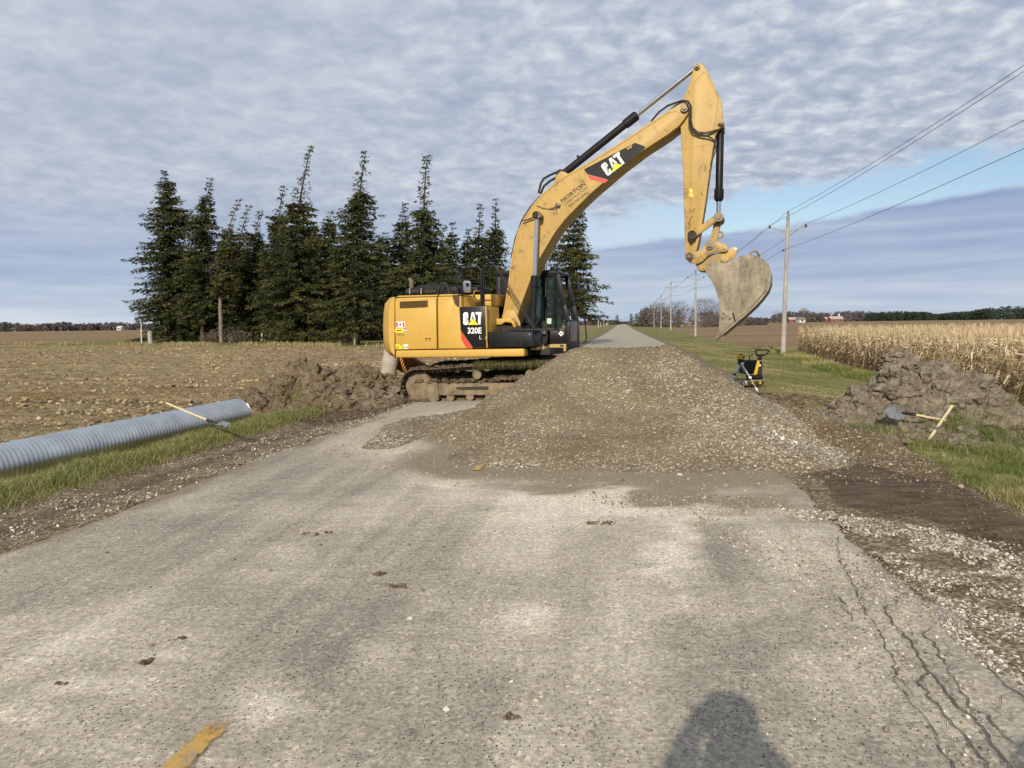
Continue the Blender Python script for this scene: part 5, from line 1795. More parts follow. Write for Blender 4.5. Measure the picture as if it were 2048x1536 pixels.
for seq in (((1380, 418), (1384, 424), (1390, 419), (1387, 417)), ((1386, 432), (1381, 436), (1379, 446), (1379, 455), (1376, 458)), ((1409, 330), (1412, 336), (1408, 342)), ((1402, 385), (1405, 391))):
    mb.tube([LP(*v, -SW) for v in seq], .0085, 5)
mb.build_each("dried_mud", m_mudm, stick)
mb = MB()
for (x, y, r_, bb) in ((1394, 133, .062, SW), (1441, 246, .055, SW), (1379.5, 514, .088, .33)):
    A = LP(x, y, -SW)
    mb.cyl(Vector((A.x, -bb - .06, A.z)), Vector((A.x, bb + .06, A.z)), r_, 18)
    mb.cyl(Vector((A.x, -bb - .10, A.z)), Vector((A.x, -bb - .05, A.z)), r_ * .6, 14)
mb.build_each("stick_pin", m_pin, stick)
mb = MB()
A = LP(1385, 471.5, -SW)
mb.cyl(Vector((A.x, -SW - .16, A.z)), Vector((A.x, SW + .16, A.z)), .095, 18)
mb.cyl(Vector((LP(1382, 487, -SW).x, -SW - .03, LP(1382, 487, -SW).z)), Vector((LP(1382, 487, -SW).x, -SW + .03, LP(1382, 487, -SW).z)), .03, 10)
mb.build_each("link_hub", m_blkd, stick)
# front hose line along the stick
mb = MB()
for x, y in ((1421, 318), (1415, 368), (1408, 420), (1400, 466)):
    mb.box(LP(x, y, -.1), (.05, .2, .06), 0, .01)
mb.build_each("hose_clamp", m_blkd, stick)
# ---- bucket cylinder
A, G0, G1, B = LP(1441, 250, 0), LP(1440.6, 377, 0), LP(1440.2, 400, 0), LP(1437, 432, 0)
ax = (B - A).normalized()
mb = MB()
mb.lathe(A, ax, [(.05, .06), (.08, .078), ((G0 - A).length, .078), ((G0 - A).length + .02, .10), ((G1 - A).length - .03, .10), ((G1 - A).length, .085), ((G1 - A).length + .03, .06)], 18)
mb.cyl(A + Vector((0, -.12, 0)), A + Vector((0, .12, 0)), .07, 14)
mb.box(A + ax * .14, (.18, .14, .10), 0, .02)
bc = mb.build("bucket_cylinder", m_blk, exc)
mb = MB().cyl(A + ax * ((G1 - A).length - .05), B, .047, 16)
mb.build("cylinder_rod", m_chrome, bc)
# ---- linkage
mb = MB()
for b in (-SW - .10, SW + .03):
    A, B = LP(1386, 470, b), LP(1436.5, 433, b)
    t = (B - A).normalized(); nrm = Vector((-t.z, 0, t.x))
    pts = [A - nrm * .07, B - nrm * .07, B + t * .07, B + nrm * .07, A + nrm * .07, A - t * .07]
    mb.prism(pts, [v + Vector((0, .07, 0)) for v in pts], 0, .02)
mb.build_each("link_arm", m_lnk, exc)
mb = MB()
A = LP(1437, 433, -SW - .12)
mb.cyl(A, Vector((A.x, SW + .14, A.z)), .10, 18)
mb.cyl(A + Vector((0, -.03, 0)), A + Vector((0, .02, 0)), .055, 14)
mb.build("link_pin", m_pin, exc)
mb = MB()
for b in (-.17, .07):
    qq_ = LPs([(1429, 434), (1437, 430), (1444, 436), (1441, 452), (1437, 466), (1433, 484), (1428, 496), (1419, 498), (1413, 489), (1420, 477), (1425, 460)], b)
    mb.prism(qq_, shift(qq_, b + .10), 0, .02)
mb.build_each("power_link", m_lnk, exc)
mb = MB()
cq = LP(1440, 469.5, -.1)
ring = [cq + Vector((.062 * math.cos(a), 0, .062 * math.sin(a))) for a in [k * math.pi / 8 for k in range(16)]]
mb.tube(ring, .022, 8, closed=True)
mb.build("lifting_eye", m_lnk, exc)
# ---- quick coupler
mb = MB()
CO = [(1370.5, 512), (1375, 506), (1384, 503.5), (1391, 503), (1402, 499), (1408, 490), (1414, 483), (1422, 481), (1433, 481.5), (1446, 486), (1455, 492), (1456.5, 500), (1451, 504.2), (1443, 504), (1434, 503.5), (1424, 507), (1414, 514), (1406, 522), (1398, 527), (1391, 528.5), (1382, 525), (1373, 520)]
for b in (-.34, .28):
    qq_ = LPs(CO, b)
    mb.prism(qq_, shift(qq_, b + .06), 0, .015)
cpl = mb.build_each("coupler", m_lnk, exc)
mb = MB()
for (x, y, r_) in ((1379, 513, .09), (1419.5, 491, .085)):
    A = LP(x, y, -.34)
    mb.cyl(Vector((A.x, -.39, A.z)), Vector((A.x, .39, A.z)), r_, 20)
    mb.cyl(Vector((A.x, -.43, A.z)), Vector((A.x, -.38, A.z)), r_ * .55, 14)
    mb.cyl(Vector((A.x, -.445, A.z)), Vector((A.x, -.42, A.z)), r_ * .3, 12)
A = LP(1448, 499, -.35)
mb.cyl(A, A + Vector((0, .05, 0)), .028, 10)
mb.build_each("coupler_pin", m_pin, cpl)
mb = MB()
CO2 = [(1391, 529), (1400, 523), (1412, 515), (1424, 508), (1438, 505), (1452, 503), (1458, 499), (1463, 494.5), (1474, 492.5), (1476.5, 498), (1473, 508), (1468, 516), (1460, 522), (1450, 527), (1440, 524), (1428, 522), (1414, 530), (1410, 543), (1403, 545), (1396, 540)]
for b in (-.26, .20):
    qq_ = LPs(CO2, b)
    mb.prism(qq_, shift(qq_, b + .06), 0, .012)
cp2 = mb.build_each("coupler_frame", m_lnk, exc)
mb = MB()
for (x, y, r_) in ((1449.5, 517, .078), (1405, 535, .07)):
    A = LP(x, y, -.30)
    mb.cyl(Vector((A.x, -.32, A.z)), Vector((A.x, .32, A.z)), r_, 20)
    mb.cyl(Vector((A.x, -.335, A.z)), Vector((A.x, -.3, A.z)), r_ * .5, 12)
mb.build_each("coupler_pin", m_lnk, cp2)
A = LP(1471, 498, -.27)
mb = MB().cyl(A, A + Vector((0, .02, 0)), .03, 10)
mb.build("bolt_head", m_wht, cp2)

# ---- bucket
BK = .58
SIDE = [(1409, 541), (1414, 528), (1418.5, 522.2), (1424, 520.3), (1432, 520.6), (1444, 525.5), (1454, 525), (1465, 520.8), (1477, 513), (1490, 510), (1507, 510), (1521, 516.5), (1532, 528), (1536.5, 542), (1536.5, 562), (1531, 578), (1520, 593), (1506, 609), (1486, 627.5), (1465, 645.5), (1447, 661), (1437, 669.5), (1437.5, 652), (1439, 621), (1437, 600), (1431.5, 579), (1422, 560)]
mb = MB()
qs = LPs(SIDE, -BK)
mb.prism(qs, shift(qs, -BK + .035), 0, .008)
mb.prism(shift(qs, BK - .035), shift(qs, BK), 0, .008)
bucket = mb.build("bucket", m_buck, exc)
OFFN = Vector((.055, 0, -.02)); OFFF = Vector((.10, 0, -.04))
mb = MB()
curve = qs[7:22]
inn = []
for i, v in enumerate(curve):
    t = (curve[min(i + 1, len(curve) - 1)] - curve[max(i - 1, 0)]).normalized()
    inn.append(v + Vector((t.z, 0, -t.x)) * -.03)
cc = sum((v for v in qs), Vector()) / len(qs)
if (inn[5] - cc).length > (curve[5] - cc).length:
    inn = [v * 2 - w for v, w in zip(curve, inn)]
outer = [v + (v - w) * .15 for v, w in zip(curve, inn)]
ring = outer + inn[::-1]
for i in range(len(curve) - 1):
    A = [outer[i], outer[i + 1], inn[i + 1], inn[i]]
    o_s = Vector((.0, 0, .0))
    mb.prism([v + OFFN for v in shift(A, -BK + .006)], [v + OFFF for v in shift(A, BK - .008)], 0)
mb.build("bucket_shell", m_buck, bucket, True, 40)
# back top plate between the ears
mb = MB()
A = qs[3:8]
for i in range(4):
    v0, v1 = A[i], A[i + 1]
    mb.prism(shift([v0, v1, v1 + Vector((0, 0, -.03)), v0 + Vector((0, 0, -.03))], -BK + .03), shift([v0, v1, v1 + Vector((0, 0, -.03)), v0 + Vector((0, 0, -.03))], BK - .03))
mb.build("bucket_top_plate", m_buck, bucket)
mb = MB()
for b in (-.30, -.05, .2):
    A = [v + (v - w) * .15 for v, w in zip(curve[4:], inn[4:])]
    Bq = [v + (v - w) * .75 for v, w in zip(curve[4:], inn[4:])]
    for i in range(len(A) - 1):
        mb.prism(shift([A[i], A[i + 1], Bq[i + 1], Bq[i]], b), shift([A[i], A[i + 1], Bq[i + 1], Bq[i]], b + .10))
for b in (-BK + .03, BK - .03):
    for i in range(4, len(curve) - 1):
        v0, v1 = curve[i], curve[i + 1]
        w0 = (curve[i] - inn[i]) * .5; w1 = (curve[i + 1] - inn[i + 1]) * .5
        mb.prism([v0 + w0 + Vector((0, b + BK - .03, 0)), v1 + w1 + Vector((0, b + BK - .03, 0)), v1 + Vector((0, b + BK - .03, 0)), v0 + Vector((0, b + BK - .03, 0))], [v0 + w0 + Vector((0, b + BK + .04, 0)), v1 + w1 + Vector((0, b + BK + .04, 0)), v1 + Vector((0, b + BK + .04, 0)), v0 + Vector((0, b + BK + .04, 0))])
mb.build("wear_strip", m_steel, bucket)
# side cutter with bolts, brace bar, eye
q = LPs([(1439.6, 622), (1466, 622.5), (1470, 641), (1447, 660.5), (1438, 668.8), (1438.4, 645)], -BK - .014)
mb = MB().prism(q, shift(q, -BK), 0, .005)
mb.build("side_cutter", m_buck, bucket)
mb = MB()
for x, y in ((1446, 627), (1445, 637.5), (1459.5, 638)):
    A = LP(x, y, -BK - .022)
    mb.cyl(A, A + Vector((0, .02, 0)), .018, 8)
qq_ = LPs([(1464.5, 625.5), (1467.2, 625.3), (1471, 641), (1468, 642.5)], -BK - .03)
mb.prism(qq_, shift(qq_, -BK))
mb.build_each("cutter_bolt", m_cav, bucket)
mb = MB()
cq = LP(1508.5, 505.5, -BK + .1)
mb.tube([cq + Vector((-.085, 0, -.075)), cq + Vector((-.06, 0, .01)), cq + Vector((-.03, 0, .035)), cq + Vector((.03, 0, .035)), cq + Vector((.065, 0, .005)), cq + Vector((.10, 0, -.085))], .026, 8)
mb.build("lifting_eye", m_buck, bucket)
tipv = LP(1428, 684, -BK) - LP(1439, 668, -BK)
for k in range(5):
    b = -BK + .07 + (2 * BK - .14) * k / 4
    A = Vector((LP(1440, 666.5, -BK).x, b, LP(1440, 666.5, -BK).z))
    t = tipv.normalized(); nrm = Vector((-t.z, 0, t.x))
    base = [A - t * .10 - nrm * .06 + Vector((0, -.05, 0)), A - t * .10 + nrm * .06 + Vector((0, -.05, 0)), A - t * .10 + nrm * .06 + Vector((0, .05, 0)), A - t * .10 - nrm * .06 + Vector((0, .05, 0))]
    tip = A + tipv
    tp_ = [tip - nrm * .012 + Vector((0, -.035, 0)), tip + nrm * .012 + Vector((0, -.035, 0)), tip + nrm * .012 + Vector((0, .035, 0)), tip - nrm * .012 + Vector((0, .035, 0))]
    mb = MB().prism(base, tp_, 0, .006)
    mb.build("tooth", m_steel, bucket)

# ---- undercarriage (turned a little against the upper part)
UR = Matrix.Rotation(R(11.0), 3, 'Z')
US = Matrix.Rotation(R(-0.5), 3, 'Y')
UZ = -0.03


def UP(a, b, z):
    return UR @ (US @ Vector((a, b, z))) + Vector((0, 0, UZ))


def umb(mb):
    mb.v = [tuple(UP(*p_)) for p_ in mb.v]
    return mb


ax0, ax1 = -2.27, 1.95
path = []
for k in range(0, 13):                              # idler end, from the bottom round to the top
    a = math.radians(270 - 180 * k / 12)
    path.append((ax0 + .355 * math.cos(a), .375 + .355 * math.sin(a)))
for k in range(1, 12):                              # upper run rises to the carrier rollers
    t = k / 12
    a = ax0 + (ax1 - ax0) * t
    z = .73 + (.80 - .73) * sstep(np.array(t), 0.0, .35) + .05 * sstep(np.array(t), .35, 1.0) - .012 * abs(math.sin(t * math.pi * 3))
    path.append((a, float(z)))
for k in range(0, 13):
    a = math.radians(90 - 180 * k / 12)
    path.append((ax1 + .40 * math.cos(a), .42 + .40 * math.sin(a)))
for k in range(1, 14):
    t = k / 14
    path.append((ax1 + (ax0 - ax1) * t, .02))
PA = np.array(path)
sl = np.r_[0, np.cumsum(np.hypot(*(np.roll(PA, -1, 0) - PA).T))]
tot = sl[-1]
PAc = np.vstack([PA, PA[:1]])
for side in (-1, 1):
    bm0, bm1 = (-1.60, -.86) if side < 0 else (.86, 1.60)
    mb = MB()
    ns = 58
    for k in range(ns):
        s0 = tot * k / ns
        a = np.interp(s0, sl, PAc[:, 0]); z = np.interp(s0, sl, PAc[:, 1])
        a2 = np.interp((s0 + .02) % tot, sl, PAc[:, 0]); z2 = np.interp((s0 + .02) % tot, sl, PAc[:, 1])
        t = Vector((a2 - a, 0, z2 - z)).normalized()
        nrm = Vector((-t.z, 0, t.x))                # outward
        wd = tot / ns * .93
        c0 = Vector((a, 0, z))
        prof = [c0 - t * wd / 2, c0 + t * wd / 2, c0 + t * wd / 2 + nrm * .022, c0 + t * wd * .32 + nrm * .022, c0 + t * wd * .28 + nrm * .05, c0 + t * wd * .20 + nrm * .05, c0 + t * wd * .15 + nrm * .022,
                c0 - t * wd * .10 + nrm * .022, c0 - t * wd * .14 + nrm * .045, c0 - t * wd * .22 + nrm * .045, c0 - t * wd * .26 + nrm * .022, c0 - t * wd / 2 + nrm * .022]
        mb.prism(shift(prof, bm0), shift(prof, bm1), 0)
        lk = [c0 - t * wd * .5, c0 + t * wd * .5, c0 + t * wd * .5 - nrm * .09, c0 - t * wd * .5 - nrm * .09]
        bc_ = (bm0 + bm1) / 2
        for bb in (-.10, .06):
            mb.prism(shift(lk, bc_ + bb), shift(lk, bc_ + bb + .04), 0)
    tr_o = umb(mb).build("track", m_mudm, exc, False)
    # frame
    yo = bm0 + .02 if side < 0 else bm1 - .02
    yi = bm1 - .15 if side < 0 else bm0 + .15
    mb = MB()
    fr1 = [(-2.42, .10), (-2.36, .02), (-1.92, .00), (-1.80, .06), (-1.80, .40), (-1.84, .45), (-2.36, .45), (-2.44, .38)]
    yn = yo + (.04 if side < 0 else -.04)
    mb.prism([Vector((a, yn, z)) for a, z in fr1], [Vector((a, yi, z)) for a, z in fr1], 0, .015)
    fr2 = [(-1.81, .16), (1.6, .16), (1.6, .40), (-1.0, .42), (-1.81, .42)]
    yn2 = yn + (.03 if side < 0 else -.03)
    mb.prism([Vector((a, yn2, z)) for a, z in fr2], [Vector((a, yi, z)) for a, z in fr2], 0, .012)
    fr3 = [(-.62, .20), (1.5, .20), (1.5, .38), (-.62, .38)]
    mb.prism([Vector((a, yn2 - .03 * -side * -1 if side < 0 else yn2 + .03, z)) for a, z in fr3], [Vector((a, yi, z)) for a, z in fr3], 0, .008)
    for a0 in (-.78, .9):
        gd = [(a0, .02), (a0 + .55, .02), (a0 + .55, .17), (a0, .17)]
        mb.prism([Vector((a, yn2 + (.02 if side < 0 else -.02), z)) for a, z in gd], [Vector((a, yi, z)) for a, z in gd], 0, .008)
    tfr = umb(mb).build("track_frame", m_dframe, tr_o)
    mb = MB()
    sl_ = [(-1.42, .335), (-.70, .345), (-.70, .27), (-1.30, .27), (-1.42, .30)]
    yy = yn2 - .004 if side < 0 else yn2 + .004
    mb.prism([Vector((a, yy, z)) for a, z in sl_], [Vector((a, yy + .02 if side < 0 else yy - .02, z)) for a, z in sl_])
    umb(mb).build("frame_slot", m_cav, tfr)
    for a0 in (-.95, .20):
        mb = MB().cyl((a0, bm0 + .10, .60), (a0, bm1 - .1, .60), .095, 16)
        umb(mb).build("carrier_roller", m_dframe, tr_o)
    mb = MB()
    for a0 in (-1.55, -1.12, -.1, .25, .62, 1.5):
        mb.cyl((a0, bm0 + .12, .115), (a0, bm1 - .12, .115), .085, 14)
    umb(mb).build_each("track_roller", m_dframe, tr_o)
    mb = MB().cyl((ax0, bm0 + .22, .375), (ax0, bm1 - .22, .375), .30, 28)
    umb(mb).build("idler_wheel", m_dframe, tr_o)
    mb = MB().cyl((ax1, bm0 + .10, .42), (ax1, bm1 - .10, .42), .34, 28)
    umb(mb).build("drive_sprocket", m_dframe, tr_o)
    # caked mud on the track frame and shoes
    r_ = np.random.default_rng(80 + side)
    P = []; Sz = []
    for k in range(330):
        a = r_.uniform(-2.3, 1.7); b = r_.uniform(bm0 + .06, bm1 - .02)
        P.append((a, b, .43 + .05 * r_.random() + (.06 if a > -.6 else 0))); Sz.append(.03 + .06 * r_.random())
    for k in range(330):
        s0 = r_.uniform(0, tot * .5)
        a = np.interp(s0, sl, PAc[:, 0]); z = np.interp(s0, sl, PAc[:, 1])
        P.append((a, r_.uniform(bm0, bm1), z + .03)); Sz.append(.025 + .04 * r_.random())
    for k in range(150):
        a = r_.uniform(-2.75, -2.0)
        P.append((a, r_.uniform(bm0, bm0 + .5), .03 + .04 * r_.random())); Sz.append(.03 + .05 * r_.random())
    V, Fc, _ = scatter_lumps(np.array(P), np.array(Sz), 90 + side, ICO1, .6, .4)
    V = np.array([tuple(UP(*v)) for v in V])
    np_mesh("mud_clumps", V, Fc, m_mudm, tr_o, smooth=True, sharp=45)
    if side < 0:
        n_ = 1500
        P = np.stack([r_.uniform(-1.0, 1.9, n_), r_.uniform(bm0 - .02, bm0 + .45, n_), np.full(n_, .855)], -1)
        P = np.array([tuple(UP(*v)) for v in P])
        V, Fc, ti = blades(P, .075, .008, 95, 1.8, 3)
        n2_ = 900
        P2 = np.stack([r_.uniform(-1.0, 1.9, n2_), np.full(n2_, bm0 - .02), np.full(n2_, .85)], -1)
        P2 = np.array([tuple(UP(*v)) for v in P2])
        V2, F2, t2 = blades(P2, .15, .009, 96, .45, 3)
        k_ = V2.reshape(n2_, -1, 3)
        k_[:, :, 2] = 2 * P2[:, None, 2] - k_[:, :, 2]           # these hang down
        V = np.concatenate([V, k_.reshape(-1, 3)]); Fc = np.concatenate([Fc, F2 + len(P) * 8]); ti = np.concatenate([ti, t2])
        gob = np_mesh("hanging_grass", V, Fc, m_dgrass, tr_o, attrs=dict(tint=ti * .9))
        tag(gob, kind='stuff')
mb = MB()
mb.box((0, 0, .50), (1.7, 1.9, .28), 0, .05)
mb.cyl((0, 0, .60), (0, 0, .93), .68, 32)
umb(mb).build("swing_ring", m_cav, exc)

# ================================================================== spruces round the graveyard
m_bark = simple("spruce_bark", (0.055, 0.042, 0.032), (0.095, 0.075, 0.055), 3.0, 0.95)
m_deadbark = simple("pale_dead_bark", (0.24, 0.205, 0.165), (0.15, 0.125, 0.10), 2.0, 0.95)
m_spru = tinted("spruce_needles", [(0.0, (0.018, 0.027, 0.010)), (0.45, (0.050, 0.060, 0.020)), (0.8, (0.092, 0.092, 0.030)), (1.0, (0.15, 0.115, 0.046))], 0.8, 0.2, 0.0, (0.12, (0.75, 0.8, 0.8), (1.25, 1.15, 1.0)))


def spruce_mesh(seed, Ht, W, bare=0.12, lean=(0, 0), clear=0.08, dens=1.0, olive=0.0, side=None, shape=0.85, fine=1.0):
    """trunk and crown arrays; W half-width of the crown; bare: part of the height at the top that is thin"""
    r = np.random.default_rng(seed)
    zz = np.linspace(0, Ht, 14)
    cx = lean[0] * (zz / Ht) ** 3 + np.cumsum(r.normal(0, .02, 14)); cy = lean[1] * (zz / Ht) ** 3
    tb = MB().tube([(cx[i], cy[i], zz[i] - .2) for i in range(14)], [max(.02, (Ht * .0135) * (1 - zz[i] / Ht) ** .8 + .02) for i in range(14)], 7)
    A = []; B = []; Wd = []; Tn = []
    z = clear * Ht
    lob = r.random(8) * .35 + .88
    while z < Ht * .995:
        h = z / Ht
        prof = (1 - h) ** shape
        if h < .22:
            prof *= .78 + h
        if h > 1 - bare:
            prof *= .62
        nb = int(r.integers(9, 14)) if h < 1 - bare else int(r.integers(3, 6))
        for k in range(nb):
            th = r.random() * 2 * np.pi
            L = W * 1.30 * prof * (.70 + .56 * r.random() ** 1.5) * lob[int(th / (2 * np.pi) * 8) % 8] * (.93 + .20 * math.sin(3 * h * 9 + seed))
            if side is not None and math.cos(th) * side < -.1 and h < .75:
                L *= .35
            L = max(L, .25)
            x0 = np.interp(z, zz, cx); y0 = np.interp(z, zz, cy)
            d = np.array([math.cos(th), math.sin(th)])
            droop = -.28 * (1 - h) - .05 + .10 * float(np.clip(r.normal(), -1, 1)) + (.18 if h > .8 else 0)
            step = max(.20, .34 / dens)
            m = max(2, int(L / step))
            tone = .38 + .22 * r.normal() + olive
            for i in range(m):
                u = (i + .6 * r.random() + .3) / m
                if u < .06 and h < .8:
                    continue
                rad = L * u
                pz = z + droop * rad + .22 * max(0, u - .6) * rad * .6
                base = np.array([x0 + d[0] * rad, y0 + d[1] * rad, pz])
                full = (1 - .35 * u)
                for q in range(int(6 / fine ** 1.6) if h < 1 - bare else 3):
                    ang = th + (r.random() - .5) * 2.7; pb_ = base + np.array([r.normal(0, .10), r.normal(0, .10), r.normal(0, .06)])
                    ln = (.32 + .55 * r.random()) * (.6 + .4 * full) * (.8 + .06 * W) * (1.0 if h < .85 else .75) * fine
                    dz = -.10 - 1.0 * r.random() ** 1.2 if q % 3 < 2 else .25 * r.random()
                    v = np.array([math.cos(ang), math.sin(ang), dz]); v /= np.linalg.norm(v)
                    A.append(pb_); B.append(pb_ + v * ln); Wd.append((.042 + .062 * r.random()) * fine); Tn.append(tone + .16 * r.normal())
        z += (.26 + .22 * r.random()) * (1.0 if h < 1 - bare else 1.25) / (dens ** .5)
    A = np.array(A); B = np.array(B); Wd = np.array(Wd)
    D = B - A
    ref = r.normal(size=D.shape); ref[:, 2] += .4
    S = np.cross(D, ref); S /= np.maximum(np.linalg.norm(S, axis=1, keepdims=True), 1e-6)
    M = A + D * .45
    V = np.stack([A, M - S * Wd[:, None], B, M + S * Wd[:, None]], 1).reshape(-1, 3)
    Fq = np.arange(len(A) * 4).reshape(-1, 4)
    t = np.repeat(np.clip(np.array(Tn), 0, 1), 4)
    return tb, V, Fq, t


def spruce(px, ytip, xtip, depth, hw_px, label, seed, group='spruces round the graveyard', **kw):
    b = VP(px, 690, depth)
    zb = tzs(b.x, b.y)
    top = VP(xtip, ytip, depth)
    Ht = top.z - zb
    kw.setdefault('lean', (top.x - b.x, 0))
    kw.setdefault('fine', .85 if depth < 99 else .95)
    pale = kw.pop('pale', False)
    tb, V, Fq, t = spruce_mesh(seed, Ht, hw_px * depth / F_PX, **kw)
    root = tag(empty("spruce_tree", (b.x, b.y, zb)), label, "spruce tree", group)
    tb.build("trunk", m_deadbark if pale else m_bark, root)
    np_mesh("crown", V, Fq, m_spru, root, attrs=dict(tint=t))
    return root


spruce(352, 339, 328, 104, 74, "full dark spruce at the outer end of the row beside the open field", 101, bare=.08, clear=.06, dens=1.0, shape=.78)
spruce(405, 357, 420, 100, 50, "narrow spruce second in the row with a bare lower trunk", 102, bare=.12, clear=.14, shape=.8)
spruce(443, 392, 484, 96, 44, "thin half-dead spruce with a pale bare trunk and its top bent over", 103, bare=.22, clear=.34, olive=.26, pale=True, side=1, dens=.85)
spruce(470, 407, 500, 104, 40, "slender dark spruce with a crooked tip behind the pale-trunked one", 104, bare=.22, clear=.18, shape=.8)
spruce(502, 420, 519, 102, 42, "short spruce with a hooked tip between taller neighbours", 105, bare=.18, clear=.15, shape=.8)
spruce(556, 367, 568, 97, 50, "spruce with long stray side branches close to the tallest one", 106, bare=.20, clear=.10, shape=.8)
spruce(594, 288, 622, 91, 72, "tallest spruce with a thin tip leaning over and broad low branches", 107, bare=.28, clear=.03, dens=1.0, shape=1.0, olive=.04)
spruce(657, 417, 660, 93, 52, "low bushy spruce filling the gap between the two tallest ones", 108, bare=.08, clear=.06, olive=.08, shape=.8)
spruce(714, 297, 732, 81, 66, "tall spruce with a thick dark trunk and a sparse ragged top", 109, bare=.22, clear=.09, dens=1.0, shape=.92)
spruce(804, 404, 807, 90, 44, "slim pointed spruce just behind the engine hood end of the excavator", 110, bare=.15, clear=.10)
spruce(848, 308, 854, 79, 70, "tall spruce with a thin twisted spire rising behind the black engine hood", 111, bare=.28, clear=.04, dens=1.0, shape=.95)
spruce(905, 440, 905, 95, 34, "small dark spruce whose tip shows above the handrails", 112, bare=.12, clear=.10)
spruce(932, 455, 935, 98, 30, "smallest spruce of those behind the handrails", 113, bare=.12, clear=.10)
spruce(958, 404, 961, 92, 42, "spruce with a long bare tip between the handrails and the boom", 114, bare=.25, clear=.10)
spruce(992, 396, 994, 94, 42, "sharp-tipped spruce touching the rear edge of the boom", 115, bare=.22, clear=.10)
spruce(1146, 405, 1150, 60, 66, "broad spruce standing alone at the roadside behind the cab", 116, None, bare=.06, clear=.24, dens=1.1, shape=.68, olive=.10, fine=.62)
# thin spruces deeper in the graveyard fill the gaps low down
for i, (px, yt, dp, hw) in enumerate([(530, 480, 112, 56), (625, 440, 115, 58), (688, 450, 112, 56), (768, 460, 108, 60), (880, 480, 110, 54), (455, 470, 114, 56), (380, 490, 116, 56)]):
    spruce(px, yt, px + 3, dp, hw, ["low dark spruce deep behind the gap beside the hooked-tip spruce", "low dark spruce behind the two tallest ones", "low dark spruce behind the thick-trunked one", "low dark spruce glimpsed next to the rear of the excavator", "low dark spruce behind the excavator handrails", "low dark spruce behind the pale bare trunk", "low dark spruce in the gap between the first and second of the row"][i], 120 + i, bare=.06, clear=.05, dens=.8, shape=.6)

# leafless shrubs, posts and stones along the graveyard edge ---------------
m_twig = tinted("bare_twigs", [(0.0, (0.085, 0.062, 0.046)), (0.6, (0.16, 0.125, 0.095)), (1.0, (0.25, 0.205, 0.16))])


def twig_mesh(seed, n, W, Ht, wid, dome=True):
    """a cloud of thin twigs growing up and outward from a short base"""
    r = np.random.default_rng(seed)
    th = r.random(n) * 2 * np.pi
    u = r.random(n) ** .6
    z = Ht * (.08 + .9 * r.random(n))
    rad = W * u * np.sqrt(np.clip(1 - ((z / Ht - .45) / .6) ** 2, .05, 1)) if dome else W * u
    A = np.stack([np.cos(th) * rad, np.sin(th) * rad * .8, z], -1)
    D = np.stack([np.cos(th) * (.3 + u), np.sin(th) * (.3 + u), .5 + .9 * r.random(n)], -1) + r.normal(0, .45, (n, 3))
    D /= np.linalg.norm(D, axis=1, keepdims=True)
    L = Ht * (.07 + .13 * r.random(n))
    B = A + D * L[:, None]
    S = np.cross(D, r.normal(size=(n, 3))); S /= np.maximum(np.linalg.norm(S, axis=1, keepdims=True), 1e-6)
    w = wid * (.5 + r.random(n))[:, None]
    V = np.stack([A - S * w, A + S * w, B], 1).reshape(-1, 3)
    return V, np.arange(n * 3).reshape(-1, 3), np.repeat(r.random(n), 3)


def bare_tree(px, ybase_depth, ytop, hw, seed, label, group, n=1500, base=None):
    depth = ybase_depth
    b = VP(px, 660, depth)
    zb = tzs(b.x, b.y)
    Ht = VP(px, ytop, depth).z - zb
    W = hw * depth / F_PX
    root = tag(empty("bare_tree", (b.x, b.y, zb)), label, "tree", group)
    r = random.Random(seed)
    mb = MB()
    top = Vector((r.gauss(0, .2), 0, Ht * .85))
    mb.tube([(0, 0, -.2), (0, 0, Ht * .25), (top.x * .5, 0, Ht * .55), top], [Ht * .022, Ht * .017, Ht * .010, .01], 6)
    for k in range(9):
        z0 = Ht * r.uniform(.18, .6); a = r.random() * 6.283
        L = W * r.uniform(.6, 1.0)
        mb.tube([(0, 0, z0), (math.cos(a) * L * .5, math.sin(a) * L * .5, z0 + L * .45), (math.cos(a) * L, math.sin(a) * L, z0 + Ht * .32)], [Ht * .009, Ht * .006, .01], 5)
    mb.build("trunk", m_bark, root)
    V, Fc, t = twig_mesh(seed, n, W, Ht, .0016 * Ht + .01)
    np_mesh("crown", V, Fc, m_twig, root, attrs=dict(tint=t))
    return root


SH = [(452, 97, 655, 34), (425, 99, 664, 26), (478, 97, 662, 24), (690, 84, 668, 12), (548, 92, 668, 14)]
for i, (px, dp, yt, hw) in enumerate(SH):
    b = VP(px, 690, dp); zb = tzs(b.x, b.y)
    V, Fc, t = twig_mesh(200 + i, 900, hw * dp / F_PX, VP(px, yt, dp).z - zb, .03)
    o = np_mesh("leafless_shrub", V, Fc, m_twig, attrs=dict(tint=t)); o.location = (b.x, b.y, zb)
    tag(o, ["leafless brown shrub round the foot of the pale-trunked spruce", "leafless shrub beside the second spruce of the row", "leafless shrub just past the pale bare trunk",
            "small leafless shrub by the thick dark trunk at the graveyard edge", "small leafless shrub under the tallest spruce"][i], "shrub", "leafless shrubs at the graveyard edge")

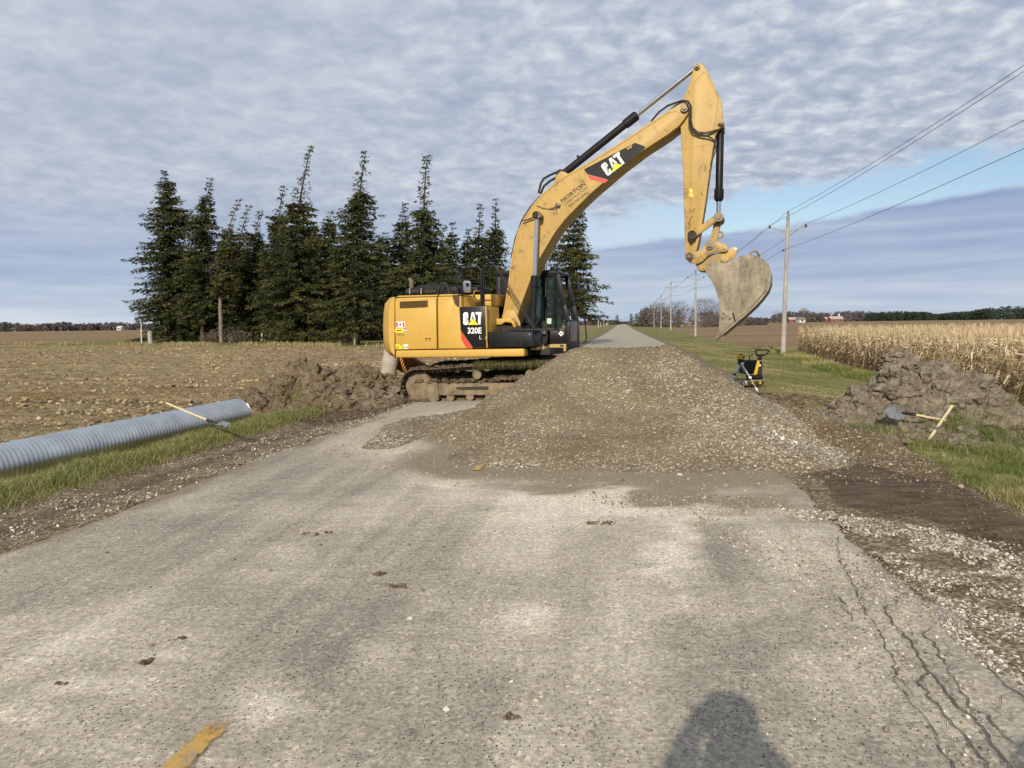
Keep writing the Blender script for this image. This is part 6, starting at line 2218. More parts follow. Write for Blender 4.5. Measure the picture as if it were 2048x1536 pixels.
m_stone = simple("pale_gravestone", (0.42, 0.41, 0.39), (0.28, 0.27, 0.25), 4, 0.8)
m_stone2 = simple("grey_gravestone", (0.20, 0.19, 0.18), (0.13, 0.125, 0.12), 4, 0.8)
m_stonew = simple("white_marker", (0.66, 0.65, 0.62), (0.5, 0.49, 0.46), 4, 0.8)
m_pole = simple("grey_pole", (0.40, 0.375, 0.34), (0.28, 0.26, 0.235), 1.4, 0.85)
GST = [(558, 677.5, 660, 4, 'slab', m_stonew, "white gravestone partly hidden by the low branches of the tallest spruce"), (570, 681, 672, 7, 'cross', m_stone2, "grey cross-shaped marker at the field edge under the tallest spruce"),
       (613, 671, 663, 10, 'slab', m_stone, "broad pale gravestone below the gap between the two tallest spruces"), (643, 672, 654, 7, 'round', m_stone, "round-topped pale gravestone beside the low bushy spruce"),
       (668, 672, 660, 6, 'slab', m_stone2, "dark upright gravestone beyond the low bushy spruce"), (691, 679, 672, 5, 'slab', m_stonew, "low white gravestone in the mown grass"),
       (704, 668, 643, 5, 'obelisk', m_stone, "tall pale obelisk next to the thick dark trunk"), (708, 668, 652, 5, 'slab', m_stonew, "bright white upright slab beside the thick dark trunk"),
       (727, 671, 656, 6, 'round', m_stonew, "white round-topped gravestone just past the thick trunk"), (735, 672, 656, 4, 'slab', m_stone, "narrow pale gravestone second past the thick trunk"),
       (743, 673, 656, 5, 'round', m_stone2, "dark round-topped gravestone third past the thick trunk"), (752, 673, 658, 5, 'slab', m_stone, "pale gravestone closest to the rear of the excavator"),
       (462, 682, 676, 5, 'slab', m_stone, "square pale stone at the edge near the pale bare trunk"), (526, 683, 679, 8, 'slab', m_stone, "low flat pale stone at the edge of the ploughed field")]
for i, (px, yb, yt, wpx, kind, mt, lab) in enumerate(GST):
    dp = (CAM_H - .02) * F_PX / max(18.0, (yb - (650.5 + (1024 - px) * .0122))) * 1.0
    dp = min(dp, 108)
    b = VP(px, yb, dp); zb = tzs(b.x, b.y)
    h = max(.4, VP(px, yt, dp).z - zb); w = wpx * dp / F_PX
    mb = MB()
    mb.box((0, 0, .07), (w * 1.5, .35, .18), 0, .02)
    if kind == 'slab':
        mb.box((0, 0, .15 + (h - .15) / 2), (w, .16, h - .15), 0, .02)
    elif kind == 'round':
        out_ = [Vector((-w / 2, 0, .15)), Vector((w / 2, 0, .15))] + [Vector((w / 2 * math.cos(a), 0, h - w / 2 + w / 2 * math.sin(a))) for a in [k * math.pi / 8 for k in range(9)]]
        mb.prism([v + Vector((0, -.08, 0)) for v in out_], [v + Vector((0, .08, 0)) for v in out_])
    elif kind == 'cross':
        mb.box((0, 0, .15 + (h - .15) / 2), (.16, .14, h - .15), 0, .02); mb.box((0, .003, h * .68), (w, .13, .16), 0, .02)
    else:
        mb.box((0, 0, .4), (w * 1.2, w * 1.2, .6), 0, .03)
        mb.tube([(0, 0, .7), (0, 0, h - .25), (0, 0, h)], [w * .55, w * .34, .02], 4)
    o = mb.build("gravestone", mt); o.location = (b.x, b.y, zb); o.rotation_euler = (0, 0, R(random.uniform(-12, 12)))
    tag(o, lab, "gravestone", "gravestones under the spruces")
for (px, yb, yt, dp, w, nm, mt, lab) in [(283, 682, 647, 98, .16, "marker_post", m_stonew, "thin white post standing in the grass left of the first spruce"), (301, 684.5, 663, 96, .75, "stone_pillar", m_stone, "stout pale stone pillar beside the first spruce"),
                                         (523, 683, 667, 92, .22, "fence_post", m_stonew, "leaning white fence post at the field edge under the spruces"), (709, 684, 664, 80, .18, "fence_post", m_pole, "grey wooden fence post before the thick dark trunk")]:
    b = VP(px, yb, dp); zb = tzs(b.x, b.y); h = VP(px, yt, dp).z - zb
    mb = MB()
    if nm == "stone_pillar":
        mb.lathe((0, 0, -.1), (0, 0, 1), [(0, w * .55), (.12, w * .5), (.2, w * .42), (h - .1, w * .40), (h - .02, w * .44), (h + .06, w * .36), (h + .12, .05)], 12)
    else:
        mb.tube([(0, 0, -.1), (.03, 0, h * .5), (.10, 0, h)], [w / 2, w / 2, w * .42], 8)
    o = mb.build(nm, mt); o.location = (b.x, b.y, zb)
    tag(o, lab, "post")

# ================================================================== far woods, roadside trees, houses
m_wood = tinted("far_conifers", [(0.0, (0.018, 0.028, 0.020)), (0.5, (0.035, 0.05, 0.034)), (1.0, (0.065, 0.078, 0.052))], .9, .1)
m_wood2 = tinted("far_bare_woods", [(0.0, (0.065, 0.058, 0.060)), (0.6, (0.11, 0.098, 0.095)), (1.0, (0.17, 0.15, 0.135))], .9, .1)


def woods(name, pts, mat, seed, conifer, thick=40.0, per_m=.5, sz=1.2):
    """a wood that reads as one mass: pts = (px, ytop, depth)"""
    r = np.random.default_rng(seed)
    VV = []; TT = []
    for (x0, y0, d0), (x1, y1, d1) in zip(pts[:-1], pts[1:]):
        a = VP(x0, 650, d0); b = VP(x1, 650, d1)
        n = max(3, int((b - a).length * per_m))
        for i in range(n):
            u = r.random(); dp = d0 + (d1 - d0) * u + r.random() * thick
            px = x0 + (x1 - x0) * u; yt = y0 + (y1 - y0) * u
            q = VP(px, 650, dp); zb = float(rise(np.array([math.hypot(q.x, q.y)]))[0])
            h = max(3.0, (VP(px, yt, dp).z - zb) * (.72 + .36 * r.random()))
            w = h * (.20 if conifer else .38) * (.7 + .6 * r.random())
            k = 70
            z = h * (.03 + .97 * r.random(k))
            pr = (1 - z / h) ** .8 if conifer else np.sqrt(np.clip(1 - ((z / h - .5) / .52) ** 2, 0.03, 1))
            th = r.random(k) * 6.283; rad = w * pr * np.sqrt(r.random(k))
            C = np.stack([q.x + np.cos(th) * rad, q.y + np.sin(th) * rad, zb + z], -1)
            s = sz * (.5 + r.random(k))[:, None]
            d1_ = r.normal(size=(k, 3)); d1_ /= np.linalg.norm(d1_, axis=1, keepdims=True)
            d2_ = np.cross(d1_, r.normal(size=(k, 3))); d2_ /= np.linalg.norm(d2_, axis=1, keepdims=True)
            VV.append(np.stack([C - d1_ * s * .5, C + d2_ * s * .35, C + d1_ * s * .5], 1).reshape(-1, 3))
            TT.append(np.repeat(np.clip(r.normal(.45, .1) + r.normal(0, .18, k), 0, 1), 3))
    V = np.concatenate(VV)
    return tag(np_mesh(name, V, np.arange(len(V)).reshape(-1, 3), mat, attrs=dict(tint=np.concatenate(TT))), kind='stuff')


woods("distant_woods", [(-60, 644, 760), (20, 646, 740), (40, 648, 740), (75, 650, 760), (130, 645, 700), (165, 648, 720), (230, 645.5, 700), (300, 647, 720), (420, 648, 760), (560, 650, 760), (800, 649, 760)], m_wood2, 301, False, 60, 1.1, 2.2)
woods("distant_woods", [(1430, 633, 480), (1480, 632, 470), (1530, 637, 500), (1560, 626, 520), (1610, 622, 560), (1640, 628, 600), (1700, 621, 640), (1740, 624, 680), (1800, 626, 700)], m_wood2, 302, False, 50, .5, 1.7)
woods("distant_pine_woods", [(1735, 627, 640), (1790, 623, 620), (1850, 625, 640), (1872, 630, 680)], m_wood, 303, False, 60, 2.2, 1.6)
woods("distant_pine_woods", [(1868, 628, 700), (1930, 624, 640), (1975, 617, 600), (2010, 614, 590), (2110, 615, 590)], m_wood, 304, False, 60, 2.2, 1.6)
woods("distant_woods", [(1560, 627, 900), (1660, 624.5, 900), (1760, 625, 900), (1900, 628, 920), (1960, 624, 940)], m_wood2, 305, False, 40, .35, 2.4)
woods("roadside_woods", [(1120, 644, 560), (1170, 642, 520), (1196, 640, 500), (1225, 641, 560), (1240, 644, 900), (1262, 645, 950)], m_wood2, 306, False, 40, .6, 1.5)
woods("roadside_thicket", [(1283, 622, 330), (1300, 612, 300), (1330, 613, 280), (1370, 618, 260), (1420, 622, 270), (1480, 634, 300), (1535, 638, 330)], m_wood2, 307, False, 30, .9, .9)
bush = ["tallest bare tree, wide and twiggy, between the second pole and the bucket", "bare tree in the thicket left of the second utility pole", "bare twiggy tree standing nearest the road by the dark evergreens", "bare tree behind the lower part of the excavator bucket", "bare tree just right of the bucket teeth", "small bare tree at the end of the thicket by the nearest pole"]
for i, (px, dp, yt, hw, n) in enumerate([(1410, 235, 598, 30, 2200), (1356, 245, 604, 26, 1700), (1318, 270, 606, 22, 1500), (1443, 250, 606, 26, 1700), (1478, 280, 622, 22, 1200), (1556, 420, 622, 14, 900)]):
    bare_tree(px, dp, yt, hw, 320 + i, bush[i], "bare trees of the roadside thicket", n)
for i, (px, dp, yt, hw, lab) in enumerate([(1608, 520, 617, 10, "round bare tree beside the distant houses"), (1696, 560, 622, 8, "bare tree to the far side of the pink-roofed barn"), (75, 700, 647, 10, "pale bare tree on the far left skyline"), (40, 640, 647, 13, "orange-brown autumn tree on the far left skyline")]):
    o = bare_tree(px, dp, yt, hw, 340 + i, lab, None, 1400)
for i, (px, dp, yt, hw, lab) in enumerate([(1276, 330, 625, 15, "dark evergreen at the corn-side edge of the road far ahead"), (1290, 320, 617, 9, "pointed evergreen behind the dark one at the far roadside"), (1262, 520, 626, 6, "tall thin evergreen beside the road's vanishing point"),
                                           (1234, 560, 629, 6, "thin evergreen on the far left side of the road ahead"), (1189, 480, 628, 7, "pointed evergreen behind the cab's grab rail far ahead"), (13, 720, 645, 7, "single dark conifer on the far left skyline")]):
    spruce(px, yt, px, dp, hw, lab, 360 + i, None, bare=.05, clear=.03, dens=.5, shape=.55)

m_pink = simple("pink_roof", (0.46, 0.34, 0.29), (0.40, 0.30, 0.26), 1.0, 0.8)
m_brick = simple("red_brick", (0.24, 0.11, 0.08), (0.18, 0.09, 0.07), 2.0, 0.85)
m_hwall = simple("pale_siding", (0.60, 0.57, 0.52), (0.5, 0.48, 0.44), 1.0, 0.8)
m_roofg = simple("grey_roof", (0.22, 0.20, 0.19), (0.16, 0.15, 0.145), 1.0, 0.85)
m_win = simple("dark_window", (0.03, 0.035, 0.04), (0.05, 0.055, 0.06), 1.0, 0.2)


def house(px, dp, wpx, yeave, yridge, wall, roof, label, rz=0.0, chimney=False):
    b = VP(px, 655, dp); zb = tzs(b.x, b.y)
    w = wpx * dp / F_PX; he = VP(px, yeave, dp).z - zb; hr = VP(px, yridge, dp).z - zb
    he = max(he, 2.3); hr = max(hr, he + 1.2); dpt = max(6.0, w * .6)
    root = tag(empty("farm_building", (b.x, b.y, zb), rz), label, "building")
    mb = MB()
    A = [Vector((-w / 2, -dpt / 2, -.3)), Vector((-w / 2, dpt / 2, -.3)), Vector((-w / 2, dpt / 2, he)), Vector((-w / 2, 0, hr - .15)), Vector((-w / 2, -dpt / 2, he))]
    mb.prism(A, [v + Vector((w, 0, 0)) for v in A])
    mb.build("wall", wall, root)
    mb = MB()
    for sg in (-1, 1):
        P = [Vector((-w / 2 - .4, sg * (dpt / 2 + .5), he - .35)), Vector((w / 2 + .4, sg * (dpt / 2 + .5), he - .35)), Vector((w / 2 + .4, 0, hr)), Vector((-w / 2 - .4, 0, hr))]
        mb.prism(P, [v + Vector((0, 0, .18)) for v in P])
    rf = mb.build("roof", roof, root, False)
    if chimney:
        mb = MB().box((w * .3, 0, hr + .8), (.9, .9, 2.4), 0, .02)
        mb.build("chimney", m_hwall, rf)
    n = max(1, int(w / 4))
    for k in range(n):
        x = -w / 2 + w * (k + .5) / n
        mb = MB().box((x, -dpt / 2 - .02, he * .55), (1.2, .08, 1.2))
        mb.build("window", m_win, root)
    return root


house(1670, 540, 25, 640, 633, m_brick, m_pink, "long barn with a pale pink roof and a thin chimney on the skyline", 0.05, True)
house(1652, 545, 8, 639.5, 636, m_brick, m_pink, "small low building joined to the end of the pink-roofed barn")
house(1584, 520, 16, 640, 635, m_brick, m_pink, "brick house with a pale gable next to the nearest utility pole")
house(1601, 510, 12, 641, 637, m_hwall, m_roofg, "low pale house beside the brick one near the nearest pole")
house(1424, 330, 7, 648, 643, m_hwall, m_roofg, "small white house behind the thicket next to the second pole")
house(1361, 330, 4, 649, 645, m_hwall, m_roofg, "white shed glimpsed through the thicket left of the second pole")
house(1384, 340, 4, 648, 644, m_hwall, m_roofg, "white shed glimpsed through the thicket right beside the second pole")
house(241, 640, 8, 661, 659, m_hwall, m_stonew, "white roofed farm building before the far left woods")

# ================================================================== utility poles and lines
m_porc = simple("insulator", (0.10, 0.09, 0.085), (0.06, 0.055, 0.05), 10, 0.35)
PT = 10.75
plist = []


def utility_pole(base, top, rad, label, group, arms=True):
    root = tag(empty("utility_pole", base), label, "utility pole", group)
    d = top - base
    mb = MB().tube([Vector((0, 0, -.4)), d * .33, d * .66, d], [rad, rad * .88, rad * .76, rad * .62], 10)
    mb.build("pole", m_pole, root)
    if arms:
        mb = MB().tube([d + Vector((0, 0, -.02)), d + Vector((0, 0, .55)), d + Vector((.01, 0, .62))], [rad * .62, rad * .42, .03], 8)
        mb.build("pole_cap", m_porc, root)
        q = d * .93
        for sg in (-1, 1):
            e = q + Vector((sg * CT * 1.15, -sg * ST * 1.15, .16))
            mb = MB().tube([q + Vector((0, 0, -.12)), q + Vector((sg * .5, 0, .02)), e], [.04, .035, .03], 6)
            mb.tube([q + Vector((0, 0, -.42)), q + Vector((sg * .65, 0, .03))], .02, 6)
            arm = mb.build("cross_arm", m_pole, root)
            mb = MB().lathe(e + Vector((0, 0, -.02)), (0, 0, 1), [(0, .05), (.05, .09), (.09, .05), (.14, .09), (.2, .04)], 10)
            mb.build("insulator", m_porc, arm)
        mb = MB().lathe(d * .78 + Vector((-rad, 0, 0)), (-1, 0, 0), [(0, .05), (.06, .08), (.14, .05)], 8)
        mb.build("insulator", m_porc, root)
    return root


pb = VP(1566, 705, 50.0); zb = tzs(pb.x, pb.y); pb = Vector((pb.x, pb.y, zb))
pt = VP(1576, 441, 50.0)
plab = ["nearest tall grey utility pole, leaning slightly beside the corn corner", "second utility pole along the road verge, seen next to the bucket", "third utility pole along the corn-side verge", "fourth utility pole along the corn-side verge", "fifth utility pole along the corn-side verge", "sixth and faintest utility pole along the corn-side verge"]
utility_pole(pb, pt, .17, plab[0], "utility poles along the road")
tops = [(pb, pt)]
for i, dpx in enumerate([(1391, 110, 549), (1341.5, 170, 569), (1322, 230, 594), (1308, 290, 608), (1299, 350, 615)]):
    b = VP(dpx[0], 660, dpx[1]); b.z = tzs(b.x, b.y)
    t = VP(dpx[0] + .5, dpx[2], dpx[1])
    utility_pole(b, t, .17, plab[i + 1], "utility poles along the road")
    tops.append((b, t))
lx = ["first of the thin poles on the far left roadside", "second of the thin poles on the far left roadside", "third of the thin poles on the far left roadside", "fourth of the thin poles on the far left roadside", "fifth of the thin poles on the far left roadside"]
for i, (px, dp, yt, yb) in enumerate([(1197, 300, 632, 658), (1201.5, 330, 629, 657), (1207.5, 390, 634, 656), (1216, 470, 637, 655), (1221.5, 560, 640, 654)]):
    b = VP(px, yb, dp); b.z = tzs(b.x, b.y)
    utility_pole(b, VP(px, yt, dp), .20, lx[i], "poles on the far left roadside", False)
# wires: from the pole behind the photographer along the whole line
x0_, y0_ = to_xy(-12.0, 10.75)
p0b = Vector((x0_, y0_, -.45)); p0t = Vector((x0_ + .1, y0_, 9.3))
chain = [(p0b, p0t)] + tops
m_wire = simple("black_wire", (0.02, 0.02, 0.022), (0.03, 0.03, 0.03), 10, 0.5)
WIRES = [(lambda b, t: t + Vector((0, 0, .62)), "topmost overhead wire running along the utility poles"), (lambda b, t: b + (t - b) * .93 + Vector((-1.13, .17, .36)), "overhead wire on the road-side arm of the utility poles"),
         (lambda b, t: b + (t - b) * .93 + Vector((1.13, -.17, .36)), "overhead wire on the field-side arm of the utility poles"), (lambda b, t: b + (t - b) * .78 + Vector((-.3, 0, 0)), "lowest overhead wire on the utility poles")]
for f, lab in WIRES:
    mb = MB()
    A = [f(*c_) for c_ in chain]
    pts = []; rs = []
    for a, b in zip(A[:-1], A[1:]):
        for k in range(24):
            u = k / 24
            q = a.lerp(b, u); q.z -= 4 * (.85 if lab[0] != 'l' else .6) * u * (1 - u)
            pts.append(q); rs.append(.0075 + .00007 * max(0, q.y))
    pts.append(A[-1]); rs.append(.03)
    mb.tube(pts, rs, 5)
    o = mb.build("overhead_wire", m_wire)
    tag(o, lab, "overhead wire", "overhead wires along the road")

# ================================================================== standing corn
m_corn = tinted("dry_corn", [(0.0, (0.17, 0.11, 0.055)), (0.35, (0.36, 0.265, 0.145)), (0.7, (0.56, 0.44, 0.265)), (1.0, (0.74, 0.63, 0.43))], 0.75, 0.2, 0.18)


def corn_plant(seed, Ht):
    r = np.random.default_rng(seed)
    V = []; Fq = []; T = []

    def strip(C, S, w, tone):
        b = len(V)
        for c, s, ww in zip(C, S, w):
            V.append(c - s * ww / 2); V.append(c + s * ww / 2); T.extend([tone, tone])
        for i in range(len(C) - 1):
            Fq.append([b + 2 * i, b + 2 * i + 1, b + 2 * i + 3, b + 2 * i + 2])
    ln = r.normal(0, .06, 2)
    stem = lambda z: np.array([ln[0] * z * z / Ht, ln[1] * z * z / Ht, z])
    zs = [0, Ht * .35, Ht * .7, Ht * .92]
    for a in (0.3, 0.3 + math.pi / 2):
        strip([stem(z) for z in zs], [np.array([math.cos(a), math.sin(a), 0])] * 4, [.026, .023, .017, .010], .35 + .15 * r.random())
    a0 = r.random() * 6.28
    nl = 9
    for k in range(nl):
        z = Ht * (.14 + .80 * k / nl) + r.normal(0, .03)
        a = a0 + math.pi * k + r.normal(0, .5)
        d = np.array([math.cos(a), math.sin(a), 0]); s = np.array([-math.sin(a), math.cos(a), 0])
        L = (.34 + .26 * r.random()) * (1.0 if 1 < k < 7 else .75)
        up = .30 + .35 * r.random(); dr = .9 + .9 * r.random()
        C = []
        for t in (0, .25, .5, .75, 1.0):
            C.append(stem(z) + d * L * (t * .75 if dr > 1.3 else t * .95) + np.array([0, 0, L * (up * t * 1.6 - dr * t * t)]))
        tw = [s, s * .9 + np.array([0, 0, .4]), s * .6 + np.array([0, 0, .7]), s * .8 - np.array([0, 0, .5]), s]
        strip(C, tw, [.025, .055, .05, .035, .006], np.clip(.28 + .52 * k / nl + .22 * r.normal(), 0, 1))  # leaf tone climbs with height: the lit top is put into the colour
    e = stem(Ht * .48); a = a0 + 1.2
    d = np.array([math.cos(a) * .35, math.sin(a) * .35, -.25])
    strip([e, e + d * .3, e + d * .6, e + d * .9], [np.array([-math.sin(a), math.cos(a), 0])] * 4, [.03, .065, .06, .02], .78)
    for k in range(5):
        a = r.random() * 6.28
        d = np.array([math.cos(a) * .3, math.sin(a) * .3, 1])
        tip = stem(Ht * .92)
        strip([tip, tip + d * .12, tip + d * .26], [np.array([-math.sin(a), math.cos(a), 0])] * 3, [.016, .014, .006], .62 + .2 * r.random())
    return np.array(V), np.array(Fq), np.array(T)


CV = [corn_plant(400 + i, 1.56 + .04 * (i % 5)) for i in range(8)]
cA = np.array([21.0, 54.0]); cB = np.array([12.5, 18.4])
cd = (cB - cA) / np.linalg.norm(cB - cA)                       # along the edge, toward the camera
cn = np.array([-cd[1], cd[0]])                                # into the field
if cn[0] < 0:
    cn = -cn
r_ = np.random.default_rng(44)
pts = []
for row in range(62):
    off = row * .76
    L = np.arange(-1.0 + r_.random() * .2, 52, .19)
    L = L + r_.normal(0, .03, len(L))
    keep = r_.random(len(L)) < (.95 if row < 4 else (.85 if row < 14 else .55))
    L = L[keep]
    q = cA + cd * L[:, None] + cn * (off + r_.normal(0, .04, len(L)))[:, None]
    pts.append(np.c_[q, np.full(len(L), row)])
pts = np.concatenate(pts)
zc_ = tz(pts[:, 0], pts[:, 1])
u_, v_, dpt_ = project(np.c_[pts[:, :2], zc_ + 1.4])
ok = (dpt_ > 3) & (u_ < 2048 + 2600 / np.maximum(dpt_, 3) * 2) & (u_ > 1500)
pts = pts[ok]; zc_ = zc_[ok]; u_ = u_[ok]; dpt_ = dpt_[ok]
front = np.where((pts[:, 2] < 3) & (u_ < 2070))[0]
front = front[np.argsort(dpt_[front] + pts[front, 2] * 6)][:298]
fs_ = set(front.tolist())
src = []
for i, (V, Fq, T) in enumerate(CV):
    src.append(np_mesh("corn_plant", V, Fq, m_corn, attrs=dict(tint=T)))
clab = "dry tan corn stalk standing at the front edge of the corn field"
for k, i in enumerate(front):
    s0 = src[k % len(CV)]
    o = s0 if k < len(CV) else s0.copy()
    if k >= len(CV):
        SC.collection.objects.link(o)
    o.location = (pts[i, 0], pts[i, 1], zc_[i] - .02)
    o.rotation_euler = (r_.normal(0, .05), r_.normal(0, .05), r_.random() * 6.28)
    sc_v = (.90 + .22 * r_.random())
    o.scale = (sc_v, sc_v, sc_v)
    tag(o, clab, "corn plant", "corn stalks along the field edge")
VV = []; FF = []; TT = []; off = 0
rest = [i for i in range(len(pts)) if i not in fs_]
for i in rest:
    V, Fq, T = CV[int(r_.integers(0, len(CV)))]
    a = r_.random() * 6.28; ca, sa = math.cos(a), math.sin(a)
    k = .88 + .26 * r_.random()
    tx, ty = r_.normal(0, .06, 2)
    x = (V[:, 0] * ca - V[:, 1] * sa + V[:, 2] * tx) * k; y = (V[:, 0] * sa + V[:, 1] * ca + V[:, 2] * ty) * k
    VV.append(np.stack([x + pts[i, 0], y + pts[i, 1], V[:, 2] * k + zc_[i] - .02], -1)); FF.append(Fq + off); TT.append(T); off += len(V)
tag(np_mesh("standing_corn", np.concatenate(VV), np.concatenate(FF), m_corn, attrs=dict(tint=np.concatenate(TT))), kind='stuff')

# ================================================================== culvert pipe, tools, survey gear
m_galv, g, p, out = new_mat("galvanised_steel")
co = g.n('ShaderNodeTexCoord').outputs['Object']
n1 = g.noise(co, 3.0, 5.0, .6)
g.put(p.inputs['Base Color'], g.mix(g.mr(n1, .35, .65), (0.70, 0.71, 0.70), (0.52, 0.53, 0.52)))
p.inputs['Metallic'].default_value = 1.0
g.put(p.inputs['Roughness'], g.mr(n1, .3, .7, .24, .38))
pR = VP(466, 797, 14.0); rp = .30
a1 = Vector((pR.x + .09, 14.0, pR.z - rp - .0)); q = VP(0, 886, 9.4)
a0 = Vector((q.x + .02, 9.4, q.z - rp))
dirp = (a1 - a0).normalized()
a0 = a1 - dirp * 7.4
Lp = 7.4
prof = []
n = int(Lp / .07 * 8)
for i in range(n + 1):
    s = Lp * i / n
    prof.append((s, rp - .0075 + .0075 * math.cos(2 * math.pi * s / .07)))
x_ = dirp.orthogonal().normalized(); y_ = dirp.cross(x_)
ang = np.linspace(0, 2 * np.pi, 57)[:-1]
ss = np.array([p_[0] for p_ in prof]); 
SA, AA = np.meshgrid(ss, ang, indexing='ij')
RRr = rp - .008 + .008 * np.cos(2 * np.pi * SA / .07 + AA)
X3 = np.array(x_); Y3 = np.array(y_); D3 = np.array(dirp)
PV = D3 * SA[..., None] + (X3 * np.cos(AA)[..., None] + Y3 * np.sin(AA)[..., None]) * RRr[..., None]
PI_ = D3 * SA[..., None] + (X3 * np.cos(AA)[..., None] + Y3 * np.sin(AA)[..., None]) * (RRr[..., None] - .006)
ni, na = SA.shape


def ringf(ni, na, base=0, flip=False):
    i = np.arange(ni - 1)[:, None]; k = np.arange(na)[None]
    f = np.stack([i * na + k, i * na + (k + 1) % na, (i + 1) * na + (k + 1) % na, (i + 1) * na + k], -1).reshape(-1, 4) + base
    return f[:, ::-1] if flip else f


nb = ni * na
cap = lambda row: np.stack([row * na + np.arange(na), row * na + (np.arange(na) + 1) % na, nb + row * na + (np.arange(na) + 1) % na, nb + row * na + np.arange(na)], -1)
pipe = np_mesh("culvert_pipe", np.concatenate([PV.reshape(-1, 3), PI_.reshape(-1, 3)]), np.concatenate([ringf(ni, na), ringf(ni, na, nb, True), cap(0), cap(ni - 1)[:, ::-1]]), m_galv, smooth=True, sharp=60)
pipe.location = a0
tag(pipe, "long shiny galvanised corrugated steel culvert pipe lying beside the ploughed field", "pipe")

m_ash = simple("ash_wood_handle", (0.66, 0.56, 0.34), (0.58, 0.48, 0.28), 6, 0.5)
m_blade = simple("shovel_steel", (0.42, 0.42, 0.40), (0.26, 0.25, 0.23), 12, 0.35, 0.8)
m_redp = simple("red_painted_end", (0.55, 0.05, 0.035), (0.45, 0.05, 0.04), 10, 0.5)


def blade(mb, c, t, side, nrm, L, w, mi=0, dish=.03):
    """dished shovel blade from the socket point c along t"""
    t = t.normalized(); rows = 7; cols = 7
    vs = []
    for i in range(rows):
        u = i / (rows - 1)
        ww = w * (.75 + .25 * min(1, u * 4)) * (1 if u < .6 else math.sqrt(max(.02, 1 - ((u - .6) / .42) ** 2)))
        for j in range(cols):
            k = j / (cols - 1) * 2 - 1
            vs.append(c + t * L * u + side * ww / 2 * k + nrm * (dish * (k * k) + .02 * u * (1 - u)))
    vs2 = [v - nrm * .004 for v in vs]
    fs = []
    for i in range(rows - 1):
        for j in range(cols - 1):
            a = i * cols + j
            fs.append((a, a + 1, a + cols + 1, a + cols))
    o = rows * cols
    fs2 = [tuple(x + o for x in f[::-1]) for f in fs]
    mb.add(vs + vs2, fs + fs2, mi)


def shovel(h0, h1, tip, label, side=None):
    root = tag(empty("shovel", h1), label, "shovel")
    A, B, C = h0 - h1, Vector((0, 0, 0)), tip - h1
    t = C.normalized()
    mb = MB().tube([A, A.lerp(B, .5) + Vector((0, 0, -.004)), B], [.015, .016, .016], 10)
    mb.build("handle", m_ash, root)
    sd = side.normalized() if side is not None else t.cross(Vector((0, 0, 1))).normalized()
    nrm = sd.cross(t).normalized()
    if nrm.z < 0:
        nrm = -nrm
    mb = MB().tube([B - t * .05, B + t * .10, B + t * (C.length - .28)], [.024, .023, .015], 10)
    mb.build("socket", m_blkd, root)
    mb = MB()
    blade(mb, B + t * (C.length - .30), t, sd, nrm, .30, .23)
    mb.build("blade", m_blade, root)
    return root


def on_axis(px, py, extra=0.0):
    return None


h0 = VP(333, 806, 11.75); 
h1 = VP(418, 841.5, 10.9)
tip = VP(451, 855, 10.55)
# the handle has to lie on the pipe: lift it onto the crown where they cross
pc = VP(366, 820, 11.42)
sax = (pc - a0).dot(dirp); near = a0 + dirp * sax
gap = (pc - near).length
shovel(h0, h1, tip, "shovel with a pale wooden handle resting on the shiny culvert pipe")
sd = VP(1772, 812, 10.7)
shovel(VP(1891, 840.5, 10.75), VP(1824, 828, 10.72), VP(1766, 822, 10.68), "shovel with a bright metal blade lying on the right earth heap", Vector((.0, .35, .9)))
root = tag(empty("hand_tool", VP(1851, 889, 10.2)), "wooden tool handle with a red painted lower end leaning on the earth heap", "tool")
A = VP(1904, 812, 10.9) - root.location
mb = MB().tube([(0, 0, 0), A * .5, A], [.022, .021, .020], 10); mb.build("handle", m_ash, root)
mb = MB().tube([-A.normalized() * .02, A * .09], [.026, .026], 10)
B = A.normalized()
mb.box((-B * .03), (.11, .05, .05), 0, .01)
mb.build("red_end", m_redp, root)

# old rusted culvert behind the machine
root = tag(empty("old_culvert_pipe", VP(785, 770, 18.9)), "bent old culvert pipe, pale at its open end and rusty orange beyond, behind the tracks", "pipe")
o_ = root.location
m_tan = simple("pale_concrete_pipe", (0.40, 0.36, 0.29), (0.30, 0.265, 0.21), 4, 0.85)
top_ = VP(783, 704, 18.9) - o_; bot = VP(775, 762, 18.6) - o_
t = (bot - top_).normalized()
L = (bot - top_).length
mb = MB()
prof = [(L * i / 10, .205 - .012 * math.sin(i * 1.3)) for i in range(11)] + [(L, .175)] + [(L * (1 - i / 6), .17) for i in range(6)]
mb.lathe(top_, t, prof, 24)
mb.build("pipe_end", m_tan, root)
mb = MB()
A = VP(806, 724, 19.2) - o_; B = VP(858, 752, 19.6) - o_
t = (B - A).normalized(); L = (B - A).length
mb.lathe(A - t * .25, t, [((L + .25) * i / 90, .24 + .012 * math.cos(i * 2 * math.pi / 6)) for i in range(91)], 28)
mb.build("rusty_section", m_rib, root)

# laser level on its tripod
def leg2(mb, a, b, w, d):
    t = (b - a).normalized(); s = t.cross(Vector((0, 1, 0))).normalized(); n = s.cross(t)
    A = [a - s * w / 2 - n * d / 2, a + s * w / 2 - n * d / 2, a + s * w / 2 + n * d / 2, a - s * w / 2 + n * d / 2]
    Bq = [v - a + b for v in A]
    mb.prism(A, Bq, 0, .004)


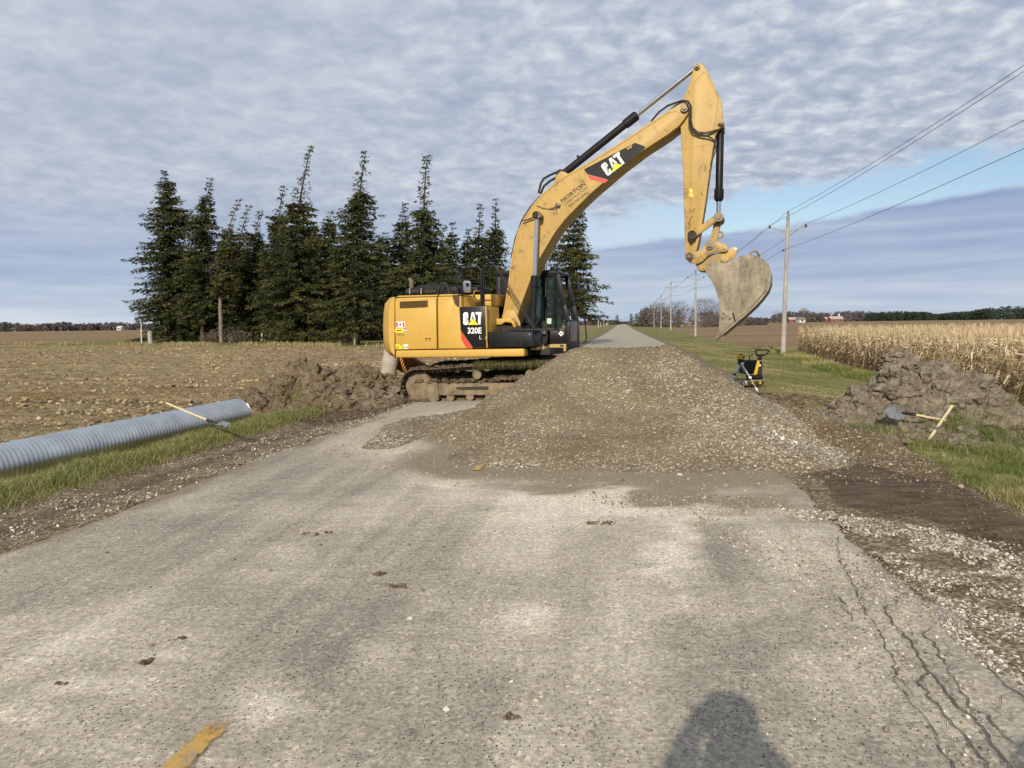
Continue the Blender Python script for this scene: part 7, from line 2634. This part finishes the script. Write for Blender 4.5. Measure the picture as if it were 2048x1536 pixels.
m_alu = simple("aluminium_leg", (0.56, 0.57, 0.58), (0.46, 0.47, 0.48), 10, 0.38, 0.6)
m_iyel = simple("instrument_yellow", (0.66, 0.45, 0.03), (0.60, 0.40, 0.03), 8, 0.5)
hd_ = VP(1481.5, 722, 18.7)
root = tag(empty("laser_level", Vector((hd_.x, hd_.y, tzs(hd_.x, hd_.y)))), "yellow survey laser standing on a silver tripod at the road shoulder", "survey instrument")
o_ = root.location
H0 = hd_ - o_
mb = MB().cyl(H0 + Vector((0, 0, -.06)), H0 + Vector((0, 0, .0)), .075, 16); mb.cyl(H0, H0 + Vector((0, 0, .03)), .05, 12)
mb.build("tripod_head", m_blkd, root)
mb = MB().lathe(H0 + Vector((0, 0, .03)), (0, 0, 1), [(0, .075), (.02, .085), (.10, .088), (.13, .08), (.165, .075), (.18, .045), (.185, .02)], 18)
ins = mb.build("laser_head", m_iyel, root)
mb = MB().cyl(H0 + Vector((0, 0, .015)), H0 + Vector((0, 0, .045)), .089, 18); mb.box(H0 + Vector((.05, -.06, .11)), (.05, .05, .05), 0, .01); mb.box(H0 + Vector((-.01, -.055, .17)), (.07, .05, .02), 0, .005)
mb.build("laser_trim", m_blkd, ins)
for k, (px, py, dp) in enumerate([(1459, 771, 18.6), (1515.5, 783, 18.0), (1496, 764, 19.4)]):
    f = VP(px, py, dp); f.z = max(f.z, tzs(f.x, f.y)) if k else f.z
    f = f - o_
    mb = MB()
    w = .075 if k == 0 else .032
    mid_ = H0.lerp(f, .55)
    leg2(mb, H0 + Vector((0, 0, -.04)), mid_, w, .03); leg2(mb, H0.lerp(f, .45), f, w * .62, .022)
    lg = mb.build("leg", m_alu, root)
    mb = MB().box(mid_, (.07, .06, .05), 0, .01); mb.tube([H0.lerp(f, .9), f], [.03, .012], 8); mb.box(H0.lerp(f, .09), (.07, .06, .06), 0, .01)
    mb.build("leg_clamp", m_wht if k == 1 else m_blkd, lg)

# plate compactor
cpx = VP(1507, 768, 19.3)
root = tag(empty("plate_compactor", Vector((cpx.x, cpx.y, tzs(cpx.x, cpx.y)))), "black and yellow plate compactor with a loop handle parked on the verge", "plate compactor")
o_ = root.location
Q = lambda px, py, dy=0.0: VP(px, py, 19.3) - o_ + Vector((0, dy, 0))
a, b = Q(1489, 757), Q(1525.5, 722)
mb = MB().box(((a.x + b.x) / 2, .28, (a.z + b.z) / 2 + .05), (b.x - a.x, .55, b.z - a.z - .12), 0, .03)
mb.box(((a.x + b.x) / 2, .25, b.z - .03), ((b.x - a.x) * .85, .42, .10), 0, .03)
mb.box((a.x + .12, -.01, (a.z + b.z) / 2 + .02), (.16, .06, .18), 0, .01)
mb.box((b.x - .1, -.01, (a.z + b.z) / 2 - .05), (.14, .05, .2), 0, .015)
mb.build("engine", m_blkd, root)
mb = MB().cyl((a.x + .05, -.03, a.z + .03), (b.x - .02, -.03, a.z + .03), .06, 14)
mb.build("roller_guard", m_blk, root)
mb = MB().box(((a.x + b.x) / 2, .28, .07), (.52, .75, .05), 0, .012)
mb.prism([Vector((a.x, -.1, .06)), Vector((b.x, -.1, .06)), Vector((b.x, -.2, .16)), Vector((a.x, -.2, .16))], [Vector((a.x, -.07, .05)), Vector((b.x, -.07, .05)), Vector((b.x, -.17, .17)), Vector((a.x, -.17, .17))])
mb.build("base_plate", m_steel, root)
mb = MB()
for px in (1501, 1516):
    c_ = Q(px, 763.5)
    mb2 = MB().box((c_.x, -.14, c_.z), (.05, .08, .10), 0, .012)
    mb2.build("guard_bracket", m_iyel, root)
mb = MB().prism([Q(1506, 749, -.06), Q(1512.5, 749, -.06), Q(1517.3, 720, -.12), Q(1512.8, 720, -.12)], [Q(1506, 749, -.0), Q(1512.5, 749, -.0), Q(1517.3, 720, -.05), Q(1512.8, 720, -.05)], 0, .008)
mb.build("handle_beam", m_iyel, root)
mb = MB().box(Q(1516.5, 716, -.12), (.09, .10, .10), 0, .02); mb.box(Q(1517, 710, -.15), (.20, .08, .06), 0, .02)
hm = mb.build("handle_mount", m_blk, root)
loop = [Q(1510, 711, -.18), Q(1506, 704.5, -.22), Q(1505.5, 700.5, -.24), Q(1509, 699, -.25), Q(1528, 699, -.25), Q(1531.3, 700.8, -.24), Q(1530.5, 704, -.22), Q(1525, 710, -.18)]
mb = MB().tube(loop, .018, 8)
mb.build("handle_loop", m_blk, hm)
mb = MB().tube([Q(1501.5, 721, .1), Q(1501.5, 711, .1), Q(1507, 709.5, .05)], .012, 6); mb.build("lifting_bar", m_blk, root)
mb = MB().box(Q(1519.5, 731, -.015), (.045, .012, .05), 0, .004); mb.build("label_plate", m_wht, root)
c_ = Q(1487, 767)
mb = MB().cyl((c_.x - .03, -.12, c_.z + .02), (c_.x + .05, -.16, c_.z + .02), .07, 18)
mb.build("transport_wheel", m_tan, root)

# roadside marker specks far ahead: mailbox and signs
for (px, yb, dp, lab) in [(1250 - 37, 656, 330, "white mailbox on a post at the far left roadside"), (1261, 651, 520, "white roadside marker near the vanishing point")]:
    b = VP(px, yb, dp); zb = tzs(b.x, b.y)
    root = tag(empty("mailbox", (b.x, b.y, zb)), lab, "mailbox")
    mb = MB().tube([(0, 0, -.1), (0, 0, 1.1)], .06, 6); mb.build("post", m_pole, root)
    mb = MB().box((0, 0, 1.3), (.75, .4, .5), 0, .1); mb.build("box", m_stonew, root)

# ================================================================== the photographer, behind the camera: only the shadow is in the picture
m_coat = simple("dark_jacket", (0.03, 0.035, 0.05), (0.05, 0.055, 0.07), 6, 0.9)
m_skin = simple("skin", (0.50, 0.32, 0.24), (0.45, 0.28, 0.2), 8, 0.6)
px_, py_ = .05, -.42
SK = [((0, 0, .96), .25), ((0, .0, 1.14), .25), ((0, .0, 1.36), .27), ((0, .01, 1.50), .16), ((0, .03, 1.60), .09), ((0, .04, 1.69), .13), ((0, .04, 1.80), .125),
      ((-.09, 0, .90), .10), ((-.10, .01, .50), .072), ((-.11, -.02, .09), .05), ((-.11, .13, .035), .04), ((.09, 0, .90), .10), ((.10, .01, .50), .072), ((.11, -.02, .09), .05), ((.11, .13, .035), .04),
      ((-.21, 0, 1.43), .115), ((-.29, .06, 1.22), .085), ((-.14, .26, 1.44), .065), ((-.06, .33, 1.55), .032), ((.21, 0, 1.43), .115), ((.29, .06, 1.22), .085), ((.18, .26, 1.44), .065), ((.10, .33, 1.55), .032)]
ED = [(0, 1), (1, 2), (2, 3), (3, 4), (4, 5), (5, 6), (0, 7), (7, 8), (8, 9), (9, 10), (0, 11), (11, 12), (12, 13), (13, 14), (2, 15), (15, 16), (16, 17), (17, 18), (2, 19), (19, 20), (20, 21), (21, 22)]
for sx_h in (-1, 1):
    w = 18 if sx_h < 0 else 22
    bx, by, bz = SK[w][0]
    for k in range(5):
        i0 = len(SK)
        if k == 4:
            SK += [((bx - sx_h * .02, by + .01, bz + .035), .010), ((bx - sx_h * .035, by + .02, bz + .065), .008)]
            ED += [(w, i0), (i0, i0 + 1)]
        else:
            SK += [((bx + sx_h * (.0 + .004 * k), by + .03, bz + .03 - .018 * k), .009), ((bx - sx_h * .02, by + .055, bz + .035 - .019 * k), .008)]
            ED += [(w, i0), (i0, i0 + 1)]
me = bpy.data.meshes.new("person")
me.from_pydata([(x + px_, y + py_, z) for (x, y, z), r__ in SK], ED, [])
me.materials.append(m_coat)
per = link(bpy.data.objects.new("person", me))
md = per.modifiers.new("skin", 'SKIN')
for i, (c_, r__) in enumerate(SK):
    me.skin_vertices[0].data[i].radius = (r__, r__ * (.72 if i < 3 else 1.0))
me.skin_vertices[0].data[0].use_root = True
per.modifiers.new("sub", 'SUBSURF').levels = 1
per.modifiers["sub"].render_levels = 2
per2 = per.copy(); link(per2); per2.location = (1.10, -.38, 0)  # unseen second figure, added to cast the shadow at the lower right
tag(per2, "unseen second figure in a dark jacket, added to cast the corner shadow", "person")
tag(per, "person in a dark jacket holding up a camera, casting the shadow on the road", "person")
